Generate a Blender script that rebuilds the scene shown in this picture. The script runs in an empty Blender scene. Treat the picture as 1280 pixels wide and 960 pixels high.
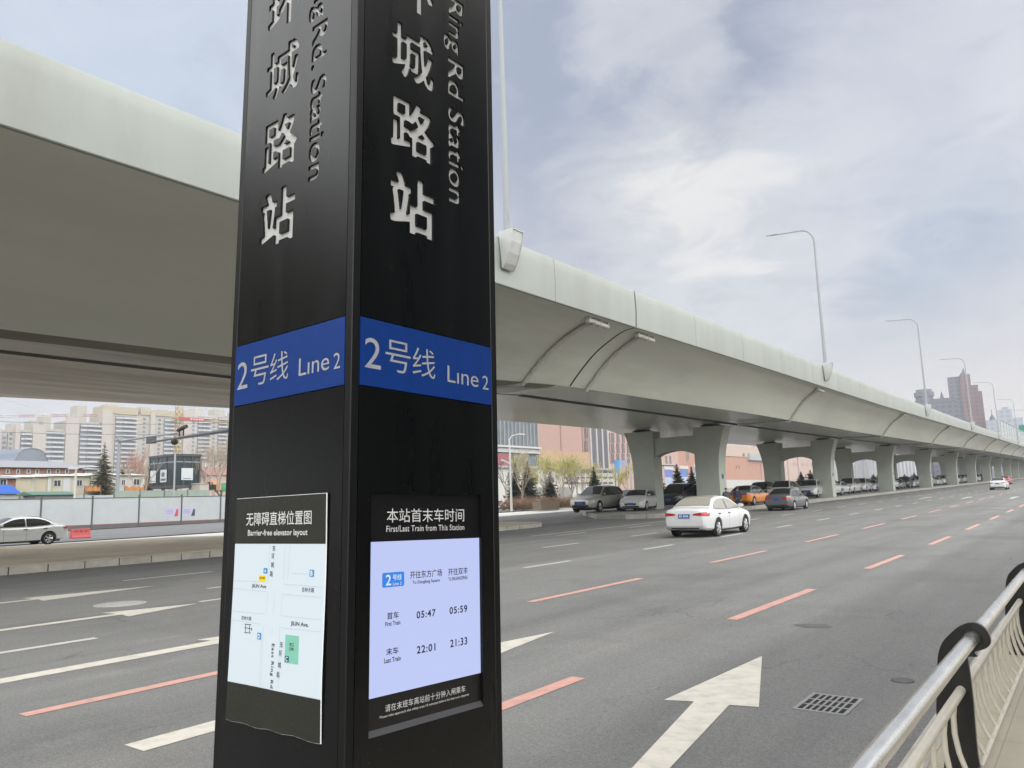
import bpy, bmesh, math, random
import numpy as np
from mathutils import Vector, Matrix
random.seed(7)
S = bpy.context.scene
COL = S.collection
R = math.radians

# ------------------------------------------------------------------ camera
F_PX, CX, CY, HCAM = 970.0, 640.0, 480.0, 1.6
M = np.array([[0.79911075, 0.11289168, -0.59048918],
              [0.60040222, -0.09979437, 0.79344707],
              [-0.03064608, 0.9885831, 0.14752717]])   # columns: right, up, forward
M[:, 2] *= 1.0
M = np.array([[0.79911075, 0.11289168, -0.59048918],
              [0.60040222, -0.09979437, 0.79344707],
              [-0.03064608, 0.9885831, 0.14752717]])

def ray(px, py):
    return np.array([px - CX, CY - py, F_PX])

def gz(y):
    """height of the road surface: flat near the camera, rising gently further on"""
    def f(t): return 0.0118 * (t + math.sqrt(t * t + 100)) / 2
    if y > 700: return f(675) + (y - 700) * 0.002
    return f(y - 25) - 0.011

def at_x(px, py, X):
    w = M @ ray(px, py); t = X / w[0]
    return Vector((X, w[1] * t, w[2] * t + HCAM))

def at_z(px, py, z):
    w = M @ ray(px, py); t = (z - HCAM) / w[2]
    return Vector((w[0] * t, w[1] * t, z))

def at_d(px, py, dep):
    w = M @ ray(px, py) * (dep / F_PX)
    return Vector((w[0], w[1], w[2] + HCAM))

def base_at(px, dep, z=None):
    """ground point seen in pixel column px at camera depth dep"""
    zz = gz(100) if z is None else z
    p = None
    for _ in range(3):
        q = (zz - HCAM) / dep - M[2, 2] - M[2, 0] * (px - CX) / F_PX
        py = CY - q * F_PX / M[2, 1]
        p = at_d(px, py, dep)
        if z is None: zz = gz(p.y)
    return p

cam = bpy.data.cameras.new('camera')
cam.sensor_width = 36.0
cam.lens = F_PX / 1280 * 36.0
cam.clip_start = 0.05
cam.clip_end = 6000
co = bpy.data.objects.new('camera', cam)
COL.objects.link(co)
mw = Matrix([[M[0, 0], M[0, 1], -M[0, 2], 0], [M[1, 0], M[1, 1], -M[1, 2], 0], [M[2, 0], M[2, 1], -M[2, 2], HCAM], [0, 0, 0, 1]])
co.matrix_world = mw
S.camera = co

# ------------------------------------------------------------------ mesh builder
class MB:
    def __init__(s): s.v = []; s.f = []; s.m = []; s.mi = 0
    def add(s, vs, fs):
        b = len(s.v); s.v += [tuple(p) for p in vs]
        for f in fs: s.f.append(tuple(i + b for i in f)); s.m.append(s.mi)
        return s
    def box(s, a, b):
        x0, y0, z0 = a; x1, y1, z1 = b
        if x0 > x1: x0, x1 = x1, x0
        if y0 > y1: y0, y1 = y1, y0
        if z0 > z1: z0, z1 = z1, z0
        return s.add([(x0, y0, z0), (x1, y0, z0), (x1, y1, z0), (x0, y1, z0), (x0, y0, z1), (x1, y0, z1), (x1, y1, z1), (x0, y1, z1)],
                     [(0, 3, 2, 1), (4, 5, 6, 7), (0, 1, 5, 4), (1, 2, 6, 5), (2, 3, 7, 6), (3, 0, 4, 7)])
    def cbox(s, c, d, rz=0.0):
        hx, hy, hz = d[0] / 2, d[1] / 2, d[2] / 2; cs, sn = math.cos(rz), math.sin(rz)
        vs = []
        for z in (-hz, hz):
            for x, y in ((-hx, -hy), (hx, -hy), (hx, hy), (-hx, hy)):
                vs.append((c[0] + x * cs - y * sn, c[1] + x * sn + y * cs, c[2] + z))
        return s.add(vs, [(0, 3, 2, 1), (4, 5, 6, 7), (0, 1, 5, 4), (1, 2, 6, 5), (2, 3, 7, 6), (3, 0, 4, 7)])
    def quad(s, *p): return s.add(p, [tuple(range(len(p)))])
    def prism(s, poly, fn, t0, t1):
        """poly: 2-d outline, fn(u,v,t)->xyz"""
        n = len(poly)
        vs = [fn(u, v, t0) for u, v in poly] + [fn(u, v, t1) for u, v in poly]
        fs = [tuple(range(n - 1, -1, -1)), tuple(range(n, 2 * n))] + [(i, (i + 1) % n, n + (i + 1) % n, n + i) for i in range(n)]
        return s.add(vs, fs)
    def loft(s, rings, closed=True, caps=False):
        n = len(rings[0]); vs = [p for r in rings for p in r]; fs = []
        for i in range(len(rings) - 1):
            for j in range(n if closed else n - 1):
                k = (j + 1) % n
                fs.append((i * n + j, i * n + k, (i + 1) * n + k, (i + 1) * n + j))
        if caps:
            fs.append(tuple(range(n - 1, -1, -1))); b = (len(rings) - 1) * n
            fs.append(tuple(b + j for j in range(n)))
        return s.add(vs, fs)
    def tube(s, path, r, n=8, caps=True):
        path = [Vector(p) for p in path]
        rs = r if isinstance(r, (list, tuple)) else [r] * len(path)
        rings = []; prev = None
        for i, p in enumerate(path):
            d = (path[min(i + 1, len(path) - 1)] - path[max(i - 1, 0)])
            if d.length < 1e-9: d = Vector((0, 0, 1))
            d.normalize()
            if prev is None:
                u = d.cross(Vector((0, 0, 1)))
                if u.length < 1e-3: u = d.cross(Vector((1, 0, 0)))
            else:
                u = prev - d * prev.dot(d)
                if u.length < 1e-6: u = d.cross(Vector((0.3, 0.8, 0.1)))
            u.normalize(); w = d.cross(u); prev = u
            rings.append([p + (u * math.cos(a) + w * math.sin(a)) * rs[i] for a in [2 * math.pi * k / n for k in range(n)]])
        return s.loft(rings, True, caps)
    def lathe(s, prof, n=24, fn=lambda r, a, h: (r * math.cos(a), r * math.sin(a), h)):
        rings = [[fn(r, 2 * math.pi * k / n, h) for k in range(n)] for r, h in prof]
        return s.loft(rings, True, False)
    def disc(s, c, r, n=20, z=0.0):
        return s.add([(c[0] + r * math.cos(2 * math.pi * k / n), c[1] + r * math.sin(2 * math.pi * k / n), c[2] if len(c) > 2 else z) for k in range(n)], [tuple(range(n))])
    def moved(s, d):
        s.v = [(x + d[0], y + d[1], z + d[2]) for x, y, z in s.v]; return s
    def mapped(s, fn):
        s.v = [tuple(fn(*p)) for p in s.v]; return s
    def mesh(s, name, mats, smooth=None, fix=True):
        me = bpy.data.meshes.new(name)
        me.from_pydata(s.v, [], s.f)
        if not isinstance(mats, (list, tuple)): mats = [mats]
        for m in mats: me.materials.append(m)
        if len(mats) > 1: me.polygons.foreach_set('material_index', s.m)
        if fix:
            bm = bmesh.new(); bm.from_mesh(me)
            bmesh.ops.recalc_face_normals(bm, faces=bm.faces)
            bm.to_mesh(me); bm.free()
        if smooth is not None:
            me.shade_smooth() if hasattr(me, 'shade_smooth') else None
            me.polygons.foreach_set('use_smooth', [True] * len(me.polygons))
            me.set_sharp_from_angle(angle=R(smooth))
        me.update()
        return me

def link(name, me, parent=None):
    o = bpy.data.objects.new(name, me); COL.objects.link(o)
    if parent is not None: o.parent = parent
    return o

def obj(name, mb, mats, parent=None, smooth=None, world=False, fix=True):
    if world and parent is not None: mb.moved(-parent.location)
    return link(name, mb.mesh(name, mats, smooth, fix), parent)

def tag(o, label=None, cat=None, group=None, kind=None):
    if label: o['label'] = label
    if cat: o['category'] = cat
    if group: o['group'] = group
    if kind: o['kind'] = kind
    return o

def thing(name, label, cat, loc=(0, 0, 0), rz=0.0, group=None):
    o = bpy.data.objects.new(name, None); COL.objects.link(o)
    o.empty_display_size = 0.2
    o.location = Vector(loc); o.rotation_euler = (0, 0, rz)
    return tag(o, label, cat, group)

def struct(name, mb, mats, smooth=None, parent=None, fix=True):
    o = obj(name, mb, mats, parent, smooth, False, fix)
    if parent is None: o['kind'] = 'structure'
    return o

def kids(o): return [c for c in bpy.data.objects if c.parent is o]
def copy_tree(o, parent=None):
    c = o.copy(); COL.objects.link(c)
    if parent is not None: c.parent = parent
    for k in kids(o): copy_tree(k, c)
    return c

# ------------------------------------------------------------------ materials
def srgb(r, g, b):
    f = lambda c: (c / 255 / 12.92) if c / 255 <= 0.04045 else ((c / 255 + 0.055) / 1.055) ** 2.4
    return (f(r), f(g), f(b))

def _sock(b, n, v):
    if n in b.inputs: b.inputs[n].default_value = v

MATS = {}
def mat(name, col, rough=0.6, metal=0.0, var=0.0, vscale=3.0, bump=0.0, bscale=40.0, spec=0.5, emit=None, estr=1.0, coat=0.0,
        dirt=None, dirt_amt=0.0, dirt_scale=0.6, stretch=(1, 1, 1), alpha=None, trans=0.0, coord='Object', rvar=0.0):
    if name in MATS: return MATS[name]
    m = bpy.data.materials.new(name); m.use_nodes = True
    nt = m.node_tree; N = nt.nodes; L = nt.links
    b = N['Principled BSDF']
    c4 = (*col, 1.0)
    b.inputs['Base Color'].default_value = c4
    b.inputs['Roughness'].default_value = rough
    b.inputs['Metallic'].default_value = metal
    _sock(b, 'Specular IOR Level', spec); _sock(b, 'Coat Weight', coat); _sock(b, 'Coat Roughness', 0.06)
    if trans: _sock(b, 'Transmission Weight', trans)
    if emit is not None:
        _sock(b, 'Emission Color', (*emit, 1.0)); _sock(b, 'Emission Strength', estr)
    if var or bump or dirt_amt or rvar:
        tc = N.new('ShaderNodeTexCoord'); mp = N.new('ShaderNodeMapping')
        mp.inputs['Scale'].default_value = stretch
        L.new(tc.outputs[coord], mp.inputs['Vector'])
        if var or dirt_amt or rvar:
            nz = N.new('ShaderNodeTexNoise'); nz.inputs['Scale'].default_value = vscale
            nz.inputs['Detail'].default_value = 6.0; nz.inputs['Roughness'].default_value = 0.62
            L.new(mp.outputs['Vector'], nz.inputs['Vector'])
            mr = N.new('ShaderNodeMapRange'); mr.inputs['From Min'].default_value = 0.25; mr.inputs['From Max'].default_value = 0.75
            mr.inputs['To Min'].default_value = 1 - var; mr.inputs['To Max'].default_value = 1 + var
            L.new(nz.outputs['Fac'], mr.inputs['Value'])
            mx = N.new('ShaderNodeMix'); mx.data_type = 'RGBA'; mx.blend_type = 'MULTIPLY'
            mx.inputs['Factor'].default_value = 1.0
            mx.inputs['A'].default_value = c4
            L.new(mr.outputs['Result'], mx.inputs['B'])
            out = mx.outputs['Result']
            if dirt_amt:
                n2 = N.new('ShaderNodeTexNoise'); n2.inputs['Scale'].default_value = dirt_scale
                n2.inputs['Detail'].default_value = 8.0; n2.inputs['Roughness'].default_value = 0.7
                L.new(mp.outputs['Vector'], n2.inputs['Vector'])
                r2 = N.new('ShaderNodeMapRange'); r2.inputs['From Min'].default_value = 0.48; r2.inputs['From Max'].default_value = 0.72
                r2.inputs['To Max'].default_value = dirt_amt
                L.new(n2.outputs['Fac'], r2.inputs['Value'])
                m2 = N.new('ShaderNodeMix'); m2.data_type = 'RGBA'
                L.new(r2.outputs['Result'], m2.inputs['Factor']); L.new(out, m2.inputs['A'])
                m2.inputs['B'].default_value = (*(dirt or (0.05, 0.045, 0.04)), 1)
                out = m2.outputs['Result']
            L.new(out, b.inputs['Base Color'])
            if rvar:
                r3 = N.new('ShaderNodeMapRange'); r3.inputs['From Min'].default_value = 0.3; r3.inputs['From Max'].default_value = 0.7
                r3.inputs['To Min'].default_value = max(0.02, rough - rvar); r3.inputs['To Max'].default_value = min(1, rough + rvar)
                L.new(nz.outputs['Fac'], r3.inputs['Value']); L.new(r3.outputs['Result'], b.inputs['Roughness'])
        if bump:
            n3 = N.new('ShaderNodeTexNoise'); n3.inputs['Scale'].default_value = bscale; n3.inputs['Detail'].default_value = 4.0
            L.new(mp.outputs['Vector'], n3.inputs['Vector'])
            bp = N.new('ShaderNodeBump'); bp.inputs['Strength'].default_value = bump; bp.inputs['Distance'].default_value = 0.01
            L.new(n3.outputs['Fac'], bp.inputs['Height']); L.new(bp.outputs['Normal'], b.inputs['Normal'])
    MATS[name] = m
    return m

# ------------------------------------------------------------------ text
def text_mesh(body, offset=0.0, spacing=1.0):
    cu = bpy.data.curves.new('text', 'FONT'); cu.body = body; cu.size = 1.0; cu.offset = offset
    cu.dimensions = '2D'; cu.fill_mode = 'BOTH'; cu.space_character = spacing; cu.resolution_u = 5
    o = bpy.data.objects.new('text', cu); COL.objects.link(o)
    dg = bpy.context.evaluated_depsgraph_get()
    me = bpy.data.meshes.new_from_object(o.evaluated_get(dg))
    vs = np.array([v.co[:2] for v in me.vertices]); fs = [tuple(p.vertices) for p in me.polygons]
    bpy.data.objects.remove(o); bpy.data.curves.remove(cu); bpy.data.meshes.remove(me)
    return vs, fs

def text_fit(mb, body, u0, u1, v0, v1, fn, offset=0.0, spacing=1.0, rot=False, keep=False):
    """flat lettering filling the rectangle u0..u1 x v0..v1; fn(u,v)->xyz. rot: reads downwards, tops to the right"""
    vs, fs = text_mesh(body, offset, spacing)
    if rot: vs = np.stack([vs[:, 1], -vs[:, 0]], 1)
    lo, hi = vs.min(0), vs.max(0); d = np.maximum(hi - lo, 1e-6)
    t = (vs - lo) / d
    mb.add([fn(u0 + (u1 - u0) * a, v0 + (v1 - v0) * b) for a, b in t], fs)
    return mb
SKY_STR, SKY_ZENITH, SKY_BACK, SKY_SIDE, SUN_STR, EXPO = 1.0, 0.7, 4.2, 5.0, 0.7, 0.0
HAZE = 0.00045
# ------------------------------------------------------------------ world
SUN_EL, SUN_AZ = R(50), R(42)      # azimuth measured from the road direction (+Y), positive to the right
W = bpy.data.worlds.new('World'); S.world = W; W.use_nodes = True
nt = W.node_tree; N = nt.nodes; L = nt.links; N.clear()
out = N.new('ShaderNodeOutputWorld'); bg = N.new('ShaderNodeBackground')
L.new(bg.outputs[0], out.inputs[0])
tc = N.new('ShaderNodeTexCoord')
sky = N.new('ShaderNodeTexSky'); sky.sky_type = 'NISHITA'; sky.sun_disc = False
sky.sun_elevation = SUN_EL; sky.sun_rotation = SUN_AZ; sky.air_density = 1.2; sky.dust_density = 2.0

def nmath(op, a, b=None, c=None, clamp=False):
    n = N.new('ShaderNodeMath'); n.operation = op; n.use_clamp = clamp
    for i, x in enumerate((a, b, c)):
        if x is None: continue
        if isinstance(x, (int, float)): n.inputs[i].default_value = x
        else: L.new(x, n.inputs[i])
    return n.outputs[0]
def vmath(op, a, b=None):
    n = N.new('ShaderNodeVectorMath'); n.operation = op
    for i, x in enumerate((a, b)):
        if x is None: continue
        if isinstance(x, tuple): n.inputs[i].default_value = x
        else: L.new(x, n.inputs[i])
    return n.outputs['Value'] if op in ('DOT_PRODUCT', 'LENGTH') else n.outputs['Vector']
def vscale(a, k):
    n = N.new('ShaderNodeVectorMath'); n.operation = 'SCALE'; L.new(a, n.inputs[0])
    if isinstance(k, (int, float)): n.inputs['Scale'].default_value = k
    else: L.new(k, n.inputs['Scale'])
    return n.outputs['Vector']
def mixc(f, a, b):
    n = N.new('ShaderNodeMix'); n.data_type = 'RGBA'
    if isinstance(f, (int, float)): n.inputs['Factor'].default_value = f
    else: L.new(f, n.inputs['Factor'])
    for k, x in (('A', a), ('B', b)):
        if isinstance(x, tuple): n.inputs[k].default_value = (*x, 1)
        else: L.new(x, n.inputs[k])
    return n.outputs['Result']
def rampf(x, lo, hi, t0=0.0, t1=1.0):
    n = N.new('ShaderNodeMapRange'); n.interpolation_type = 'SMOOTHSTEP'; L.new(x, n.inputs['Value'])
    n.inputs['From Min'].default_value = lo; n.inputs['From Max'].default_value = hi
    n.inputs['To Min'].default_value = t0; n.inputs['To Max'].default_value = t1
    return n.outputs['Result']

D = vmath('NORMALIZE', tc.outputs['Generated'])
sep = N.new('ShaderNodeSeparateXYZ'); L.new(D, sep.inputs[0])
zc = nmath('MAXIMUM', sep.outputs['Z'], 0.0)
# cloud layer: the direction projected onto a flat layer overhead
den = nmath('ADD', zc, 0.22)
cmb = N.new('ShaderNodeCombineXYZ')
L.new(nmath('DIVIDE', sep.outputs['X'], den), cmb.inputs[0]); L.new(nmath('DIVIDE', sep.outputs['Y'], den), cmb.inputs[1])
def noise(vec, scale, detail=7.0, rough=0.55, off=(0, 0, 0), dist=0.0):
    v = vmath('ADD', vec, off)
    n = N.new('ShaderNodeTexNoise'); n.inputs['Scale'].default_value = scale; n.inputs['Detail'].default_value = detail
    n.inputs['Roughness'].default_value = rough; n.inputs['Distortion'].default_value = dist
    L.new(v, n.inputs['Vector']); return n
n1 = noise(cmb.outputs[0], 0.95, 7, 0.52, (3.1, 1.7, 0), 0.3)
n2 = noise(cmb.outputs[0], 2.3, 6, 0.55, (7.7, 4.2, 2), 0.2)
# wobble the direction so that the large cloud shapes get ragged edges
nw = noise(cmb.outputs[0], 1.6, 5, 0.6, (1, 9, 4))
wob = vscale(vmath('SUBTRACT', nw.outputs['Color'], (0.5, 0.5, 0.5)), 0.13)
D2 = vmath('NORMALIZE', vmath('ADD', D, wob))
nw3 = noise(cmb.outputs[0], 3.4, 7, 0.62, (5, 2, 8), 0.4)
D3 = vmath('NORMALIZE', vmath('ADD', D, vmath('ADD', wob, vscale(vmath('SUBTRACT', nw3.outputs['Color'], (0.5, 0.5, 0.5)), 0.30))))
def blob(d, width, vec=None):
    d = Vector(d).normalized()
    dp = vmath('DOT_PRODUCT', vec or D2, tuple(d))
    return rampf(dp, math.cos(width), 1.0)

base = mixc(rampf(n1.outputs['Fac'], 0.34, 0.66), srgb(195, 201, 214), srgb(217, 219, 226))
base = mixc(nmath('MULTIPLY', rampf(n2.outputs['Fac'], 0.48, 0.74), 0.35), base, srgb(226, 227, 232))
n3 = noise(cmb.outputs[0], 5.2, 8, 0.62, (2.2, 8.1, 5), 0.6)
# dark blue-grey cloud banks
base = mixc(nmath('MULTIPLY', blob((-0.36, 0.81, 0.46), 0.33), 1.0), base, srgb(152, 163, 187))
base = mixc(nmath('MULTIPLY', blob((-0.24, 0.85, 0.47), 0.25), 0.8), base, srgb(154, 165, 187))
base = mixc(nmath('MULTIPLY', blob((-0.48, 0.72, 0.50), 0.17), 0.6), base, srgb(163, 175, 196))
base = mixc(nmath('MULTIPLY', blob((-0.13, 0.95, 0.29), 0.14), 0.85), base, srgb(166, 182, 202))
# bright breaks
base = mixc(nmath('MULTIPLY', blob((-0.335, 0.75, 0.57), 0.11, D3), 0.6), base, srgb(228, 229, 233))
base = mixc(nmath('MULTIPLY', blob((-0.35, 0.875, 0.33), 0.24, D3), 0.75), base, srgb(228, 229, 232))
base = mixc(nmath('MULTIPLY', blob((-0.335, 0.868, 0.36), 0.10, D3), 0.7), base, srgb(247, 244, 240))
base = mixc(nmath('MULTIPLY', blob((-0.12, 0.90, 0.42), 0.22, D3), 0.6), base, srgb(222, 225, 234))
base = mixc(nmath('MULTIPLY', blob((-0.82, 0.33, 0.46), 0.36), 0.75), base, srgb(204, 218, 238))
# ragged small-scale cloud texture
base = mixc(nmath('MULTIPLY', rampf(n3.outputs['Fac'], 0.50, 0.74), 0.22), base, srgb(238, 238, 240))
base = mixc(nmath('MULTIPLY', rampf(n3.outputs['Fac'], 0.50, 0.30), 0.22), base, srgb(152, 163, 184))
# pale hazy horizon, warmer ahead down the road
hz = rampf(zc, 0.0, 0.26, 1.0, 0.0)
warm = rampf(sep.outputs['X'], -0.5, -0.05)
hcol = mixc(warm, srgb(232, 234, 238), srgb(226, 217, 211))
base = mixc(nmath('MULTIPLY', hz, 0.85), base, hcol)
# thin blue sky above the cloud sheet
nis = vscale(sky.outputs['Color'], 0.10)
col = mixc(0.93, nis, base)
# an overcast sky is brightest overhead
elev = rampf(zc, 0.12, 0.45)
ex = rampf(zc, 0.56, 0.90, 0.0, SKY_ZENITH)
ex = nmath('ADD', ex, nmath('MULTIPLY', elev, rampf(sep.outputs['Y'], 0.15, -0.5, 0.0, SKY_BACK)))
ex = nmath('ADD', ex, nmath('MULTIPLY', rampf(zc, 0.03, 0.34), rampf(sep.outputs['X'], 0.1, 0.7, 0.0, SKY_SIDE)))
ncol = N.new('ShaderNodeRGB'); ncol.outputs[0].default_value = (0.625, 0.625, 0.605, 1)
fin = vmath('ADD', col, vscale(ncol.outputs[0], ex))
L.new(fin, bg.inputs['Color']); bg.inputs['Strength'].default_value = SKY_STR

sun = bpy.data.lights.new('sun', 'SUN'); sun.energy = SUN_STR; sun.angle = R(30); sun.color = (1.0, 0.95, 0.88)
so = bpy.data.objects.new('sun', sun); COL.objects.link(so)
sd = Vector((math.sin(SUN_AZ) * math.cos(SUN_EL), math.cos(SUN_AZ) * math.cos(SUN_EL), math.sin(SUN_EL)))
so.rotation_euler = sd.to_track_quat('Z', 'Y').to_euler()
so.location = (0, 0, 60)
S.view_settings.view_transform = 'Standard'; S.view_settings.look = 'None'
S.view_settings.exposure = EXPO; S.view_settings.gamma = 1.0; S.view_settings.use_curve_mapping = False
S.render.engine = 'CYCLES'
S.cycles.use_denoising = True
S.cycles.max_bounces = 8; S.cycles.diffuse_bounces = 6; S.cycles.glossy_bounces = 4; S.cycles.transmission_bounces = 4; S.cycles.volume_bounces = 0
S.cycles.transparent_max_bounces = 8
S.cycles.sample_clamp_indirect = 8.0; S.cycles.caustics_reflective = False; S.cycles.caustics_refractive = False
# ------------------------------------------------------------------ ground and roads
def asphalt(name, col, light, patch=0.35, edge=None):
    m = bpy.data.materials.new(name); m.use_nodes = True
    nt = m.node_tree; N = nt.nodes; L = nt.links; b = N['Principled BSDF']
    tc = N.new('ShaderNodeTexCoord')
    def nz(scale, det, rgh, st=(1, 1, 1), dist=0.0):
        mp = N.new('ShaderNodeMapping'); mp.inputs['Scale'].default_value = st; L.new(tc.outputs['Object'], mp.inputs['Vector'])
        n = N.new('ShaderNodeTexNoise'); n.inputs['Scale'].default_value = scale; n.inputs['Detail'].default_value = det
        n.inputs['Roughness'].default_value = rgh; n.inputs['Distortion'].default_value = dist
        L.new(mp.outputs['Vector'], n.inputs['Vector']); return n.outputs['Fac']
    def rng(x, a, c, t0, t1):
        r = N.new('ShaderNodeMapRange'); L.new(x, r.inputs['Value']); r.inputs['From Min'].default_value = a; r.inputs['From Max'].default_value = c
        r.inputs['To Min'].default_value = t0; r.inputs['To Max'].default_value = t1; return r.outputs['Result']
    def mix(f, a, c, bt='MIX'):
        n = N.new('ShaderNodeMix'); n.data_type = 'RGBA'; n.blend_type = bt
        if isinstance(f, float): n.inputs['Factor'].default_value = f
        else: L.new(f, n.inputs['Factor'])
        for k, x in (('A', a), ('B', c)):
            if isinstance(x, tuple): n.inputs[k].default_value = (*x, 1)
            else: L.new(x, n.inputs[k])
        return n.outputs['Result']
    # long worn wheel bands along the road, broad repairs, fine grit
    c = mix(rng(nz(0.55, 5, .6, (1, 0.06, 1), .4), .35, .68, 0, 1), col, light)
    c = mix(rng(nz(0.25, 6, .65), .5, .66, 0, patch), c, tuple(x * .66 for x in col))
    c = mix(rng(nz(1.7, 8, .72, (1, .35, 1)), .55, .75, 0, .45), c, tuple(x * 1.35 for x in light))
    g = rng(nz(60, 4, .75), .3, .7, .62, 1.38)
    c = mix(1.0, c, g, 'MULTIPLY')
    c = mix(rng(nz(210, 2, .5), .66, .72, 0, .55), c, (.42, .41, .39))
    c = mix(rng(nz(3.5, 9, .75, (1, 1, 1), 1.5), .66, .72, 0, .35), c, tuple(x * .45 for x in col))
    if edge is not None:      # hairline cracks and darker wheel paths
        mpv = N.new('ShaderNodeMapping'); mpv.inputs['Scale'].default_value = (.34, .16, 1); L.new(tc.outputs['Object'], mpv.inputs['Vector'])
        nd = N.new('ShaderNodeTexNoise'); nd.inputs['Scale'].default_value = 1.4; nd.inputs['Detail'].default_value = 5; L.new(tc.outputs['Object'], nd.inputs['Vector'])
        va = N.new('ShaderNodeVectorMath'); va.operation = 'MULTIPLY_ADD'; L.new(nd.outputs['Color'], va.inputs[0]); va.inputs[1].default_value = (.35, .35, 0); L.new(mpv.outputs[0], va.inputs[2])
        vo = N.new('ShaderNodeTexVoronoi'); vo.feature = 'DISTANCE_TO_EDGE'; vo.inputs['Scale'].default_value = 1.0; L.new(va.outputs[0], vo.inputs['Vector'])
        ml = N.new('ShaderNodeMath'); ml.operation = 'MULTIPLY'; L.new(rng(vo.outputs['Distance'], .0015, .006, 1, 0), ml.inputs[0]); L.new(rng(nz(.35, 3, .5), .5, .6, 0, .5), ml.inputs[1])
        c = mix(ml.outputs[0], c, (.045, .044, .042))
        wv = N.new('ShaderNodeTexWave'); wv.wave_type = 'BANDS'; wv.bands_direction = 'X'; wv.inputs['Scale'].default_value = .28; wv.inputs['Distortion'].default_value = 1.6; wv.inputs['Detail'].default_value = 3; wv.inputs['Detail Scale'].default_value = .5
        mw_ = N.new('ShaderNodeMapping'); mw_.inputs['Scale'].default_value = (1, .05, 1); L.new(tc.outputs['Object'], mw_.inputs['Vector']); L.new(mw_.outputs[0], wv.inputs['Vector'])
        c = mix(rng(wv.outputs['Fac'], .55, 1.0, 0, .22), c, mix(1.0, c, (.72, .72, .73), 'MULTIPLY'))
        # the strip the strip along the kerb was resurfaced with a darker mix
        sp = N.new('ShaderNodeSeparateXYZ'); L.new(tc.outputs['Object'], sp.inputs[0])
        ad = N.new('ShaderNodeMath'); ad.operation = 'MULTIPLY_ADD'; L.new(nz(.9, 4, .6, (1, .3, 1)), ad.inputs[0]); ad.inputs[1].default_value = 1.4; L.new(sp.outputs['X'], ad.inputs[2])
        c = mix(rng(ad.outputs[0], edge, edge + .55, 0, .55), c, mix(1.0, c, (.68, .69, .70), 'MULTIPLY'))
        st = mix(rng(nz(.45, 7, .7, (1, .22, 1), .8), .56, .70, 0, .5), c, mix(1.0, c, (1.28, 1.25, 1.2), 'MULTIPLY')); c = st
        c = mix(1.0, c, rng(nz(24, 5, .7), .3, .7, .86, 1.14), 'MULTIPLY')
    L.new(c, b.inputs['Base Color']); b.inputs['Roughness'].default_value = 0.82; _sock(b, 'Specular IOR Level', 0.35)
    bp = N.new('ShaderNodeBump'); bp.inputs['Strength'].default_value = 0.5; bp.inputs['Distance'].default_value = 0.006
    L.new(nz(120, 4, .65), bp.inputs['Height']); L.new(bp.outputs['Normal'], b.inputs['Normal'])
    return m

M_ROAD = asphalt('asphalt', (.122, .121, .117), (.165, .163, .157), .5, -2.55)
M_FARROAD = asphalt('asphalt_far', (.115, .118, .122), (.15, .15, .152), .2)
M_LIGHTROAD = mat('worn_concrete_road', (.5, .49, .46), .85, var=.15, vscale=.8, stretch=(1, .1, 1))
M_SOIL = mat('dry_soil', (.20, .165, .12), .95, var=.3, vscale=.7, bump=.3, bscale=9)
M_PAVE = mat('paving_tan', (.43, .37, .285), .9, var=.12, vscale=.5, dirt=(.14, .12, .09), dirt_amt=.4, dirt_scale=.35, bump=.15, bscale=30)
M_KERB = mat('kerb_stone', (.34, .325, .285), .85, var=.16, vscale=2.2, dirt=(.16, .14, .11), dirt_amt=.55, dirt_scale=1.3, bump=.15, bscale=60)

def ys(a, b, step0=2.0, grow=1.06):
    out = [a]; s = step0; y = a
    while y < b - 1e-6:
        y = min(b, y + s)
        if y > 40: s *= grow
        out.append(y)
    return out

def strip(x0, x1, Y, dz, nx=1):
    mb = MB(); rings = []
    for y in Y:
        a = x0(y) if callable(x0) else x0; b = x1(y) if callable(x1) else x1
        rings.append([(a + (b - a) * i / nx, y, gz(y) + dz) for i in range(nx + 1)])
    return mb.loft(rings, closed=False)

YL = ys(-60, 1500, 3)
struct('ground', strip(-1600, 700, [-400] + YL + [2600], -0.16, 6), M_SOIL)

def kerb_left(y):           # the near edge of the median
    if y < 33: return -23.9
    return -20.3
def near_kerb(y):           # kerb of the footway; it swings out round the sign
    if y > 4.2: return -1.03
    if y < 2.2: return -2.25
    t = (y - 2.2) / 2.0; t = t * t * (3 - 2 * t)
    return -2.25 + 1.22 * t
YR = sorted(set(YL + [i * .25 for i in range(4, 24)]))
road = struct('road', strip(-45.5, near_kerb, YR, 0.0, 8), M_ROAD)
far_road = struct('far_road', strip(-69.3, -45.5, YL, 0.06, 2), M_FARROAD)
struct('service_road', strip(-45.5, -38.9, YL, 0.008, 2), M_LIGHTROAD)

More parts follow.
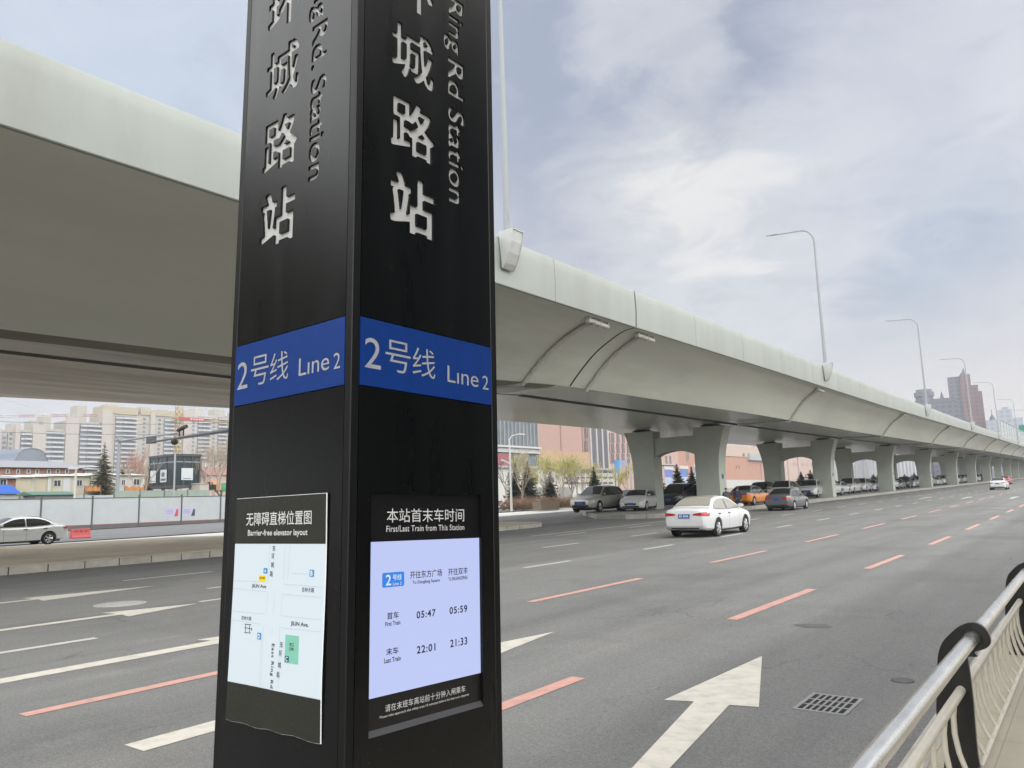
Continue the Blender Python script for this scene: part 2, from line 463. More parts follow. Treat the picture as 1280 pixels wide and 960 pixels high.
# footway with its own kerb
mb = strip(lambda y: near_kerb(y) + .14, 30, YR, 0.15, 4)
def m_paver():
    m = mat('footway_paving', (.36, .325, .262), .85, var=.1, vscale=1.2, dirt=(.27, .235, .18), dirt_amt=.4, dirt_scale=.9, bump=.08, bscale=120)
    nt = m.node_tree; N = nt.nodes; L = nt.links; b = N['Principled BSDF']
    br = N.new('ShaderNodeTexBrick'); br.inputs['Scale'].default_value = 1.0; br.inputs['Mortar Size'].default_value = .004
    br.inputs['Brick Width'].default_value = .6; br.inputs['Row Height'].default_value = .6; br.offset = 0.0
    tc = N.new('ShaderNodeTexCoord'); L.new(tc.outputs['Object'], br.inputs['Vector'])
    br.inputs['Color1'].default_value = (1, 1, 1, 1); br.inputs['Color2'].default_value = (.93, .92, .9, 1); br.inputs['Mortar'].default_value = (.72, .70, .66, 1)
    src = b.inputs['Base Color'].links[0].from_socket
    mx = N.new('ShaderNodeMix'); mx.data_type = 'RGBA'; mx.blend_type = 'MULTIPLY'; mx.inputs['Factor'].default_value = 1
    L.new(src, mx.inputs['A']); L.new(br.outputs['Color'], mx.inputs['B']); L.new(mx.outputs['Result'], b.inputs['Base Color'])
    return m
struct('footway', mb, m_paver())
mb = MB()
for i in range(len(YR) - 1):
    a, b_ = YR[i], YR[i + 1]
    xa, xb = near_kerb(a), near_kerb(b_)
    p = [(xa, a), (xb, b_)]
    rings = []
    for x, y in p:
        z = gz(y); rings.append([(x, y, z - .1), (x + .008, y, z + .135), (x + .02, y, z + .154), (x + .145, y, z + .154), (x + .145, y, z - .1)])
    mb.loft(rings, closed=False)
struct('footway_kerb', mb, M_KERB, smooth=40)

# ---- medians: a left island, a gap for turning, a parking island under the viaduct
def island(name, pts, mtop, h=.2):
    """pts: outline (x,y) anticlockwise"""
    mb = MB(); n = len(pts)
    mb.add([(x, y, gz(y) + h) for x, y in pts], [tuple(range(n))])
    o = struct(name, mb, mtop)
    return o
def kerb_run(pts, h=.2, w=.16, block=1.0, gap=.035):
    mb = MB()
    for i in range(len(pts) - 1):
        a = Vector((*pts[i], 0)); b = Vector((*pts[i + 1], 0)); d = b - a; Ln = d.length; d.normalize()
        nrm = Vector((-d.y, d.x, 0)); k = max(1, round(Ln / block))
        for j in range(k):
            s0 = Ln * j / k + gap / 2; s1 = Ln * (j + 1) / k - gap / 2
            rings = []
            for s in (s0, s1):
                p = a + d * s; z = gz(p.y); q = p + nrm * w
                rings.append([(p.x, p.y, z - .08), (p.x, p.y, z + h - .015), (p.x + nrm.x * .02, p.y + nrm.y * .02, z + h + .004), (q.x, q.y, z + h + .004), (q.x, q.y, z - .08)])
            mb.loft(rings, closed=True, caps=True)
    return mb
NOSE = [(-23.9 - 3.2 * (1 - math.cos(a)), 33.4 + 3.2 * math.sin(a)) for a in [i * math.pi / 12 for i in range(0, 13)]]
lp = [(-23.9, -60), (-23.9, -20), (-23.9, 0), (-23.9, 20), (-23.9, 33.4)] + NOSE[1:] + [(-30.3, 26), (-38.9, 22), (-38.9, 0), (-38.9, -60)]
isl = island('median_island', lp, M_PAVE)
struct('median_kerb', kerb_run(lp[:-1], block=1.0).mapped(lambda x, y, z: (x, y, z)), M_KERB, parent=isl, smooth=35)
rp = [(-20.3, 600), (-20.3, 300), (-20.3, 150), (-20.3, 90), (-20.3, 60), (-20.3, 47.0), (-21.2, 44.0), (-23.4, 42.6), (-26.0, 43.5), (-31.0, 50), (-33.0, 60), (-33, 150), (-33, 600)]
rp = rp[::-1]
M_PARK = mat('parking_paving', (.22, .215, .205), .88, var=.2, vscale=.6, dirt=(.06, .055, .05), dirt_amt=.5, dirt_scale=.4)
mb = MB(); 
YP = ys(60, 600, 6)
mb.loft([[(-33, y, gz(y) + .28), (-20.3, y, gz(y) + .28)] for y in YP], closed=False)
mb.add([(x, y, gz(y) + .28) for x, y in [(-20.3, 60), (-33, 60), (-31, 50), (-26, 43.5), (-23.4, 42.6), (-21.2, 44), (-20.3, 47)]], [tuple(range(7))])
pk = struct('parking_island', mb, M_PARK)
pts = [(-26.0, 43.5), (-23.4, 42.6), (-21.2, 44.0), (-20.3, 47.0)] + [(-20.3, y) for y in YP]
kb = kerb_run([(-31, 50)] + pts, h=.28, block=1.2)
struct('parking_kerb', kb, M_KERB, parent=pk, smooth=35)
kb = kerb_run([(-33, 600), (-33, 60), (-31, 50)], h=.28, block=3.0)
struct('parking_rear_kerb', kb, M_KERB, parent=pk, smooth=35)

# ---- painted markings
def paint(name, col, wear=.45):
    m = mat(name, col, .7, var=.10, vscale=6, dirt=(.17, .165, .158), dirt_amt=wear, dirt_scale=5.5)
    return m
M_WHITE = paint('road_paint_white', (.43, .42, .395), .6)
M_RED = paint('road_paint_red', (.47, .255, .21), .55)
M_ARROW = paint('road_paint_arrow', (.47, .44, .385), .45)
def dashes(x, y0, y1, ln, per, w, dz=.004):
    mb = MB(); y = y0
    while y < y1:
        xc = x(y) if callable(x) else x
        seg = [y, y + ln / 2, y + ln]
        mb.loft([[(xc - w / 2, t, gz(t) + dz), (xc + w / 2, t, gz(t) + dz)] for t in seg], closed=False)
        y += per
    return mb
def lane(name, mb, m): return struct(name, mb, m, parent=road)
lane('red_lane_line', dashes(lambda y: -3.93 + max(0, y - 12) * .004, 2.65 - 7.15 * 2, 160, 3.5, 7.15, .15), M_RED)
lane('red_lane_line', dashes(lambda y: -7.15 - .25 * min(1, max(0, (y - 4) / 8)), 2.86 - 7.3, 160, 3.7, 7.3, .15), M_RED)
lane('white_lane_line', dashes(lambda y: -10.55 - .45 * min(1, max(0, (y - 5) / 8)), 3.04 - 12, 200, 2.0, 6.0, .15), M_WHITE)
lane('white_lane_line', dashes(lambda y: -14.72, 3.2 - 12, 200, 2.2, 6.0, .15), M_WHITE)
lane('white_lane_line', dashes(lambda y: -18.5 + .5 * min(1, max(0, (y - 20) / 20)), 9.4 - 18, 240, 2.3, 6.0, .15), M_WHITE)
lane('edge_line', dashes(lambda y: -20.7 + 1.5 * min(1, max(0, (y - 14) / 25)), -25, 9.3, 30, 60, .15), M_WHITE)
lane('edge_line', dashes(-19.35, 27, 62, 4.9, 5, .15), M_WHITE)
def arrow(pts):
    mb = MB(); mb.add([(x, y, gz(y) + .004) for x, y in pts], [tuple(range(len(pts)))])
    return lane('lane_arrow', mb, M_ARROW)
arrow([(-2.06, 1.9), (-1.82, 1.96), (-2.22, 4.44), (-2.44, 5.92), (-2.23, 5.97), (-2.84, 7.79), (-2.93, 5.81), (-2.71, 5.88), (-2.41, 4.32)])
def straight(x, y0, y1, w=.26, hw=.74, hl=2.1):
    return arrow([(x - w / 2, y0), (x + w / 2, y0), (x + w / 2, y1 - hl), (x + hw / 2, y1 - hl - .06), (x, y1), (x - hw / 2, y1 - hl - .06), (x - w / 2, y1 - hl)])
straight(-5.47, 2.9, 8.05)
straight(-8.78, 2.3, 7.75)
straight(-12.6, 1.2, 7.7, .2, .85, 1.35)
lane('lane_arrow', MB().box((-12.88, 7.85, gz(8) + .0), (-12.72, 9.6, gz(8) + .0)) if False else dashes(-12.8, 7.86, 8.0, 1.8, 9, .14), M_ARROW)
straight(-16.45, 1.5, 9.1, .2, .9, 2.4)
for k, x in enumerate((-5.5, -9.1, -12.7)):
    straight(x, 70 + 3 * k, 76 + 3 * k)

# ---- iron covers and the drain
M_IRON = mat('cast_iron', (.22, .22, .215), .6, .3, var=.2, vscale=20)
M_BLACK = mat('black_void', (.004, .004, .004), .9)
g = thing('storm_drain', 'rectangular slotted steel storm drain set in the grey road beside the railing', 'drain', (-1.82, 6.32, gz(6.3)))
mb = MB(); hw, hl = .19, .27; x_ = [-hw]; slots = 7
sx = [(-hw + .028 + i * ((2 * hw - .056) / slots)) for i in range(slots + 1)]
sy = [-hl + .03 + i * ((2 * hl - .06) / 3) for i in range(4)]
mb.box((-hw, -hl, -.01), (hw, -hl + .03, .006)); mb.box((-hw, hl - .03, -.01), (hw, hl, .006))
mb.box((-hw, -hl + .03, -.01), (-hw + .028, hl - .03, .006)); mb.box((hw - .028, -hl + .03, -.01), (hw, hl - .03, .006))
for i in range(1, slots): mb.box((sx[i] - .0085, -hl + .03, -.01), (sx[i] + .0085, hl - .03, .0055))
for j in (1, 2): mb.box((-hw + .028, sy[j] - .011, -.0105), (hw - .028, sy[j] + .011, .005))
obj('grating', mb, M_IRON, g)
obj('drain_opening', MB().box((-hw + .01, -hl + .01, -.3), (hw - .01, hl - .01, .0022)), M_BLACK, g)
M_COVER = mat('worn_iron_cover', (.24, .235, .225), .75, .1, var=.2, vscale=12, bump=.3, bscale=70)
def cover(x, y, r, label, m=M_COVER):
    t = thing('manhole_cover', label, 'manhole cover', (x, y, gz(y)))
    obj('lid', MB().lathe([(0.001, .006), (r * .86, .006), (r * .88, .003)], 28), m, t, smooth=30)
    obj('rim', MB().lathe([(r * .9, .001), (r * .9, .0065), (r, .0065), (r * 1.01, .001)], 28), m, t, smooth=30)
cover(-13.95, 7.05, .42, 'pale round manhole cover in the middle lane left of the sign pylon', mat('pale_cover', (.30, .295, .28), .75, var=.2, vscale=9))
cover(-1.5, 7.35, .09, 'small dark round valve cover beside the slotted storm drain', mat('dark_cover', (.07, .07, .07), .7, var=.2, vscale=9))
p = at_z(1018, 783, 0)
mb = MB(); rp_ = random.Random(4)
mb.add([(p.x + .24 * math.cos(k * .42) * rp_.uniform(.7, 1.15), p.y + .17 * math.sin(k * .42) * rp_.uniform(.7, 1.15), gz(p.y) + .003) for k in range(15)], [tuple(range(15))])
lane('asphalt_patch', mb, mat('asphalt_patch', (.088, .087, .084), .9, var=.3, vscale=14))
# ------------------------------------------------------------------ metro station pylon
PA = Vector((0.04672002, 0.99844804, -0.0303108)).normalized()      # along the street side
PB = Vector((0.99886466, -0.04641374, 0.0107309)).normalized()      # out of the street side
PV = PB.cross(PA).normalized()
PB = PA.cross(PV).normalized()
PS = 1.75; SIDE = 0.2855 * PS
C0 = Vector((-0.74594363, 0.66142234, 0.23537858)) * PS + Vector((0, 0, HCAM))
ZB = 1.862                                  # height of the reference point above the foot
PYL = thing('station_sign_pylon', 'tall square black station name pylon with blue line bands and lit panels', 'sign pylon')
PYL.rotation_mode = 'QUATERNION'
PYL.matrix_world = Matrix.Translation(C0 - PV * ZB) @ Matrix((PB, PA, PV)).transposed().to_4x4()
# local frame: corner edge at x=0,y=0; body x in [-SIDE,0], y in [0,SIDE]
def fR(u, v, n=0.0): return (n, u, v + ZB)
def fL(u, v, n=0.0): return (u - SIDE, -n, v + ZB)
TOP = 2.25
M_BLK = mat('pylon_black_coat', (.0016, .0018, .002), .26, spec=.36, var=.1, vscale=14, bump=.03, bscale=300, rvar=.02)
def dusty(m):      # dust specks and faint wiped smears on the coat
    nt = m.node_tree; N = nt.nodes; L = nt.links; b = N['Principled BSDF']
    tc = N.new('ShaderNodeTexCoord')
    def nz(sc, st, det=2.0):
        mp = N.new('ShaderNodeMapping'); mp.inputs['Scale'].default_value = st; L.new(tc.outputs['Object'], mp.inputs['Vector'])
        n = N.new('ShaderNodeTexNoise'); n.inputs['Scale'].default_value = sc; n.inputs['Detail'].default_value = det; L.new(mp.outputs[0], n.inputs['Vector']); return n.outputs['Fac']
    def rg(x, a, c, t0, t1):
        r = N.new('ShaderNodeMapRange'); L.new(x, r.inputs['Value']); r.inputs['From Min'].default_value = a; r.inputs['From Max'].default_value = c; r.inputs['To Min'].default_value = t0; r.inputs['To Max'].default_value = t1; return r.outputs['Result']
    def mx(f, a, c):
        n = N.new('ShaderNodeMix'); n.data_type = 'RGBA'; L.new(f, n.inputs['Factor']); L.new(a, n.inputs['A']); n.inputs['B'].default_value = c; return n.outputs['Result']
    src = b.inputs['Base Color'].links[0].from_socket
    c = mx(rg(nz(190, (1, 1, 1)), .71, .76, 0, .8), src, (.075, .075, .07, 1))
    c = mx(rg(nz(30, (1, 1, .8), 5), .66, .74, 0, .35), c, (.02, .02, .019, 1))
    c = mx(rg(nz(7, (2, 2, .12), 4), .58, .8, 0, .15), c, (.006, .006, .006, 1))
    L.new(c, b.inputs['Base Color'])
    L.new(rg(nz(9, (1.6, 1.6, .25), 5), .35, .7, .27, .33), b.inputs['Roughness'])
dusty(M_BLK)
M_TRIM = mat('pylon_trim_black', (.0025, .0027, .003), .45, spec=.3)
M_ACRYL = mat('letter_acrylic', (.40, .40, .395), .5, var=.05, vscale=30)
M_CORE_LETTER_SHADE = mat('core_and_letter_shade', (.02, .02, .02), .6)
M_BLUE = mat('line_band_blue', (.0008, .025, .15), .42, spec=.35, var=.1, vscale=25)
M_BANDTXT = mat('band_lettering', (.25, .265, .31), .5, var=.15, vscale=40)

mb = MB().box((-SIDE + .012, .012, 0), (-.012, SIDE - .012, TOP + ZB - .01))
obj('core', mb, M_CORE_LETTER_SHADE, PYL)
T = .0235
for (x0, y0) in ((-SIDE, 0), (-T, 0), (-T, SIDE - T), (-SIDE, SIDE - T)):
    mbp = MB()
    pl = [(x0 + .002, y0), (x0 + T - .002, y0), (x0 + T, y0 + .002), (x0 + T, y0 + T - .002), (x0 + T - .002, y0 + T), (x0 + .002, y0 + T), (x0, y0 + T - .002), (x0, y0 + .002)]
    mbp.prism(pl, lambda u, v, t: (u, v, t), 0, TOP + ZB)
    obj('corner_post', mbp, M_TRIM, PYL)
obj('cap', MB().box((-SIDE - .004, -.004, TOP + ZB), (.004, SIDE + .004, TOP + ZB + .03)), M_TRIM, PYL)
obj('plinth', MB().box((-SIDE - .03, -.03, -.02), (.03, SIDE + .03, .06)), M_TRIM, PYL)

# ---- bold glyph outlines, traced from the dilated letter shapes
def glyph_loops(ch, grow, res=180, squash=.75):
    vs, fs = text_mesh(ch)
    lo = vs.min(0) - .08; nx_ = int((vs[:, 0].max() + .08 - lo[0]) * res); ny_ = int((vs[:, 1].max() + .08 - lo[1]) * res)
    g = np.zeros((ny_, nx_), bool)
    for f in fs:
        for k in range(1, len(f) - 1):
            t = (vs[[f[0], f[k], f[k + 1]]] - lo) * res
            a, b = np.floor(t.min(0)).astype(int), np.ceil(t.max(0)).astype(int) + 1
            yy, xx = np.mgrid[max(0, a[1]):min(ny_, b[1]), max(0, a[0]):min(nx_, b[0])]
            d = (t[1][0] - t[0][0]) * (t[2][1] - t[0][1]) - (t[2][0] - t[0][0]) * (t[1][1] - t[0][1])
            if abs(d) < 1e-9: continue
            w1 = ((xx - t[0][0]) * (t[2][1] - t[0][1]) - (t[2][0] - t[0][0]) * (yy - t[0][1])) / d
            w2 = ((t[1][0] - t[0][0]) * (yy - t[0][1]) - (xx - t[0][0]) * (t[1][1] - t[0][1])) / d
            g[yy[0, 0]:yy[-1, 0] + 1, xx[0, 0]:xx[0, -1] + 1] |= (w1 >= -1e-6) & (w2 >= -1e-6) & (w1 + w2 <= 1 + 1e-6)
    r = grow * res; R_ = int(math.ceil(r)); o = np.zeros((ny_, nx_), bool)
    for dy in range(-R_, R_ + 1):
        for dx in range(-R_, R_ + 1):
            if abs(dx) <= r and abs(dy) <= r * squash:
                o |= np.roll(np.roll(g, dy, 0), dx, 1)
    f = o.astype(float)
    for _ in range(1):
        f = (f + np.roll(f, 1, 0) + np.roll(f, -1, 0)) / 3
        f = (f + np.roll(f, 1, 1) + np.roll(f, -1, 1)) / 3
    f = f - .5
    # marching squares
    seg = {}
    def cross(i, j, k, l): 
        a, b = f[i, j], f[k, l]; t = a / (a - b)
        return (j + (l - j) * t, i + (k - i) * t)
    ii, jj = np.where((np.minimum.reduce([f[:-1, :-1], f[1:, :-1], f[:-1, 1:], f[1:, 1:]]) < 0) & (np.maximum.reduce([f[:-1, :-1], f[1:, :-1], f[:-1, 1:], f[1:, 1:]]) >= 0))
    for i, j in zip(ii, jj):
        c = [(i, j), (i, j + 1), (i + 1, j + 1), (i + 1, j)]
        s = [f[p] >= 0 for p in c]; ins, outs = [], []
        for k in range(4):
            a, b = c[k], c[(k + 1) % 4]
            if s[k] != s[(k + 1) % 4]:
                key = (min(a, b), max(a, b)); (outs if s[k] else ins).append((key, cross(*a, *b)))
        if len(ins) == 2:
            order = [(k, (c[k], c[(k + 1) % 4])) for k in range(4)]
            ks = [k for k in range(4) if s[k] != s[(k + 1) % 4] and not s[k]]
            for k in ks:
                a, b = c[k], c[(k + 1) % 4]; kk = (k + 1) % 4
                a2, b2 = c[kk], c[(kk + 1) % 4]
                seg[(min(a, b), max(a, b))] = ((min(a2, b2), max(a2, b2)), cross(*a, *b))
        else:
            seg[ins[0][0]] = (outs[0][0], ins[0][1])
    loops = []; used = set()
    for k in list(seg):
        if k in used: continue
        lp = []; q = k
        while q in seg and q not in used:
            used.add(q); lp.append(seg[q][1]); q = seg[q][0]
        if len(lp) > 8: loops.append(np.array(lp) / res + lo)
    def simp(p, eps):
        # closed Douglas-Peucker
        if len(p) < 6: return p
        k = int(np.argmax(((p - p[0]) ** 2).sum(1)))
        def dp(a):
            if len(a) < 3: return [a[0]]
            d = a[-1] - a[0]; ln = math.hypot(*d) or 1e-9
            e = np.abs((a[:, 0] - a[0, 0]) * d[1] - (a[:, 1] - a[0, 1]) * d[0]) / ln
            m = int(np.argmax(e))
            if e[m] < eps: return [a[0]]
            return dp(a[:m + 1]) + dp(a[m:])
        q = dp(p[:k + 1]) + dp(np.concatenate([p[k:], p[:1]]))
        return np.array(q)
    return [simp(l, .0022) for l in loops]

from mathutils.geometry import delaunay_2d_cdt
def fill_loops(loops, thick):
    """flat plate bounded by the loops (even-odd), with walls of the given thickness"""
    vs, es = [], []
    for lp in loops:
        n0 = len(vs); n = len(lp)
        vs += [Vector((float(x), float(y))) for x, y in lp]; es += [(n0 + i, n0 + (i + 1) % n) for i in range(n)]
    ov, oe, of, *_ = delaunay_2d_cdt(vs, es, [], 0, 1e-6)
    P = np.array([tuple(v) for v in ov]); C = np.array([P[list(f)].mean(0) for f in of])
    ins = np.zeros(len(C), bool)
    for lp in loops:
        x0, y0 = lp[:, 0], lp[:, 1]; x1, y1 = np.roll(x0, -1), np.roll(y0, -1)
        for i in range(len(lp)):
            c = (y0[i] > C[:, 1]) != (y1[i] > C[:, 1])
            if c.any():
                xi = (x1[i] - x0[i]) * (C[:, 1] - y0[i]) / (y1[i] - y0[i] if y1[i] != y0[i] else 1e-12) + x0[i]
                ins ^= c & (C[:, 0] < xi)
    F = [tuple(f) for f, k in zip(of, ins) if k]
    cnt = {}
    for f in F:
        for a_, b_ in zip(f, f[1:] + f[:1]): cnt[(a_, b_)] = 1
    n = len(P); V = [(x, y, thick / 2) for x, y in P] + [(x, y, -thick / 2) for x, y in P]
    W_ = [(a_, a_ + n, b_ + n, b_) for a_, b_ in cnt if (b_, a_) not in cnt]
    me = bpy.data.meshes.new('panel'); me.from_pydata(V, [], F + W_)
    return me

CH = 0.159
letters = []
for ch, vc, gr in (('站', .334, .036), ('路', .541, .026), ('城', .748, .022), ('环', .955, .030), ('东', 1.162, .030)):
    for l in glyph_loops(ch, gr):
        # em box centre sits at (0.5, 0.38)
        letters.append((l - np.array([.505, .38])) * np.array([CH * .985, CH * .99]) + np.array([.188, vc]))
def latin_run(body, off, v_hi, v_lo, u0, u1):
    ls = glyph_loops(body, off, 120, 1.0)
    al = np.concatenate(ls); lo, hi = al.min(0), al.max(0)
    res = []
    for l in ls:
        t = (l - lo) / (hi - lo)
        res.append(np.stack([u0 + (u1 - u0) * t[:, 1], v_hi + (v_lo - v_hi) * t[:, 0]], 1))
    return res
latR, latL = [], []
for body, hi_, lo_, dst in (('Station', .664, .388, 0), ('Rd', .811, .699, 1), ('Rd.', .816, .690, 2), ('Ring', 1.003, .831, 3), ('East', 1.19, 1.035, 0)):
    u0 = .3165 if body != 'Ring' else .300
    r_ = latin_run(body, .022, hi_, lo_, u0, .381)
    if dst in (0, 1, 3): latR += r_
    if dst in (0, 2, 3): latL += r_
PX0, PX1, PY0, PY1 = T + .0008, SIDE - T - .0008, .016, TOP - .002
rect = np.array([(PX0, PY0), (PX1, PY0), (PX1, PY1), (PX0, PY1)])
TH = .006
for fn, lat in ((fR, latR), (fL, latL)):
    me = fill_loops([rect] + letters + lat, TH)
    for v in me.vertices: v.co = fn(v.co.x, v.co.y, v.co.z - TH / 2 - .0008)
    me.materials.clear(); me.materials.append(M_BLK)
    bm = bmesh.new(); bm.from_mesh(me); bmesh.ops.recalc_face_normals(bm, faces=bm.faces); bm.to_mesh(me); bm.free()
    link('name_panel', me, PYL)
    b = MB(); b.quad(fn(PX0 + .05, PY0 + .1, -.0072), fn(PX1 - .05, PY0 + .1, -.0072), fn(PX1 - .05, PY1 - .02, -.0072), fn(PX0 + .05, PY1 - .02, -.0072))
    obj('letter_backing', b, M_ACRYL, PYL)
    # side cladding below, around the opening
    lo_v, hi_v = -ZB + .06, -.1465
    ou0, ou1, ov0, ov1 = .0635, .4285, -.9005, -.3835
    c = fill_loops([np.array([(PX0, lo_v), (PX1, lo_v), (PX1, hi_v), (PX0, hi_v)]), np.array([(ou0, ov0), (ou0, ov1), (ou1, ov1), (ou1, ov0)])], .008)
    for v in c.vertices: v.co = fn(v.co.x, v.co.y, v.co.z - .004 - .0008)
    c.materials.clear(); c.materials.append(M_BLK)
    bm = bmesh.new(); bm.from_mesh(c); bmesh.ops.recalc_face_normals(bm, faces=bm.faces); bm.to_mesh(c); bm.free()
    link('lower_panel', c, PYL)
    # line band
    b = MB()
    for (a0, a1, n0, n1) in ((-.1445, .0135, -.006, 0.0006),):
        q = [fn(PX0, a0, n0), fn(PX1, a0, n0), fn(PX1, a1, n0), fn(PX0, a1, n0), fn(PX0, a0, n1), fn(PX1, a0, n1), fn(PX1, a1, n1), fn(PX0, a1, n1)]
        b.add(q, [(0, 3, 2, 1), (4, 5, 6, 7), (0, 1, 5, 4), (1, 2, 6, 5), (2, 3, 7, 6), (3, 0, 4, 7)])
    band = obj('line_band', b, M_BLUE, PYL)
    g = lambda u, v, fn=fn: fn(u, v, .0014); gs = lambda u, v, fn=fn: fn(u + .0016, v + .0013, .0010)
    for nm, items in (('line_number', (('2', .037, .085, -.103, -.032, .0), ('号', .099, .178, -.102, -.026, -.004), ('线', .185, .262, -.102, -.030, -.004))), ('english_line_name', (('L\u0131ne', .305, .422, -.103, -.060, 0), ('2', .438, .462, -.105, -.068, 0)))):
        t, k_ = MB(), MB()
        for s_, a0, a1, b0, b1, of in items: text_fit(t, s_, a0, a1, b0, b1, g, of); text_fit(k_, s_, a0, a1, b0, b1, gs, of + .003)
        obj(nm, t, M_BANDTXT, band); obj('lettering_shade', k_, M_CORE_LETTER_SHADE, band)  # dark offset copy of the lettering, painted as its shadow edge

# ---- lit timetable panel, street side
M_SCREEN = mat('timetable_light_panel', (.02, .02, .025), .25, emit=srgb(172, 182, 222), estr=1.22)
M_HEAD = mat('panel_header_black', (.006, .006, .0065), .3)
M_WTXT = mat('white_print', (.52, .52, .52), .5)
M_DTXT = mat('navy_print', (.012, .014, .03), .5)
M_BADGE = mat('badge_blue', (.02, .12, .40), .4, emit=srgb(40, 100, 175), estr=.75)
M_BADGETXT = mat('badge_white', (.1, .1, .1), .5, emit=srgb(215, 228, 245), estr=.9)
DN = -.014
def fq(fn, u0, u1, v0, v1, n): return MB().quad(fn(u0, v0, n), fn(u1, v0, n), fn(u1, v1, n), fn(u0, v1, n))
hd = obj('header_board', fq(fR, ou0 - .004, ou1 + .004, ov0 - .004, ov1 + .004, -.0095), M_HEAD, PYL)
g = lambda u, v: fR(u, v, -.0085)
for nm, args in (('panel_title', ('本站首末车时间', .116, .373, -.451, -.419, g, .0)), ('panel_subtitle', ('First/Last Train from This Station', .115, .373, -.472, -.458, g, .006, 1.06)),
                 ('panel_notice', ('请在末班车离站前十分钟入闸乘车', .116, .372, -.8585, -.843, g, .0, 1.1)), ('panel_subnotice', ('Please take approach the safety area 10 minutes before the last train departs', .101, .384, -.8705, -.8635, g, .0))):
    obj(nm, text_fit(MB(), *args), M_WTXT, hd)
sc = obj('timetable_screen', fq(fR, .0634, .428, -.8232, -.493, -.0082), M_SCREEN, PYL)
g = lambda u, v: fR(u, v, -.0072); g2 = lambda u, v: fR(u, v, -.0062)
bd = MB(); r_ = .004
pts = []
for cx_, cy_, a0 in ((.169 - r_, -.562 - r_, 0), (.103 + r_, -.562 - r_, 90), (.103 + r_, -.594 + r_, 180), (.169 - r_, -.594 + r_, 270)):
    for k in range(5): pts.append((cx_ + r_ * math.cos(R(a0 + 22.5 * k)), cy_ + r_ * math.sin(R(a0 + 22.5 * k))))
bd.add([g(*p) for p in pts], [tuple(range(len(pts)))])
bg_ = obj('line_badge', bd, M_BADGE, sc)
t = MB()
text_fit(t, '2', .1125, .1285, -.590, -.5665, g2, .01); text_fit(t, '号线', .133, .160, -.580, -.567, g2, .01); text_fit(t, 'Line 2', .134, .160, -.591, -.584, g2)
obj('badge_lettering', t, M_BADGETXT, sc)
for nm, items in (('destination', (('开往东方广场', .187, .292, -.5805, -.563, .012, 1), ('To Dongfang Square', .195, .284, -.5945, -.585, .02, 1))), ('destination', (('开往双丰', .313, .383, -.5805, -.5635, .012, 1), ('To SHUANGFENG', .314, .382, -.593, -.5845, .02, 1))),
                  ('row_heading', (('首车', .118, .153, -.664, -.6485, .014, 1), ('First Train', .113, .158, -.678, -.6685, .02, 1))), ('row_heading', (('末车', .116, .153, -.7405, -.725, .014, 1), ('Last Train', .111, .160, -.756, -.7455, .02, 1))),
                  ('departure_time', (('05:47', .208, .270, -.671, -.6545, .022, 1.15),)), ('departure_time', (('05:59', .317, .380, -.672, -.655, .022, 1.15),)), ('departure_time', (('22:01', .209, .269, -.749, -.732, .022, 1.15),)), ('departure_time', (('21:33', .319, .379, -.749, -.731, .022, 1.15),))):
    t = MB()
    for s_, a_, b_, c_, d_, of, spc in items: text_fit(t, s_, a_, b_, c_, d_, g, of, spc)
    obj(nm, t, M_DTXT, sc)
# bevelled ledge under the opening
mb = MB().quad(fR(ou0, ov0 + .012, -.0088), fR(ou1, ov0 + .012, -.0088), fR(ou1, ov0, -.0006), fR(ou0, ov0, -.0006))
obj('ledge', mb, mat('ledge_satin', (.045, .045, .048), .4), PYL)

# ---- map poster stuck over the opening on the other side
M_PAPER = mat('poster_white_edge', (.78, .79, .80), .6)
M_MAP = mat('map_light_panel', (.25, .27, .28), .35, emit=srgb(203, 219, 229), estr=.62)
M_PHEAD = mat('poster_olive_black', (.014, .0145, .010), .42, var=.12, vscale=20, bump=.1, bscale=160)
pu = lambda v: (.0625 - (-.50 - v) * .011 + (.0 if v > -.5 else .0), .4262 - max(0, (-.52 - v)) * .016)
def poster_n(u, v):   # slight curl of the sheet
    e = max(0, (-.78 - v)) / .12
    return .004 + .0022 * e * math.sin(u * 26) + .001 * math.sin(v * 14)
def sheet(v_hi, v_lo, du0, du1, dn, nu=16, nv=16, low=None):
    mb = MB(); rings = []
    for j in range(nv + 1):
        v = v_hi + (v_lo - v_hi) * j / nv
        a, b = pu(v); a += du0; b += du1; row = []
        for i in range(nu + 1):
            u = a + (b - a) * i / nu
            vv = v
            if low and j == nv: vv = v + low(u)
            row.append(fL(u, vv, poster_n(u, v) + dn))
        rings.append(row)
    return mb.loft(rings, closed=False)
edge = lambda u: .0017 * math.sin(u * 24 + .6) + .0016 * math.sin(u * 61)
po = obj('poster', sheet(-.3835, -.9078, .0, .0030, -.0012, low=lambda u: edge(u) - .0003), M_PAPER, PYL, smooth=60)
obj('poster_heading', sheet(-.3845, -.4945, .0004, 0, 0.0), M_PHEAD, po, smooth=60)
obj('map_sheet', sheet(-.4950, -.8195, .0004, 0, 0.0), M_MAP, po, smooth=60)
obj('poster_foot', sheet(-.8200, -.9072, .0004, 0, 0.0, low=edge), M_PHEAD, po, smooth=60)
g = lambda u, v: fL(u, v, poster_n(u, v) + .0009)
g3 = lambda u, v: fL(u, v, poster_n(u, v) + .0016)
t = MB()
text_fit(t, '无障碍直梯位置图', .111, .3755, -.4515, -.4195, g, .005)
text_fit(t, 'Barrier-free elevator layout', .120, .3615, -.4795, -.4615, g, .014)
obj('heading_lettering', t, M_WTXT, po)
t = MB()
M_MAPLINE = mat('map_line', (.20, .23, .26), .5, emit=srgb(178, 196, 208), estr=.62)
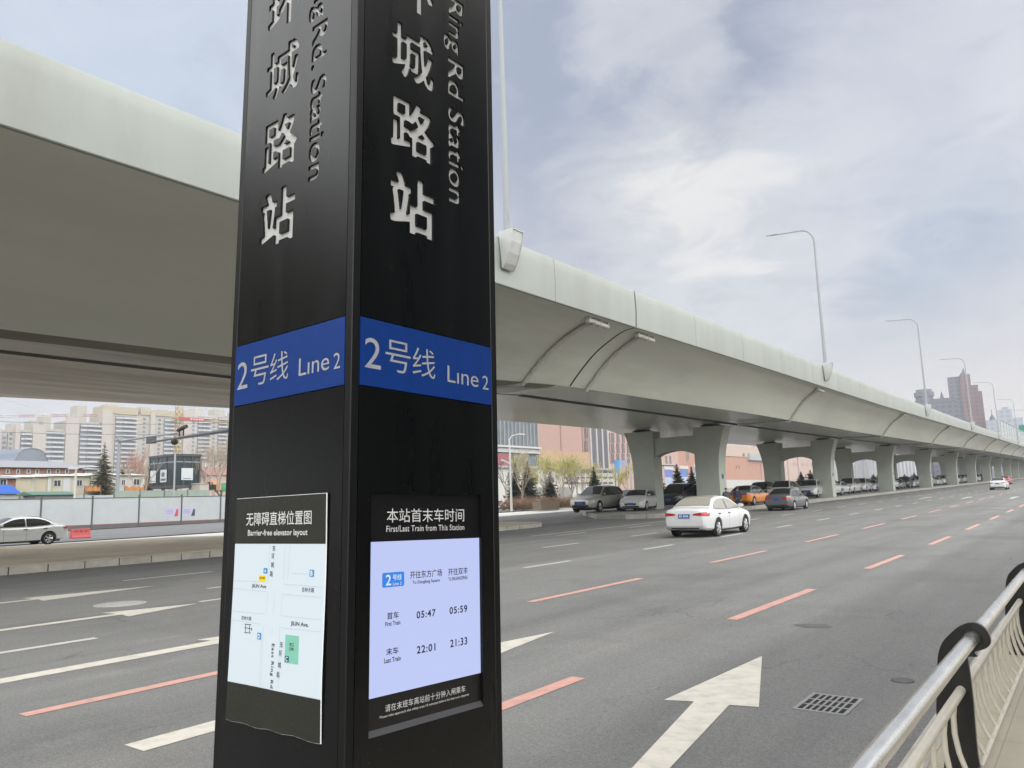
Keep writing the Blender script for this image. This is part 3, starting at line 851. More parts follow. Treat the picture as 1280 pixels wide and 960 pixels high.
def line(u0, v0, u1, v1, w=.0011):
    d = Vector((u1 - u0, v1 - v0)); d.normalize(); n_ = Vector((-d.y, d.x)) * w / 2
    t.add([g(u0 + n_.x, v0 + n_.y), g(u1 + n_.x, v1 + n_.y), g(u1 - n_.x, v1 - n_.y), g(u0 - n_.x, v0 - n_.y)], [(0, 1, 2, 3)])
for l in ((.064, -.584, .212, -.582), (.273, -.585, .419, -.587), (.064, -.602, .209, -.605), (.273, -.608, .419, -.609), (.062, -.656, .208, -.6555), (.268, -.6555, .420, -.656),
          (.061, -.677, .192, -.679), (.268, -.682, .421, -.681), (.213, -.606, .2095, -.655), (.240, -.610, .2385, -.655), (.273, -.608, .2685, -.655), (.201, -.683, .2, -.815), (.266, -.683, .271, -.812),
          (.238, -.683, .2365, -.70), (.273, -.575, .277, -.50), (.213, -.58, .216, -.497), (.296, -.497, .29, -.575), (.303, -.56, .372, -.561), (.195, -.70, .194, -.815)): line(*l)
obj('map_line', t, M_MAPLINE, po)
for grp in ((('东', .232, -.505), ('环', .229, -.5235), ('城', .2275, -.543), ('路', .2245, -.5635)), (('东', .276, -.7185), ('环', .2735, -.738), ('城', .271, -.763), ('路', .2675, -.784))):
    t = MB()
    for s_, u_, v_ in grp: text_fit(t, s_, u_ - .006, u_ + .006, v_ - .0065, v_ + .0065, g, .014)
    obj('street_name', t, M_DTXT, po)
for s_, a_, b_, c_, d_, of in (('JILIN Ave', .145, .205, -.5995, -.589, .02), ('吉林大路', .345, .390, -.6, -.5895, .01), ('吉林大路', .107, .150, -.674, -.6645, .01), ('JILIN Ave.', .308, .374, -.6765, -.665, .02)):
    obj('street_name', text_fit(MB(), s_, a_, b_, c_, d_, g, of), M_DTXT, po)
obj('street_name', text_fit(MB(), 'East Ring Rd', .235, .249, -.816, -.719, g, .02, 1.2, rot=True), M_DTXT, po)
t = MB()
for a, b_, c_, d_ in ((.126, .128, -.703, -.684), (.143, .145, -.703, -.684), (.122, .150, -.703, -.7015), (.122, .150, -.6925, -.691), (.122, .150, -.684, -.6825), (.1515, .1545, -.696, -.690)):
    t.quad(g(a, c_), g(b_, c_), g(b_, d_), g(a, d_))
obj('lift_mark', t, M_DTXT, po)
M_MBLUE = mat('map_blue', (.03, .16, .33), .5, emit=srgb(40, 105, 150), estr=.4)
M_MYEL = mat('map_yellow', (.45, .33, .01), .5, emit=srgb(240, 205, 30), estr=.45)
M_MGRN = mat('map_green', (.10, .26, .20), .5, emit=srgb(125, 185, 165), estr=.5)
t = MB(); 
for a, b_, c_, d_ in ((.192, .208, -.5635, -.551), (.372, .388, -.566, -.551), (.178, .194, -.714, -.699)): t.quad(g(a, c_), g(b_, c_), g(b_, d_), g(a, d_))
obj('exit_mark', t, M_MBLUE, po)
t = MB().quad(g(.173, -.583), g(.203, -.583), g(.203, -.568), g(.173, -.568)); obj('place_mark', t, M_MYEL, po)
t = MB().quad(g(.290, -.756), g(.341, -.7555), g(.341, -.6955), g(.290, -.6955)); obj('site_mark', t, M_MGRN, po)
t = MB().quad(g3(.292, -.7535), g3(.307, -.7535), g3(.307, -.741), g3(.292, -.741)); obj('exit_mark', t, mat('map_teal', (.01, .07, .12), .5), po)
t = MB()
text_fit(t, 'A', .196, .204, -.561, -.5535, g3, .02); text_fit(t, 'B', .376, .384, -.564, -.553, g3, .02); text_fit(t, 'D', .182, .190, -.712, -.7015, g3, .02)
g4 = lambda u, v: fL(u, v, poster_n(u, v) + .0022)
text_fit(t, 'C', .2955, .3035, -.752, -.7425, g4, .02)
obj('exit_letter', t, mat('map_white', (.4, .4, .4), .5, emit=(.8, .85, .9), estr=.5), po)
t = MB(); text_fit(t, '施工', .3075, .324, -.7195, -.7115, g3, .02); text_fit(t, '围挡', .3075, .324, -.7295, -.7215, g3, .02); text_fit(t, '现位置', .177, .199, -.577, -.571, g3, .01)
obj('site_lettering', t, M_DTXT, po)
# ------------------------------------------------------------------ viaduct
def interp(tab, y):
    if y <= tab[0][0]: return tab[0][1]
    for (a, b), (c, d) in zip(tab, tab[1:]):
        if y <= c:
            t = (y - a) / (c - a); return b + (d - b) * t
    return tab[-1][1] + (y - tab[-1][0]) * tab_slope
tab_slope = 0.0115
ZT = [(-80, 7.9), (5, 7.97), (25, 8.1), (45, 8.28), (70, 8.46), (90, 8.72), (117, 9.1), (174, 9.95), (228, 10.6)]
def zb(y): return interp(ZT, y)
def hp(y): return 1.5 if y < 40 else max(1.0, 1.5 - (y - 40) * .0035)
def itab(tab, y):
    y = min(max(y, tab[0][0]), tab[-1][0])
    return interp(tab, y)
def sm(t): return t * t * (3 - 2 * t)
XE = -13.8
L1T = [(-80, -20.7), (7, -20.6), (14, -20.1), (20, -18.4), (26.5, -17.0), (48, -16.3), (400, -16.3)]
L2T = [(-80, -24.2), (16, -23.9), (28, -20.4), (400, -20.3)]
L3T = [(-80, -34.6), (12, -34.0), (21, -32.1), (36, -28.6), (50, -28.4), (57, -31.0), (400, -31.0)]
VIA = thing('viaduct', 'long pale green-grey concrete road viaduct on paired columns crossing the picture over parked cars', 'viaduct')
def concrete(name, col, streak, dirt, rough=.75, am=.5, st=(1, 1, 1), spec=.4):
    return mat(name, col, rough, var=streak, vscale=.55, stretch=st, dirt=dirt, dirt_amt=am, dirt_scale=.32, bump=.06, bscale=25, spec=spec)
M_FASCIA = concrete('parapet_paint', (.268, .287, .268), .08, (.20, .205, .185), .6, .5, (1, 1.1, .22))
M_SOFFIT = concrete('soffit_paint', (.56, .565, .495), .12, (.32, .325, .28), .36, .65, (.5, .14, .8))
M_RAW = concrete('bare_concrete', (.72, .715, .69), .30, (.36, .35, .33), .8, .8, (1.6, .14, 1))
M_GLOSS = concrete('girder_paint', (.46, .465, .42), .10, (.34, .345, .30), .24, .4, (.3, .12, 1), .6)
M_PIER = concrete('pier_paint', (.43, .455, .395), .07, (.26, .27, .235), .65, .4)
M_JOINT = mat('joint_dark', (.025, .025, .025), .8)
STN = sorted(set([-80, -60, -40, -20, -8] + list(range(0, 66, 2)) + list(range(66, 130, 4)) + list(range(130, 420, 10)) + list(range(420, 1301, 40)) + [26.74, 26.86]))
def z0(y): return zb(y)
# soffit web between the parapet and the underside edge
def web(y, k):
    """k 0..1 from the parapet foot to the underside edge"""
    x1 = itab(L1T, y); z1 = zb(y) - 1.98
    P = [(XE - .1, zb(y) + .0), (XE - .5, zb(y) - .05), (XE + (x1 - XE) * .30, zb(y) - .22), (XE + (x1 - XE) * .58, zb(y) - .72), (XE + (x1 - XE) * .82, zb(y) - 1.38), (x1, z1)]
    # Catmull-Rom
    n = len(P) - 1; t = k * n; i = min(int(t), n - 1); t -= i
    p0, p1, p2, p3 = P[max(i - 1, 0)], P[i], P[i + 1], P[min(i + 2, n)]
    h = lambda a, b, c, d: .5 * ((2 * b) + (-a + c) * t + (2 * a - 5 * b + 4 * c - d) * t * t + (-a + 3 * b - 3 * c + d) * t ** 3)
    return (h(p0[0], p1[0], p2[0], p3[0]), h(p0[1], p1[1], p2[1], p3[1]))
for y0, y1 in ((-80, 26.74), (26.86, 1300)):
    mb = MB(); rings = []
    for y in [s for s in STN if y0 <= s <= y1]:
        rings.append([(a, y, b) for a, b in (web(y, i / 20) for i in range(21))])
    mb.loft(rings, closed=False)
    obj('soffit', mb, M_SOFFIT, VIA, smooth=50)
for y0_, y1_, gm in ((-80, 26.8, 'raw'), (26.8, 1300, 'painted')):
    mb = MB(); rings = []
    for y in sorted(set([y0_, y1_] + [q for q in STN if y0_ < q < y1_ and abs(q - 26.8) > .2])):
        x1, x2, x3 = itab(L1T, y), itab(L2T, y), itab(L3T, y); z = zb(y) - 1.98; zt = z + .10
        e = .14
        rings.append([(x1, y, z), (x1 - .02, y, z + .5), (x1 - .45, y, z + .5), (x1 - .46, y, zt), (x2 + e, y, zt), (x2 + e, y, zt + .3), (x2 - e, y, zt + .3), (x2 - e, y, zt), (x2 - 3, y, zt), (x2 - 3.02, y, zt + .05), (x3, y, zt + .05), (x3 - 1.2, y, zt + .5), (x3 - 4.2, y, zb(y) - .1), (x3 - 4.2, y, zb(y) + 1.4), (x3 - 4.5, y, zb(y) + 1.4), (x3 - 4.5, y, zb(y) + .6), (XE - .35, y, zb(y) + .6)])
    mb.loft(rings, closed=False)
    obj('girder', mb, M_RAW if gm == 'raw' else M_GLOSS, VIA, smooth=30)
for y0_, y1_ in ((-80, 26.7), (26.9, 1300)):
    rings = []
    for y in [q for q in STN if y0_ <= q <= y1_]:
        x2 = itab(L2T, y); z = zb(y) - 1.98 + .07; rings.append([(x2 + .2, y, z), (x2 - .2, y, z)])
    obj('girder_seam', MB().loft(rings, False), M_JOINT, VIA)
rings = []  # dark olive strip painting in the shade along the soffit's lower edge
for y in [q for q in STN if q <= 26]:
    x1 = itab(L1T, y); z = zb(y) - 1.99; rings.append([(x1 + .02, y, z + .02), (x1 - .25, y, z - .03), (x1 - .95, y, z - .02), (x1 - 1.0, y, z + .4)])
obj('soffit_shade_strip', MB().loft(rings, False), mat('soffit_shade', (.21, .20, .16), .8, var=.35, vscale=.8, stretch=(1, .2, 1)), VIA, smooth=60)
# parapet panels with open seams; a wide expansion joint at 26.8
seams = [-80, -40, -12, 21.1, 26.8, 32.5, 38.4, 44.5, 50.6, 56.7]
while seams[-1] < 300: seams.append(seams[-1] + 6.1)
for a, b in zip(seams, seams[1:]):
    ga = .06 if abs(a - 26.8) < .01 else .012; gb = .06 if abs(b - 26.8) < .01 else .012
    Y = [a + ga] + [y for y in STN if a + .3 < y < b - .3] + [b - gb]
    rings = []
    for y in Y:
        z = zb(y); h = hp(y)
        rings.append([(XE - .3, y, z + .62), (XE - .3, y, z + h), (XE - .02, y, z + h), (XE, y, z + h - .03), (XE + .02, y, z + h * .75), (XE + .03, y, z + h * .5), (XE + .02, y, z + h * .25), (XE, y, z + .02), (XE - .02, y, z), (XE - .12, y, z + .005), (XE - .12, y, z + .6)])
    obj('parapet_panel', MB().loft(rings, closed=True, caps=True), M_FASCIA, VIA, smooth=40)
rings = []
for y in [seams[-1] + .05] + [s for s in STN if s > seams[-1] + 2]:
    z = zb(y); h = hp(y); rings.append([(XE - .3, y, z + .62), (XE - .3, y, z + h), (XE, y, z + h), (XE + .09, y, z + h * .5), (XE, y, z), (XE - .12, y, z + .6)])
obj('parapet', MB().loft(rings, closed=True, caps=True), M_FASCIA, VIA, smooth=40)
# the joint itself, set back
rings = [[(a, y, b + .02) for a, b in (web(26.8, i / 16) for i in range(17))] for y in (26.7, 26.9)]
mb = MB().loft(rings, closed=False)
mb.box((XE - .28, 26.74, zb(26.8) + .05), (XE - .08, 26.86, zb(26.8) + 1.42))
obj('expansion_joint', mb, M_JOINT, VIA)

# ---- piers: paired columns flaring outward, a haunched crossbeam between them
PY = [24.2 - 28.2, 24.2, 52.3] + [52.3 + 28.3 * k for k in range(1, 13)]
def pier(y, xr, xl):
    g = gz(y) + .1; zt = zb(y) - 2.06; h = zt - g
    p = bpy.data.objects.new('pier', None); COL.objects.link(p); p.parent = VIA; p.location = (0, y, 0)
    hw = .62
    def col(x_out, s):
        # s=+1 outer side towards +x
        prof = []
        for i in range(15):
            t = i / 14; fl = .62 * max(0, (t - .45) / .55) ** 2
            prof.append((x_out + s * fl, g + h * t))
        inner = [(x_out - s * 1.72, g + h), (x_out - s * 1.72, g)]
        pl = prof + inner
        mb = MB().prism(pl, lambda u, v, t: (u, t, v), -hw, hw)
        return obj('column', mb, M_PIER, p, smooth=30)
    c1 = col(xr, 1); c2 = col(xl, -1)
    a, b = xl + 1.70, xr - 1.70; m = (a + b) / 2
    lo = [(a + (b - a) * i / 14, zt - 1.9 + .36 * (1 - ((a + (b - a) * i / 14 - m) / ((b - a) / 2)) ** 2)) for i in range(15)]
    pl = lo + [(b, zt - .55), (a, zt - .55)]
    obj('crossbeam', MB().prism(pl, lambda u, v, t: (u, t, v), -hw + .12, hw - .12), M_PIER, p, smooth=25)
    for x in (xr - .6, xl + .6):
        mb = MB().box((x - .45, -.4, zt + .0), (x + .45, .4, zt + .2)); mb.box((x - .6, -.5, zt + .05), (x + .6, .5, zt + .12))
        obj('bearing', mb, M_JOINT, p)
    mb = MB().lathe([(.001, .012), (.17, .012), (.19, 0)], 20, lambda r, a_, hh: (xr - .0 + hh + .004, r * math.cos(a_), g + 2.35 + r * math.sin(a_)))
    if y < 200: obj('number_plate', mb, mat('pier_plate', (.05, .07, .12), .5), p)
    return p
for y in PY: pier(y, -20.9, -27.5 if y > 20 else -31)

# ---- drain pipes clipped to the soffit at the joint and at each pier
M_PIPE = mat('drain_pipe_pvc', (.46, .455, .42), .55, var=.15, vscale=5)
def drain(y, lamp_dir=1, ext=True):
    p = bpy.data.objects.new('drain_pipe', None); COL.objects.link(p); p.parent = VIA; p.location = (0, y, 0)
    path = []
    for i in range(4, 21):
        a, b = web(y, i / 20); path.append((a + .02, 0, b - .09))
    if ext:
        z = zb(y) - 2.02; path += [(path[-1][0] - .4, 0, z), (-19.9, 0, z + .02)]
    mb = MB().tube(path, .09, 8)
    for q in path[1:-2:2]: mb.tube([(q[0] + .06, 0, q[2] + .02), (q[0] - .06, 0, q[2] - .02)], .1, 8)
    obj('pipe', mb, M_PIPE, p, smooth=50)
    a, b = web(y, .10); x0 = a
    tr = MB()
    for i in range(1): tr.tube([(x0 - .06, -.55, b - .12), (x0 - .06, .9, b - .16)], .095, 8)
    for yy in (-.5, -.1, .3, .8): tr.cbox((x0 - .06, yy, b - .13), (.22, .03, .22))
    obj('gutter_pipe', tr, M_PIPE, p, smooth=50)
drain(24.2, ext=True); drain(28.0, ext=False)
for y in PY[2:10]: drain(y + .9)

# ---- lamps on the parapet
M_STEEL = mat('galvanised_steel', (.24, .25, .265), .5, .0)
M_BRACKET = mat('bracket_steel', (.40, .41, .40), .5, .2, var=.1, vscale=4)
M_LAMPGLASS = mat('lamp_glass', (.55, .56, .57), .3)
def bridge_lamp():
    t = thing('street_lamp', 'x', 'street lamp', (0, 0, 0), 0, 'lamps along the viaduct parapet')
    # origin: top edge of the parapet
    mb = MB()
    for s in (-1, 1):   # side cheeks of the bracket
        pl = [(.02, .16), (.56, .16), (.50, -.2), (.40, -.55), (.26, -.85), (.14, -1.0), (.11, -1.0)]
        mb.prism(pl, lambda u, v, w: (u, w, v), s * .27 - .012, s * .27 + .012)
    fr = [(.535, .16), (.48, -.2), (.38, -.55), (.24, -.85), (.12, -1.0)]
    mb.loft([[(x, -.26, z), (x, .26, z)] for x, z in fr], closed=False)
    mb.loft([[(x - .02, -.26, z), (x - .02, .26, z)] for x, z in fr], closed=False)
    mb.box((.0, -.28, .14), (.56, .28, .165))
    obj('bracket', mb, M_BRACKET, t)
    H = 9.5
    path = [(.14, 0, .16), (.14, 0, 2.0), (.14, 0, H - .9)]; rr = [.112, .10, .066]
    for k in range(1, 9):
        a = math.pi / 2 * k / 8 * .93; path.append((.14 - .95 * (1 - math.cos(a)), 0, H - .9 + .95 * math.sin(a))); rr.append(.07 - .002 * k)
    obj('pole', MB().tube(path, rr, 10), M_STEEL, t, smooth=50)
    obj('base_door', MB().box((.225, -.05, .5), (.248, .05, .85)), M_STEEL, t)
    e = Vector(path[-1]); f = e + Vector((-1.55, 0, .10))
    obj('arm', MB().tube([e, f], [.052, .045], 8), M_STEEL, t, smooth=50)
    hd = MB(); g_ = f + Vector((-.75, 0, .05))
    hd.loft([[(p.x, dy, p.z + dz) for dy, dz in ((-w, 0), (-w * .8, h_), (w * .8, h_), (w, 0), (w * .7, -.03), (-w * .7, -.03))] for p, w, h_ in ((f + Vector((.05, 0, 0)), .05, .03), (f + Vector((-.1, 0, .01)), .13, .07), (g_, .12, .05), (g_ + Vector((-.06, 0, 0)), .06, .03))], closed=True, caps=True)
    ho = obj('lamp_head', hd, M_STEEL, t, smooth=40)
    obj('lens', MB().box((g_.x, -.09, g_.z - .045), (f.x - .1, .09, g_.z - .032)), M_LAMPGLASS, ho)
    return t
LY = [18.35, 53.3, 91.6, 128.5, 167, 210, 250, 290]
LLAB = ['galvanised lamp post on the viaduct right behind the black station pylon',
        'tallest looking lamp post on the viaduct, standing clear against the cloudy sky',
        'second tallest lamp post on the viaduct, standing in front of the round hazy tower',
        'viaduct lamp post standing in front of the red-brown skyscraper',
        'viaduct lamp post just past the red-brown skyscraper, in front of the sky',
        'viaduct lamp post at the start of the clear noise barrier',
        'small viaduct lamp post over the clear noise barrier near the frame edge',
        'smallest viaduct lamp post at the right frame edge']
lp0 = bridge_lamp()
for i, y in enumerate(LY):
    o = lp0 if i == 0 else copy_tree(lp0)
    o.location = (XE, y, zb(y) + hp(y) - .02); o['label'] = LLAB[i]
    if i == 0: o.rotation_euler = (0, 0, 0)

# ---- noise barrier on the far part
NB = thing('noise_barrier', 'row of clear noise barrier panels with pale posts on the far viaduct parapet', 'noise barrier', (XE - .15, 196, zb(196) + hp(196)))
M_CLEAR = mat('clear_panel', (.55, .6, .62), .15, alpha=None)
M_CLEAR.node_tree.nodes['Principled BSDF'].inputs['Alpha'].default_value = .42
k = 0
y = 176
while y < 330:
    z = zb(y) + hp(y); z2 = zb(y + 6) + hp(y + 6)
    h = 3.0
    if k: pass
    obj('panel', MB().add([(XE - .15, y + .1, z + .1), (XE - .15, y + 5.9, z2 + .1), (XE - .15, y + 5.9, z2 + h - .1), (XE - .15, y + .1, z + h - .1)], [(0, 1, 2, 3)]).moved((0, 0, 0)), M_CLEAR, NB, world=True)
    obj('post', MB().box((XE - .22, y - .09, z), (XE - .08, y + .09, z + h)), M_FASCIA, NB, world=True)
    y += 6; k += 1
obj('top_rail', MB().tube([(XE - .15, yy, zb(yy) + hp(yy) + 3.02) for yy in (176, 230, 280, 332)], .09, 6), M_FASCIA, NB, world=True)
gs = thing('road_sign', 'green road sign plate on the far viaduct at the right frame edge', 'sign', (XE - 1.2, 268, zb(268) + hp(268)))
mb = MB().box((-1.9, -.05, 4.4), (1.9, 0, 6.4)); obj('plate', mb, mat('sign_green', (.0, .16, .09), .5), gs)
obj('post', MB().box((-.1, -.2, -1.5), (.1, -.06, 6.3)), M_STEEL, gs)
# ------------------------------------------------------------------ footway railing
M_STAIN = mat('stainless_tube', (.74, .73, .70), .22, .95, var=.10, vscale=7, rvar=.08, dirt=(.42, .36, .28), dirt_amt=.35, dirt_scale=5, stretch=(1, .6, 1))
M_CREAM = mat('cream_enamel', (.52, .48, .40), .35, .0, var=.1, vscale=9, spec=.6)
M_RBLK = mat('railing_black', (.010, .010, .010), .28, spec=.5, var=.2, vscale=20)
RX, RZ = -.588, .858
RL = thing('pedestrian_railing', 'footway railing with steel handrail, curled black posts and curved cream bars', 'railing', (RX, 4.6, .15))
Y0, Y1 = 1.35, 26
mb = MB().tube([(RX, y, RZ + gz(y) - gz(4)) for y in [Y0] + list(range(2, 27, 2))], .032, 20)
obj('handrail', mb, M_STAIN, RL, smooth=50, world=True)
hook = [(.008, -.064), (.06, -.048), (.093, -.026), (.10, .006), (.077, .052), (.02, .076), (-.052, .057), (-.109, .019), (-.165, -.032), (-.194, -.090), (-.198, -.14), (-.197, -.20), (-.187, -.276), (-.176, -.384), (-.144, -.49), (-.130, -.60), (-.127, -.72),
        (.04, -.72), (.022, -.54), (.008, -.40), (-.002, -.30), (-.016, -.20), (-.03, -.115), (-.028, -.09), (.02, -.086)]
def smooth_closed(pl, sub=3):
    n = len(pl); o = []
    for i in range(n):
        p0, p1, p2, p3 = pl[i - 1], pl[i], pl[(i + 1) % n], pl[(i + 2) % n]
        for k in range(sub):
            t = k / sub
            o.append(tuple(.5 * (2 * p1[j] + (p2[j] - p0[j]) * t + (2 * p0[j] - 5 * p1[j] + 4 * p2[j] - p3[j]) * t * t + (-p0[j] + 3 * p1[j] - 3 * p2[j] + p3[j]) * t ** 3) for j in (0, 1)))
    return o
hook = [(u + (.125 * (v + .1) if v < -.1 else 0), v) for u, v in hook]
hook = [(u * (.80 + .12 * min(1, max(0, (-v - .12) / .3))), v) for u, v in hook]
hk = smooth_closed(hook)
PYS = [.95, 4.52, 8.1, 11.7, 15.3, 18.9, 22.5]
mz = lambda y: gz(y) - gz(4)
for y in PYS:
    mb = MB().prism(hk, lambda u, v, t, y=y: (RX + u, y + t, RZ + v + mz(y)), -.016, .016)
    po_ = obj('post', mb, M_RBLK, RL, smooth=30, world=True)
    obj('collar', MB().lathe([(.032, -.03), (.043, -.03), (.045, -.02), (.045, .02), (.043, .03), (.032, .03)], 24, lambda r, a, h, y=y: (RX + r * math.cos(a), y + h, RZ + r * math.sin(a) + mz(y))), M_RBLK, po_, smooth=40, world=False)
    bpy.data.objects[po_.name].children and None
for o_ in [c for c in kids(RL) if c.name.startswith('post')]:
    for c in kids(o_):
        for v in c.data.vertices: v.co -= RL.location
MX, MZ, BX, BZ = -.660, .605, -.615, .245
cnt = 0
for a, b in zip(PYS, PYS[1:]):
    s = a + .03; e = b - .03
    obj('mid_rail', MB().tube([(MX, s - .07, MZ + mz(a)), (MX, e, MZ + mz(b))], .0225, 12), M_CREAM, RL, smooth=50, world=True)
    obj('bottom_rail', MB().tube([(BX, s, BZ + mz(a)), (BX, e, BZ + mz(b))], .013, 10), M_CREAM, RL, smooth=50, world=True)
    n = 12 if a < 7 else 0
    for k in range(n):
        y = s + (e - s) * (k + .7) / (n + .4); z = mz(y)
        if cnt >= 62: break
        cnt += 1
        pth = [(MX, y, MZ + z), (MX - .012, y, .53 + z), (MX - .014, y, .45 + z), (MX - .004, y, .37 + z), (MX + .016, y, .30 + z), (BX, y, BZ + z)]
        obj('baluster', MB().tube(pth, .0125, 8), M_CREAM, RL, smooth=60, world=True)
mb = MB()
for a, b in zip(PYS, PYS[1:]):
    if a < 7: continue
    s = a + .03; e = b - .03; n = 17
    for k in range(n):
        y = s + (e - s) * (k + .7) / (n + .4); z = mz(y)
        mb.tube([(MX, y, MZ + z), (MX - .014, y, .45 + z), (MX + .016, y, .30 + z), (BX, y, BZ + z)], .0125, 5)
tag(obj('baluster', mb, M_CREAM, RL, smooth=60, world=True), kind='stuff')
# ------------------------------------------------------------------ cars
M_TYRE = mat('tyre_rubber', (.012, .012, .012), .85)
M_RIM = mat('alloy_rim', (.52, .53, .54), .3, .7)
M_GLASS = mat('car_glass', (.012, .014, .015), .06, spec=.8)
M_GLASS_L = mat('car_glass_light', (.25, .235, .20), .08, spec=.8)
M_BPLAST = mat('black_plastic', (.012, .012, .013), .6)
M_CHASSIS = mat('car_underside', (.006, .006, .006), .9)
M_TAIL = mat('tail_lamp_red', (.36, .012, .018), .18, spec=.7)
M_HEADL = mat('headlamp_clear', (.42, .44, .46), .12, spec=.8)
M_PLATE = mat('number_plate_blue', (.02, .085, .36), .45)
M_PLATEW = mat('plate_mark_white', (.55, .6, .7), .5)
M_CHROME = mat('chrome_trim', (.6, .6, .6), .15, .9)
M_INT = mat('cabin_lining', (.30, .27, .22), .9)
def paint_m(name, c, metal=0.0, rough=.28): return mat('car_paint_' + name, c, rough, metal, spec=.5, coat=.6)
P_WHITE = paint_m('white', (.54, .545, .545)); P_SILVER = paint_m('silver', (.50, .51, .51), .35, .3); P_GREY = paint_m('grey', (.16, .16, .165), .5, .3)
P_BLACK = paint_m('black', (.010, .010, .012)); P_PEARL = paint_m('pearl_grey', (.34, .325, .295), .25, .3); P_RED = paint_m('red', (.45, .02, .02)); P_DARK = paint_m('dark_grey', (.05, .053, .06), .4)
def two_tone(name, low, up, zsplit):
    if 'tt_' + name in MATS: return MATS['tt_' + name]
    m = mat('tt_' + name, up, .3, coat=.5); nt = m.node_tree; N = nt.nodes; L = nt.links
    tc = N.new('ShaderNodeTexCoord'); sp = N.new('ShaderNodeSeparateXYZ'); L.new(tc.outputs['Object'], sp.inputs[0])
    gt = N.new('ShaderNodeMath'); gt.operation = 'GREATER_THAN'; gt.inputs[1].default_value = zsplit; L.new(sp.outputs['Z'], gt.inputs[0])
    mx = N.new('ShaderNodeMix'); mx.data_type = 'RGBA'; L.new(gt.outputs[0], mx.inputs['Factor']); mx.inputs['A'].default_value = (*low, 1); mx.inputs['B'].default_value = (*up, 1)
    L.new(mx.outputs['Result'], N['Principled BSDF'].inputs['Base Color']); return m
P_TAXI = two_tone('orange_taxi', (.62, .20, .015), (.10, .12, .11), .86)
P_TAXIY = two_tone('gold_taxi', (.58, .42, .16), (.66, .64, .57), .62)

def cr(tab, x):
    """smooth interpolation through a table (monotone x)"""
    if x <= tab[0][0]: return tab[0][1]
    if x >= tab[-1][0]: return tab[-1][1]
    for i in range(len(tab) - 1):
        if x <= tab[i + 1][0]:
            a, b = tab[i], tab[i + 1]; h = b[0] - a[0]; t = (x - a[0]) / h
            def sl(k):
                if k <= 0 or k >= len(tab) - 1: return 0 if False else ((tab[min(k + 1, len(tab) - 1)][1] - tab[max(k - 1, 0)][1]) / (tab[min(k + 1, len(tab) - 1)][0] - tab[max(k - 1, 0)][0]))
                d0 = (tab[k][1] - tab[k - 1][1]) / (tab[k][0] - tab[k - 1][0]); d1 = (tab[k + 1][1] - tab[k][1]) / (tab[k + 1][0] - tab[k][0])
                return 0 if d0 * d1 <= 0 else 2 * d0 * d1 / (d0 + d1)
            m0, m1 = sl(i) * h, sl(i + 1) * h
            return (2 * t ** 3 - 3 * t * t + 1) * a[1] + (t ** 3 - 2 * t * t + t) * m0 + (-2 * t ** 3 + 3 * t * t) * b[1] + (t ** 3 - t * t) * m1

SPECS = {
 # lengths in metres; y forward, rear at -L/2
 'sedan': dict(L=4.64, W=1.79, H=1.44, wb=2.70, rear_oh=.99, wr=.318,
    top=[(-2.32, .72), (-2.29, .93), (-2.20, 1.005), (-1.70, 1.02), (-1.2, .985), (-.3, .945), (.75, .955), (1.1, .955), (1.7, .875), (2.1, .77), (2.26, .66), (2.32, .52)],
    bot=[(-2.32, .42), (-2.24, .30), (-1.9, .24), (0, .19), (1.9, .20), (2.25, .24), (2.32, .34)],
    roof=[(-1.74, 1.0), (-1.42, 1.19), (-1.08, 1.355), (-.7, 1.425), (-.2, 1.44), (.2, 1.40), (.72, 1.20), (1.22, .95)], bp=-.28, zbelt=.95),
 'suv': dict(L=4.75, W=1.92, H=1.72, wb=2.82, rear_oh=.96, wr=.365,
    top=[(-2.375, .80), (-2.34, 1.05), (-2.2, 1.14), (-1.5, 1.10), (-.3, 1.06), (.7, 1.06), (1.05, 1.07), (1.7, 1.02), (2.15, .93), (2.31, .80), (2.375, .6)],
    bot=[(-2.375, .50), (-2.28, .36), (-1.9, .30), (0, .25), (1.9, .28), (2.3, .33), (2.375, .45)],
    roof=[(-2.28, 1.12), (-2.10, 1.38), (-1.90, 1.60), (-1.5, 1.68), (-.6, 1.725), (.1, 1.69), (.6, 1.44), (1.12, 1.06)], bp=-.22, zbelt=1.07),
 'mpv': dict(L=5.0, W=1.88, H=1.80, wb=3.0, rear_oh=.98, wr=.34,
    top=[(-2.5, .8), (-2.47, 1.08), (-2.3, 1.14), (-1.5, 1.10), (0, 1.04), (1.1, 1.02), (1.5, 1.02), (2.0, .93), (2.35, .80), (2.46, .7), (2.5, .5)],
    bot=[(-2.5, .45), (-2.4, .30), (-1.9, .24), (0, .2), (1.9, .22), (2.42, .27), (2.5, .38)],
    roof=[(-2.44, 1.12), (-2.30, 1.45), (-2.12, 1.70), (-1.7, 1.78), (-.5, 1.805), (.4, 1.76), (1.0, 1.44), (1.56, 1.03)], bp=.05, zbelt=1.05),
}

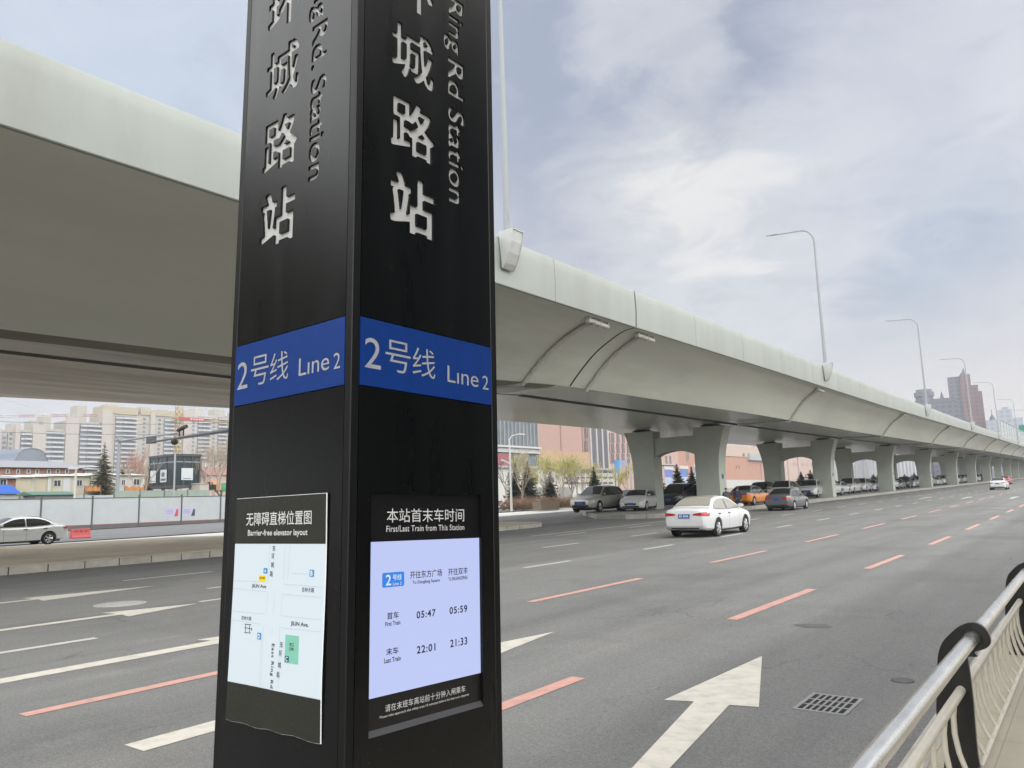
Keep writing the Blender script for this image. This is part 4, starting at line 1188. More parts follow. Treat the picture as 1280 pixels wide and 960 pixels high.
def car_parts(kind, glass=M_GLASS):
    sp = SPECS[kind]; L, W, H = sp['L'], sp['W'], sp['H']; hw = W / 2
    yr = -L / 2 + sp['rear_oh']; yf = yr + sp['wb']; wr = sp['wr']; zbelt = sp['zbelt']
    zt = lambda y: cr(sp['top'], y); zbm = lambda y: cr(sp['bot'], y); rf = lambda y: cr(sp['roof'], y)
    def plan(y):
        w = hw; e = (y - (L / 2 - .62)) / .62
        if e > 0: w = hw * (1 - .27 * e ** 2.3)
        e = (-y - (L / 2 - .5)) / .5
        if e > 0: w = hw * (1 - .20 * e ** 2.3)
        return w * (1 - .02 * abs(y) / L)
    def sect(y):
        w = plan(y); b, t = zbm(y), zt(y); h = t - b
        return [(0, b), (w * .62, b), (w * .88, b + .01), (w * .96, b + h * .10), (w * .985, b + h * .28), (w * 1.0, b + h * .52), (w * .992, b + h * .70), (w * .965, b + h * .86), (w * .90, b + h * .955), (w * .80, t), (w * .45, t + .022), (0, t + .03)]
    def bw(y, z):
        s = sect(y)[1:10]
        for (x0, z0_), (x1, z1) in zip(s, s[1:]):
            if z0_ <= z <= z1: return x0 + (x1 - x0) * (z - z0_) / max(1e-6, z1 - z0_)
        return 0 if z > s[-1][1] else s[0][0]
    # lower body
    N = 64; ysn = [-L / 2 + L * (.5 - .5 * math.cos(math.pi * i / N)) for i in range(N + 1)]
    mb = MB(); rings = []
    for y in ysn:
        s = sect(y); rings.append([(x, y, z) for x, z in s] + [(-x, y, z) for x, z in s[-2:0:-1]])
    mb.loft(rings, True, True)
    me = mb.mesh('body', M_BPLAST)
    # wheel arches cut out
    o = link('tmp', me)
    cut = MB()
    for y in (yr, yf):
        rings = [[(x, y + (wr + .055) * math.cos(a), wr + .01 + (wr + .055) * math.sin(a)) for a in [2 * math.pi * k / 28 for k in range(28)]] for x in (-hw * 1.3, hw * 1.3)]
        cut.loft(rings, True, True)
    c = link('tmpcut', cut.mesh('cut', M_BPLAST))
    md = o.modifiers.new('b', 'BOOLEAN'); md.object = c; md.operation = 'DIFFERENCE'; md.solver = 'EXACT'
    dg = bpy.context.evaluated_depsgraph_get()
    body = bpy.data.meshes.new_from_object(o.evaluated_get(dg)); body.name = 'body'
    bpy.data.objects.remove(o); bpy.data.objects.remove(c)
    # greenhouse
    zr_max = max(z for _, z in sp['roof']); wb_ = hw * .915; wroof = hw * .66
    def ws(z):
        t = max(0, (z - zbelt + .06) / (zr_max - zbelt + .06)); return wb_ + (wroof - wb_) * t ** 1.15
    y0, y1 = sp['roof'][0][0], sp['roof'][-1][0]
    gh = MB(); rings = []
    NG = 40
    for i in range(NG + 1):
        y = y0 + (y1 - y0) * i / NG; z = max(rf(y), zt(y) + .035) ; zb_ = min(zt(y) - .04, z - .03)
        wt = min(ws(z - .05), plan(y) * .86); wl = min(ws(zb_), plan(y) * .88)
        half = [(wl, zb_), (wl + (wt - wl) * .5, zb_ + (z - .05 - zb_) * .5), (wt, z - .05), (wt - .025, z - .018), (wt - .08, z), (wt * .5, z + .022), (0, z + .03)]
        rings.append([(x, y, q) for x, q in half] + [(-x, y, q) for x, q in half[-2::-1]])
    gh.loft(rings, True, True)
    ghm = gh.mesh('roof', M_BPLAST, smooth=40)
    # join into the body mesh
    bm = bmesh.new(); bm.from_mesh(body); bm.from_mesh(ghm)
    bmesh.ops.recalc_face_normals(bm, faces=bm.faces); bm.to_mesh(body); bm.free()
    body.polygons.foreach_set('use_smooth', [True] * len(body.polygons)); body.set_sharp_from_angle(angle=R(32))
    out = {'body': body}
    # side windows
    def side_win(ya, yb, name):
        res = []
        for s in (-1, 1):
            m = MB(); rings = []; n = 14
            for i in range(n + 1):
                y = ya + (yb - ya) * i / n; lo = zt(y) + .015; hi = max(lo + .012, rf(y) - .085)
                rings.append([(s * (min(ws(lo + (hi - lo) * k / 4), plan(y) * .88) + .012), y, lo + (hi - lo) * k / 4) for k in range(5)])
            m.loft(rings, False); res.append(m.mesh(name, glass, smooth=60, fix=False))
        return res
    span0 = next(y for y in [y0 + .02 * i for i in range(200)] if rf(y) - .085 - zt(y) > .05) + .06
    span1 = next(y for y in [y1 - .02 * i for i in range(200)] if rf(y) - .085 - zt(y) > .03)
    bp = sp['bp']
    out['window'] = side_win(span0, bp - .035, 'window') + side_win(bp + .035, span1, 'window')
    if kind != 'sedan' :
        pass
    # screens
    def screen(ya, yb, off, inset=.075):
        m = MB(); rings = []; n = 10
        for i in range(n + 1):
            y = ya + (yb - ya) * i / n; z = max(rf(y), zt(y) + .035)
            w = min(ws(z - .05), plan(y) * .86) - inset
            row = []
            for k in range(9):
                x = w * (-1 + k / 4); q = z + .03 * (1 - (x / (w + inset)) ** 2) * 1.0 - .006
                row.append((x, y + off[0], q + off[1]))
            rings.append(row)
        m.loft(rings, False); return m.mesh('windscreen', glass, smooth=60, fix=False)
    tops = [y for y, z in sp['roof'] if z > zr_max - .065]
    ytf, ytr = max(tops), min(tops)
    rfront = [y for y, z in sp['roof'] if y > ytf]
    out['windscreen'] = [screen(y1 - .10, ytf + .10, (.008, .016))]
    if kind == 'sedan': out['rear_screen'] = [screen(y0 + .16, ytr + .02 if ytr - y0 > .4 else y0 + .5, (-.008, .016), .09)]
    else: out['rear_screen'] = [screen(y0 + .03, sp['roof'][2][0] + .02, (-.02, .012), .09)]
    # patches following the nose and tail
    def end_patch(xa, xb, za, zb2, end, mat_, name, off=.008, nx=8, nz=3, bothsides=False):
        def yend(x, z):
            ylim = end * L / 2
            for k in range(160):
                y = end * (L / 2 - k * .006)
                if bw(y, z) >= abs(x) - 1e-4 and zbm(y) <= z <= zt(y): return y
            return end * (L / 2 - .9)
        m = MB()
        for s in ((-1, 1) if bothsides else (1,)):
            rings = []
            for i in range(nx + 1):
                x = xa + (xb - xa) * i / nx
                zz0 = za[0] + (za[1] - za[0]) * i / nx; zz1 = zb2[0] + (zb2[1] - zb2[0]) * i / nx
                row = []
                for k in range(nz + 1):
                    z = zz0 + (zz1 - zz0) * k / nz; row.append((s * (x + (off * .7 if x > hw * .6 else 0)), yend(x, z) + end * off, z))
                rings.append(row)
            m.loft(rings, False)
        return m.mesh(name, mat_, smooth=50, fix=False)
    tl = L / 2
    k_ = {'sedan': 0, 'suv': .12, 'mpv': .12}[kind]
    # one lamp per side
    def sided(fnargs):
        res = []
        me_ = end_patch(*fnargs)
        for s in (1, -1):
            c = me_.copy()
            if s < 0:
                for v in c.vertices: v.co.x = -v.co.x
            res.append(c)
        return res
    out['tail_lamp'] = sided((hw * .38, hw * .955, (.80 + k_, .76 + k_), (.85 + k_, .925 + k_), -1, M_TAIL, 'tail_lamp', .012))
    out['headlamp'] = sided((hw * .50, hw * .925, (.60 + k_, .66 + k_), (.67 + k_, .76 + k_), 1, M_HEADL, 'headlamp', .012))
    out['grille'] = [end_patch(-hw * .44, hw * .44, (.40 + k_, .40 + k_), (.70 + k_ * 1.2, .70 + k_ * 1.2), 1, M_BPLAST, 'grille', .012)]
    out['lower_grille'] = [end_patch(-hw * .82, hw * .82, (.26 + k_ * .6, .26 + k_ * .6), (.36 + k_ * 1.2, .36 + k_ * 1.2), 1, M_BPLAST, 'lower_grille', .012)]
    out['rear_apron'] = [end_patch(-hw * .6, hw * .6, (.315 + k_, .315 + k_), (.36 + k_, .36 + k_), -1, M_BPLAST, 'rear_apron', .014)]
    pz = .70 + k_ * .9
    out['number_plate'] = [MB().box((-.22, -tl - .02, pz), (.22, -tl + .03, pz + .14)).mesh('number_plate', M_PLATE), MB().box((-.22, tl - .05, .42 + k_), (.22, tl + .025, .56 + k_)).mesh('number_plate', M_PLATE)]
    # mirrors and handles
    ym = sp['roof'][-1][0] - .36; zm = zbelt + .05
    out['mirror'] = []
    for s in (-1, 1):
        m = MB(); m.loft([[(s * (wb_ - .02 + dx), ym + dy * r_, zm + .055 + dz * r_) for dy, dz in ((-.05, -.06), (.07, -.05), (.08, .05), (-.05, .07))] for dx, r_ in ((0, .3), (.06, .9), (.17, 1.0), (.21, .7))], True, True)
        out['mirror'].append(m.mesh('mirror', M_BPLAST, smooth=50))
    out['door_handle'] = []
    for s in (-1, 1):
        for y in (bp - .12 - .75, bp + .15 - .1):
            z = zbelt - .13
            out['door_handle'].append(MB().cbox((s * (bw(y, z) + .012), y, z), (.03, .19, .03)).mesh('door_handle', M_BPLAST))
    # door shut lines: thin dark strips that follow the flank
    m = MB()
    for s in (-1, 1):
        for y in (bp, bp + 1.02 if kind == 'sedan' else bp + 1.0, bp - .92):
            zz = [zbm(y) + .12 + (zt(y) - .03 - zbm(y) - .12) * i / 8 for i in range(9)]
            m.loft([[(s * (bw(y, z) + .0025), y - .006, z), (s * (bw(y, z) + .0025), y + .006, z)] for z in zz], False)
    out['shut_line'] = [m.mesh('shut_line', M_BPLAST, fix=False)]
    out['sill_trim'] = []
    for s in (-1, 1):
        m = MB(); m.loft([[(s * (bw(y, zbm(y) + .06) + .012), y, zbm(y) + .13), (s * (bw(y, zbm(y) + .03) + .014), y, zbm(y) + .005), (s * hw * .7, y, zbm(y) - .01)] for y in [yr + wr + .1 + (yf - yr - 2 * wr - .2) * i / 8 for i in range(9)]], False)
        out['sill_trim'].append(m.mesh('sill_trim', M_BPLAST, fix=False))
    out['chassis'] = [MB().box((-hw * .70, -L / 2 + .35, .16), (hw * .70, L / 2 - .35, .62)).mesh('chassis', M_CHASSIS)]
    # wheels
    ty = MB().lathe([(wr * .66, -.10), (wr * .93, -.105), (wr, -.075), (wr, .075), (wr * .93, .105), (wr * .66, .10)], 28, lambda r, a, h: (h, r * math.cos(a), r * math.sin(a)))
    rm = MB().lathe([(wr * .67, .085), (wr * .63, .095), (wr * .58, .085), (wr * .58, -.05), (.001, -.05)], 28, lambda r, a, h: (h, r * math.cos(a), r * math.sin(a)))
    for k in range(5):
        a = 2 * math.pi * k / 5
        for da in (-.16, .16):
            p0 = (.085, .045 * math.cos(a), .045 * math.sin(a)); p1 = (.085, wr * .61 * math.cos(a + da), wr * .61 * math.sin(a + da))
            rm.tube([p0, p1], [.03, .022], 5)
    rm.lathe([(.001, .1), (.05, .1), (.06, .08)], 12, lambda r, a, h: (h, r * math.cos(a), r * math.sin(a)))
    out['tyre'] = ty.mesh('tyre', M_TYRE, smooth=40); out['rim'] = rm.mesh('rim', M_RIM, smooth=40)
    out['brake'] = MB().lathe([(.001, -.04), (wr * .57, -.04)], 20, lambda r, a, h: (h, r * math.cos(a), r * math.sin(a))).mesh('brake', M_CHASSIS)
    out['wheel_pos'] = [(s * (hw - .115), y, wr, 1 if s > 0 else -1) for s in (-1, 1) for y in (yr, yf)]
    out['spec'] = sp
    return out

CARP = {}
def car(name, label, cat, kind, paint, x, y, z, heading, group=None, glass=None, detail=True, black_roof=False, plate=True, size=1.0):
    key = (kind, (glass or M_GLASS).name)
    if key not in CARP: CARP[key] = car_parts(kind, glass or M_GLASS)
    P = CARP[key]
    t = thing(name, label, cat, (x, y, z), heading, group)
    pitch = math.atan(gz(y + 1) - gz(y))
    t.rotation_euler = (pitch * math.cos(heading), 0, heading)
    t.scale = (size, size, size)
    bk = ('bodycol', kind, paint.name)
    if bk not in CARP:
        b = P['body'].copy(); b.materials.clear(); b.materials.append(paint); CARP[bk] = b
        mm = []
        for m in P['mirror']:
            c = m.copy(); c.materials.clear(); c.materials.append(paint if 'black' not in paint.name else M_BPLAST); mm.append(c)
        CARP[('mir',) + bk] = mm
    link('body', CARP[bk], t)
    for k in ('window', 'windscreen', 'rear_screen', 'tail_lamp', 'headlamp', 'grille'):
        for m in P[k]: link(k, m, t)
    if detail:
        for k in ('lower_grille', 'rear_apron', 'chassis', 'door_handle', 'shut_line', 'sill_trim') + (('number_plate',) if plate else ()):
            for m in P[k]: link(k, m, t)
    else:
        for m in P['chassis']: link('chassis', m, t)
    for m in CARP[('mir',) + bk]: link('mirror', m, t)
    for (wx, wy, wz, s) in P['wheel_pos']:
        w = bpy.data.objects.new('wheel', None); COL.objects.link(w); w.parent = t
        w.location = (wx, wy, wz); w.rotation_euler = (0, 0, 0 if s > 0 else math.pi)
        link('tyre', P['tyre'], w); r_ = link('rim', P['rim'], w); link('brake', P['brake'], w)
    return t

GPK = 'cars parked under the viaduct'
def gy(y, dz=0): return gz(y) + dz
# moving cars
wc = car('sedan_car', 'white saloon car driving away on the open road with red tail lamps and blue plate', 'car', 'sedan', P_WHITE, -12.05, 28.6, gy(28.6), 0, glass=M_GLASS_L)
mk = MB()
for i in range(7): mk.box((-.185 + i * .053, -2.342, .735), (-.185 + i * .053 + (.036 if i != 2 else .012), -2.3395, .805))
for c in kids(wc):
    if c.name.startswith('number_plate') and min(v.co.y for v in c.data.vertices) < 0: obj('plate_mark', mk, M_PLATEW, c)
car('sedan_car', 'silver saloon car cut by the left frame edge, passing the white hoarding', 'car', 'sedan', P_SILVER, -43.95, 16.65, .065, math.pi)
car('sedan_car', 'grey saloon car driving beside the parking kerb in front of the pale parked vehicles', 'car', 'sedan', P_GREY, -17.3, 54.6, gy(54.6), 0)
far_y = 108
car('sedan_car', 'small white saloon far down the road near the right frame edge', 'car', 'sedan', P_WHITE, -9.7, 111, gy(111), 0)
car('sedan_car', 'red car far down the road, cut by the right frame edge', 'car', 'sedan', P_RED, -13.4, 165, gy(165), 0)
car('taxi', 'gold and cream taxi on the far road just right of the station pylon', 'taxi', 'sedan', P_TAXIY, -56.6, 73.2, gy(73) -.45, math.pi)
# parked cars
def parked(px, dep, kind, paint, head, label, name='parked_car', cat='car', **kw):
    p = base_at(px, dep); y = p.y; z = gz(y) + .285
    p = base_at(px, dep, z)
    return car(name, label, cat, kind, paint, p.x, p.y, z, head, GPK, **kw)
PI = math.pi
parked(748, 56, 'suv', P_PEARL, PI + .02, 'pale grey off-road car with black nose at the open end of the parking island', size=1.07)
parked(800.5, 55.5, 'sedan', P_WHITE, PI + .20, 'white saloon with a large dark grille parked in front of the first left column', size=1.03)
parked(786, 70, 'sedan', P_BLACK, PI, 'black saloon mostly hidden behind the white saloon and the pale grey off-road car')
parked(849, 62, 'mpv', P_BLACK, PI + .1, 'black people carrier parked under the arch between the first two columns')
bk = parked(886, 65, 'suv', P_BLACK, .05, 'black car with raised tailgate behind the white moving saloon')
parked(937, 58, 'sedan', P_TAXI, 0.0, 'orange and dark grey taxi parked right of the first right column', 'taxi', 'taxi')
parked(957, 76, 'suv', P_BLACK, .1, 'black car half hidden behind the orange taxi')
parked(980, 70, 'suv', P_WHITE, PI + .08, 'white off-road car behind the grey moving saloon')
parked(1014, 76, 'suv', P_WHITE, PI + .1, 'white off-road car facing the road right of the grey moving saloon')
w9 = parked(1037, 81, 'suv', P_WHITE, .02, 'white car with its tailgate raised beside the second right column')
ROW = [
 (87.6, 'suv', P_WHITE, PI, 'white off-road car directly right of the second right column'),
 (93.2, 'sedan', P_WHITE, 0, 'white saloon showing its tail, second car right of the second right column'),
 (98.8, 'mpv', P_WHITE, PI, 'white people carrier with pale roof, tallest between the second and third right columns'),
 (104.2, 'suv', P_WHITE, PI, 'white off-road car right of the tall white people carrier'),
 (109.6, 'sedan', P_WHITE, PI, 'white saloon directly left of the third right column'),
 (115.6, 'sedan', P_DARK, PI, 'dark grey saloon just appearing right of the third right column'),
 (121.2, 'suv', P_WHITE, 0, 'white off-road car showing its tail past the third right column'),
 (126.6, 'sedan', P_GREY, PI, 'grey saloon in mid row past the third right column'),
 (132.0, 'suv', P_DARK, PI, 'dark off-road car left of the fourth right column'),
 (137.4, 'sedan', P_WHITE, PI, 'white saloon peeping out beside the fourth right column'),
 (143.4, 'suv', P_WHITE, PI, 'white off-road car just past the fourth right column'),
 (149.0, 'sedan', P_BLACK, PI, 'black saloon, second car past the fourth right column'),
 (154.5, 'suv', P_SILVER, 0, 'silver off-road car, third car past the fourth right column'),
 (160.0, 'sedan', P_WHITE, PI, 'white saloon, fourth car past the fourth right column'),
 (165.6, 'suv', P_WHITE, PI, 'white off-road car beside the fifth right column'),
 (171.2, 'mpv', P_DARK, PI, 'dark van just past the fifth right column'),
 (177.0, 'suv', P_WHITE, PI, 'white off-road car, second past the fifth right column'),
 (182.6, 'sedan', P_WHITE, PI, 'white saloon, third past the fifth right column'),
 (188.2, 'sedan', P_GREY, 0, 'grey saloon, fourth past the fifth right column'),
 (194.0, 'suv', P_WHITE, PI, 'white off-road car beside the sixth right column'),
 (200.0, 'suv', P_BLACK, PI, 'black off-road car just past the sixth right column'),
 (206.0, 'sedan', P_WHITE, PI, 'white saloon, second past the sixth right column'),
 (212.0, 'suv', P_SILVER, PI, 'silver off-road car, third past the sixth right column'),
 (219.0, 'mpv', P_WHITE, PI, 'white van, fourth past the sixth right column'),
 (228.0, 'suv', P_DARK, PI, 'dark off-road car, last but one of the far parked row'),
 (238.0, 'sedan', P_WHITE, PI, 'white saloon at the far end of the parked row')]
rr_ = random.Random(12)
for i, (y, kd, pt, hd, lb) in enumerate(ROW):
    car('parked_car', lb, 'car', kd, pt, -23.75 + rr_.uniform(-.15, .1), y, gz(y) + .285, hd + rr_.uniform(-.03, .05), GPK, detail=(i < 14))
for o_, pt in ((bk, P_BLACK), (w9, P_WHITE)):      # raised tailgates
    m = MB(); rings = []
    for i in range(7):
        t = i / 6; y = -1.95 - .95 * t; z = 1.70 + .22 * t - .12 * t * t
        rings.append([(x, y, z - .05 * (x / .8) ** 2) for x in (-.78 + .08 * t, -.4, 0, .4, .78 - .08 * t)])
    up = [[(x, y, z + .06) for x, y, z in r_] for r_ in rings]
    m.loft(rings, False); m.loft(up, False)
    m.loft([[r_[0] for r_ in rings], [r_[0] for r_ in up]], False); m.loft([[r_[-1] for r_ in rings], [r_[-1] for r_ in up]], False); m.loft([rings[-1], up[-1]], False)
    obj('tailgate', m, pt, o_, smooth=40)
# ------------------------------------------------------------------ people
def skin_mesh(name, verts, edges, radii, m, sub=2, root=0):
    me = bpy.data.meshes.new(name); me.from_pydata(verts, edges, []); me.materials.append(m)
    o = link(name + '_tmp', me)
    md = o.modifiers.new('s', 'SKIN'); md.use_smooth_shade = True
    for i, v in enumerate(me.skin_vertices[0].data):
        r_ = radii[i]; v.radius = r_ if isinstance(r_, tuple) else (r_, r_); v.use_root = (i == root)
    sb = o.modifiers.new('u', 'SUBSURF'); sb.levels = sub; sb.render_levels = sub
    dg = bpy.context.evaluated_depsgraph_get()
    r_ = bpy.data.meshes.new_from_object(o.evaluated_get(dg)); r_.name = name
    bpy.data.objects.remove(o); return r_
M_SKINC = mat('skin', (.42, .25, .18), .55)
M_HAIR = mat('hair_black', (.010, .009, .008), .5)
M_SHOE = mat('shoe_dark', (.02, .02, .02), .5)
M_EYE = mat('eye_dark', (.01, .01, .01), .2)
def person(label, loc, rz, coat_c, trou_c, h=1.70, arms=0.0, stride=.12, bag=None, mask=False):
    k = h / 1.70
    t = thing('person', label, 'person', loc, rz, None)
    V = lambda *p: tuple(c * k for c in p)
    sh = .17
    aL = [(-sh, 0, 1.40), (-.235, .0 - .03, 1.13), (-.225 , .10 + arms, .91), (-.215, .13 + arms, .82)]
    aR = [(sh, 0, 1.40), (.235, .02, 1.13), (.225, -.02, .91), (.215, -.01, .82)]
    verts = [V(0, 0, .95), V(0, .01, 1.15), V(0, .0, 1.33), V(0, .0, 1.45), V(0, .012, 1.53), V(0, .02, 1.60), V(0, .02, 1.66)]
    radii = [(.15 * k, .11 * k), (.14 * k, .10 * k), (.15 * k, .105 * k), .055 * k, .058 * k, .085 * k, .07 * k]
    edges = [(i, i + 1) for i in range(6)]
    def chain(pts, rs, start):
        b = len(verts); prev = start
        for p, r_ in zip(pts, rs):
            verts.append(V(*p)); radii.append(r_ * k if not isinstance(r_, tuple) else tuple(q * k for q in r_)); edges.append((prev, len(verts) - 1)); prev = len(verts) - 1
    chain(aL, [.06, .042, .034, .03], 2); chain(aR, [.06, .042, .034, .03], 2)
    lL = [(-.09, 0, .90), (-.10, .03 + stride * .4, .50), (-.10, stride, .09)]; lR = [(.09, 0, .90), (.10, .02 - stride * .2, .50), (.10, -stride, .09)]
    chain(lL, [.088, .062, .042], 0); chain(lR, [.088, .062, .042], 0)
    body = link('body', skin_mesh('body', verts, edges, radii, M_SKINC), t)
    # fingers, as part of the body mesh
    fb = MB()
    for (hx, hy, hz_), s in ((aL[-1], -1), (aR[-1], 1)):
        fb.tube([V(hx, hy, hz_ + .03), V(hx, hy + .004, hz_ - .055)], [.026 * k, .034 * k], 8)
        for i, ln in enumerate((.058, .068, .064, .05)):
            yy = hy - .027 + i * .018
            fb.tube([V(hx, yy, hz_ - .05), V(hx - s * .012, yy + .002, hz_ - .05 - ln * .6), V(hx - s * .028, yy + .004, hz_ - .05 - ln)], [.0095 * k, .009 * k, .007 * k], 6)
        fb.tube([V(hx - s * .012, hy + .028, hz_ - .005), V(hx - s * .03, hy + .05, hz_ - .04), V(hx - s * .034, hy + .052, hz_ - .065)], [.011 * k, .010 * k, .008 * k], 6)
    bm = bmesh.new(); bm.from_mesh(body.data); bm.from_mesh(fb.mesh('f', M_SKINC)); bm.to_mesh(body.data); bm.free()
    # coat
    cv = [V(0, .0, .80), V(0, 0, .97), V(0, .01, 1.16), V(0, 0, 1.35), V(0, 0, 1.44)]
    cr_ = [(.18 * k, .135 * k), (.175 * k, .13 * k), (.165 * k, .125 * k), (.175 * k, .125 * k), (.075 * k, .07 * k)]
    ce = [(i, i + 1) for i in range(4)]; 
    for arm in (aL, aR):
        prev = 3
        for p, r_ in zip(arm[:3] + [tuple(a + (b - a) * .4 for a, b in zip(arm[2], arm[3]))], (.078, .058, .048, .044)):
            cv.append(V(*p)); cr_.append(r_ * k); ce.append((prev, len(cv) - 1)); prev = len(cv) - 1
    link('jacket', skin_mesh('jacket', cv, ce, cr_, mat('jacket_%d' % int(coat_c[2] * 999), coat_c, .85, var=.2, vscale=20)), t)
    tv = [V(0, 0, .93)]; tr = [(.155 * k, .12 * k)]; te = []
    for leg in (lL, lR):
        prev = 0
        for p, r_ in zip(leg, (.102, .078, .062)):
            tv.append(V(*p)); tr.append(r_ * k); te.append((prev, len(tv) - 1)); prev = len(tv) - 1
    link('trousers', skin_mesh('trousers', tv, te, tr, mat('trousers_%d' % int(trou_c[2] * 999), trou_c, .9)), t)
    for leg in (lL, lR):
        x, y, z = leg[-1]
        m = MB().loft([[V(x + a * w, y + yy, zz) for a, zz in ((-1, 0), (1, 0), (.8, hh), (-.8, hh))] for yy, w, hh in ((-.08, .03, .08), (-.02, .045, .11), (.07, .05, .07), (.16, .045, .045), (.19, .02, .03))], True, True)
        obj('shoe', m, M_SHOE, t, smooth=60)
    # hair cap, nose, eyes, mouth, ears
    hm = MB()
    hm.lathe([(.001, .115), (.05, .105), (.085, .07), (.1, .02), (.098, -.03), (.09, -.07)], 14, lambda r, a, z: V(r * math.cos(a) * .92, .005 + r * math.sin(a) * 1.02 - (.022 if math.sin(a) > .3 else 0) * (1 if z < .06 else .3), 1.62 + z + (.07 if math.sin(a) > .45 and z < .03 else 0)))
    obj('hair', hm, M_HAIR, t, smooth=60)
    fm = MB()
    for s in (-1, 1): fm.cbox(V(s * .032, .098, 1.615), (.02 * k, .012 * k, .01 * k))
    obj('eye', fm, M_EYE, t)
    obj('nose', MB().tube([V(0, .095, 1.615), V(0, .118, 1.58)], [.008 * k, .014 * k], 6), M_SKINC, t)
    if mask:
        obj('face_mask', MB().loft([[V(x, .108 - abs(x) * .55, z) for x in (-.075, -.04, 0, .04, .075)] for z in (1.53, 1.56, 1.59)], False).mapped(lambda x, y, z: (x, y + .005, z)), mat('mask_white', (.6, .65, .7), .8), t)
    else:
        obj('mouth', MB().cbox(V(0, .102, 1.55), (.045 * k, .01 * k, .008 * k)), mat('lip', (.3, .12, .1), .5), t)
    em = MB()
    for s in (-1, 1): em.cbox(V(s * .088, .015, 1.6), (.018 * k, .03 * k, .055 * k))
    obj('ear', em, M_SKINC, t)
    return t
p = base_at(909.5, 51.2); z = gz(p.y) + .285
person('person in a grey quilted jacket and mask standing beside the first right column', (p.x, p.y, gz(p.y) + (.285 if p.x < -20.2 else 0)), 3.6, (.09, .095, .105), (.02, .02, .022), 1.62, .05, .05, mask=True)
p = base_at(923.5, 51.5); z = gz(p.y) + .0
person('person in a dark blue jacket walking by the parking kerb left of the taxi', (p.x, p.y, gz(p.y)), .4, (.030, .036, .075), (.05, .06, .085), 1.70, .04, .10)
# base colours of distant surfaces scaled down against the strong side sky light
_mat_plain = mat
FAR_TONE = 0.70
def mat(name, col, *a, **k): return _mat_plain(name, tuple(c * FAR_TONE for c in col), *a, **k)
# ------------------------------------------------------------------ left background, seen under the viaduct
FX = -70.0
def fy(px): return at_x(px, 640, FX).y
GF = .32
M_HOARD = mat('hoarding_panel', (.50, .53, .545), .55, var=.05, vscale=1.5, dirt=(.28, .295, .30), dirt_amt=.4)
M_POST = mat('hoarding_post', (.095, .10, .105), .6)
HO = thing('hoarding', 'long pale grey site hoarding with dark posts along the far road', 'hoarding', (FX, 36.7, GF))
sp = 4.12; y0 = fy(226.5); pyl = [y0 + sp * k for k in range(-5, 9)]
for a, b in zip(pyl, pyl[1:]):
    obj('panel', MB().box((FX - .03, a + .06, GF + .28), (FX + .03, b - .06, GF + 2.5)), M_HOARD, HO, world=True)
    obj('top_channel', MB().box((FX - .05, a + .06, GF + 2.5), (FX + .05, b - .06, GF + 2.57)), M_POST, HO, world=True)
    mb = MB()
    n = 14
    for i in range(n):
        mb.box((FX + .03 , a + .06 + (b - a - .12) * i / n, GF + .20), (FX + .045, a + .06 + (b - a - .12) * (i + .5) / n, GF + .28))
    obj('warning_strip', mb, mat('warning_red', (.45, .10, .10), .6), HO, world=True)
    mb = MB().box((FX - .03, a + .06, GF - .3), (FX + .029, b - .06, GF + .278)); obj('skirt', mb, mat('skirt_grey', (.12, .125, .135), .7), HO, world=True)
for y in pyl: obj('post', MB().box((FX - .06, y - .06, GF - .3), (FX + .075, y + .06, GF + 2.75)), M_POST, HO, world=True)
M_NOTA = mat('notice_lilac', (.52, .50, .66), .5, var=.08, vscale=6)
for px0, px1, py0, py1, lab, cut in ((206.5, 222.5, 634, 645, 'pale lilac notice with a red corner on the hoarding, left of the post', (.6, .08, .12)), (228, 243.5, 634, 644.5, 'pale lilac notice with a dark picture on the hoarding, right of the post', (.05, .07, .10))):
    a, b = at_x(px0, py0, FX + .04), at_x(px1, py1, FX + .04)
    n = thing('notice', lab, 'notice', (FX + .04, (a.y + b.y) / 2, b.z))
    obj('sheet', MB().box((FX + .032, a.y, b.z), (FX + .042, b.y, a.z)), M_NOTA, n, world=True)
    w = b.y - a.y; hh = a.z - b.z
    mb = MB(); mb.prism([(a.y + w * .70, b.z), (b.y, b.z), (b.y, b.z + hh * .75), (a.y + w * .88, b.z + hh * .8)], lambda u, v, t: (t, u, v), FX + .042, FX + .046)
    obj('picture', mb, mat('notice_pic_%d' % px0, cut, .5), n, world=True)
    mb = MB()
    for k in range(3): mb.box((FX + .042, a.y + w * .1, b.z + hh * (.3 + .18 * k)), (FX + .046, a.y + w * .6, b.z + hh * (.36 + .18 * k)))
    obj('print', mb, mat('notice_print', (.30, .30, .48), .6), n, world=True)
# red water filled barrier
p = at_z(100, 673, .09)
BR = thing('road_barrier', 'red plastic water filled road barrier behind the silver car', 'barrier', (p.x, p.y, .066), PI / 2)
L_, H_ = 1.08, .60
prof = [(-.22, 0), (.22, 0), (.22, .10), (.15, .22), (.10, .58), (.07, H_), (-.07, H_), (-.10, .58), (-.15, .22), (-.22, .10)]
obj('body', MB().prism(prof, lambda u, v, t: (t, u, v), -L_ / 2, L_ / 2), mat('barrier_red', (.62, .09, .09), .45), BR, smooth=25)
for i in (-1, 0, 1):
    obj('slot', MB().lathe([(.001, .0), (.075, 0)], 14, lambda r, a, h, i=i: (i * .29 + r * 1.3 * math.cos(a), -.118 - r * math.sin(a) * .12, .40 + r * math.sin(a))), M_BLACK, BR)
    obj('slot', MB().lathe([(.001, .0), (.075, 0)], 14, lambda r, a, h, i=i: (i * .29 + r * 1.3 * math.cos(a), .118 + r * math.sin(a) * .12, .40 + r * math.sin(a))), M_BLACK, BR)

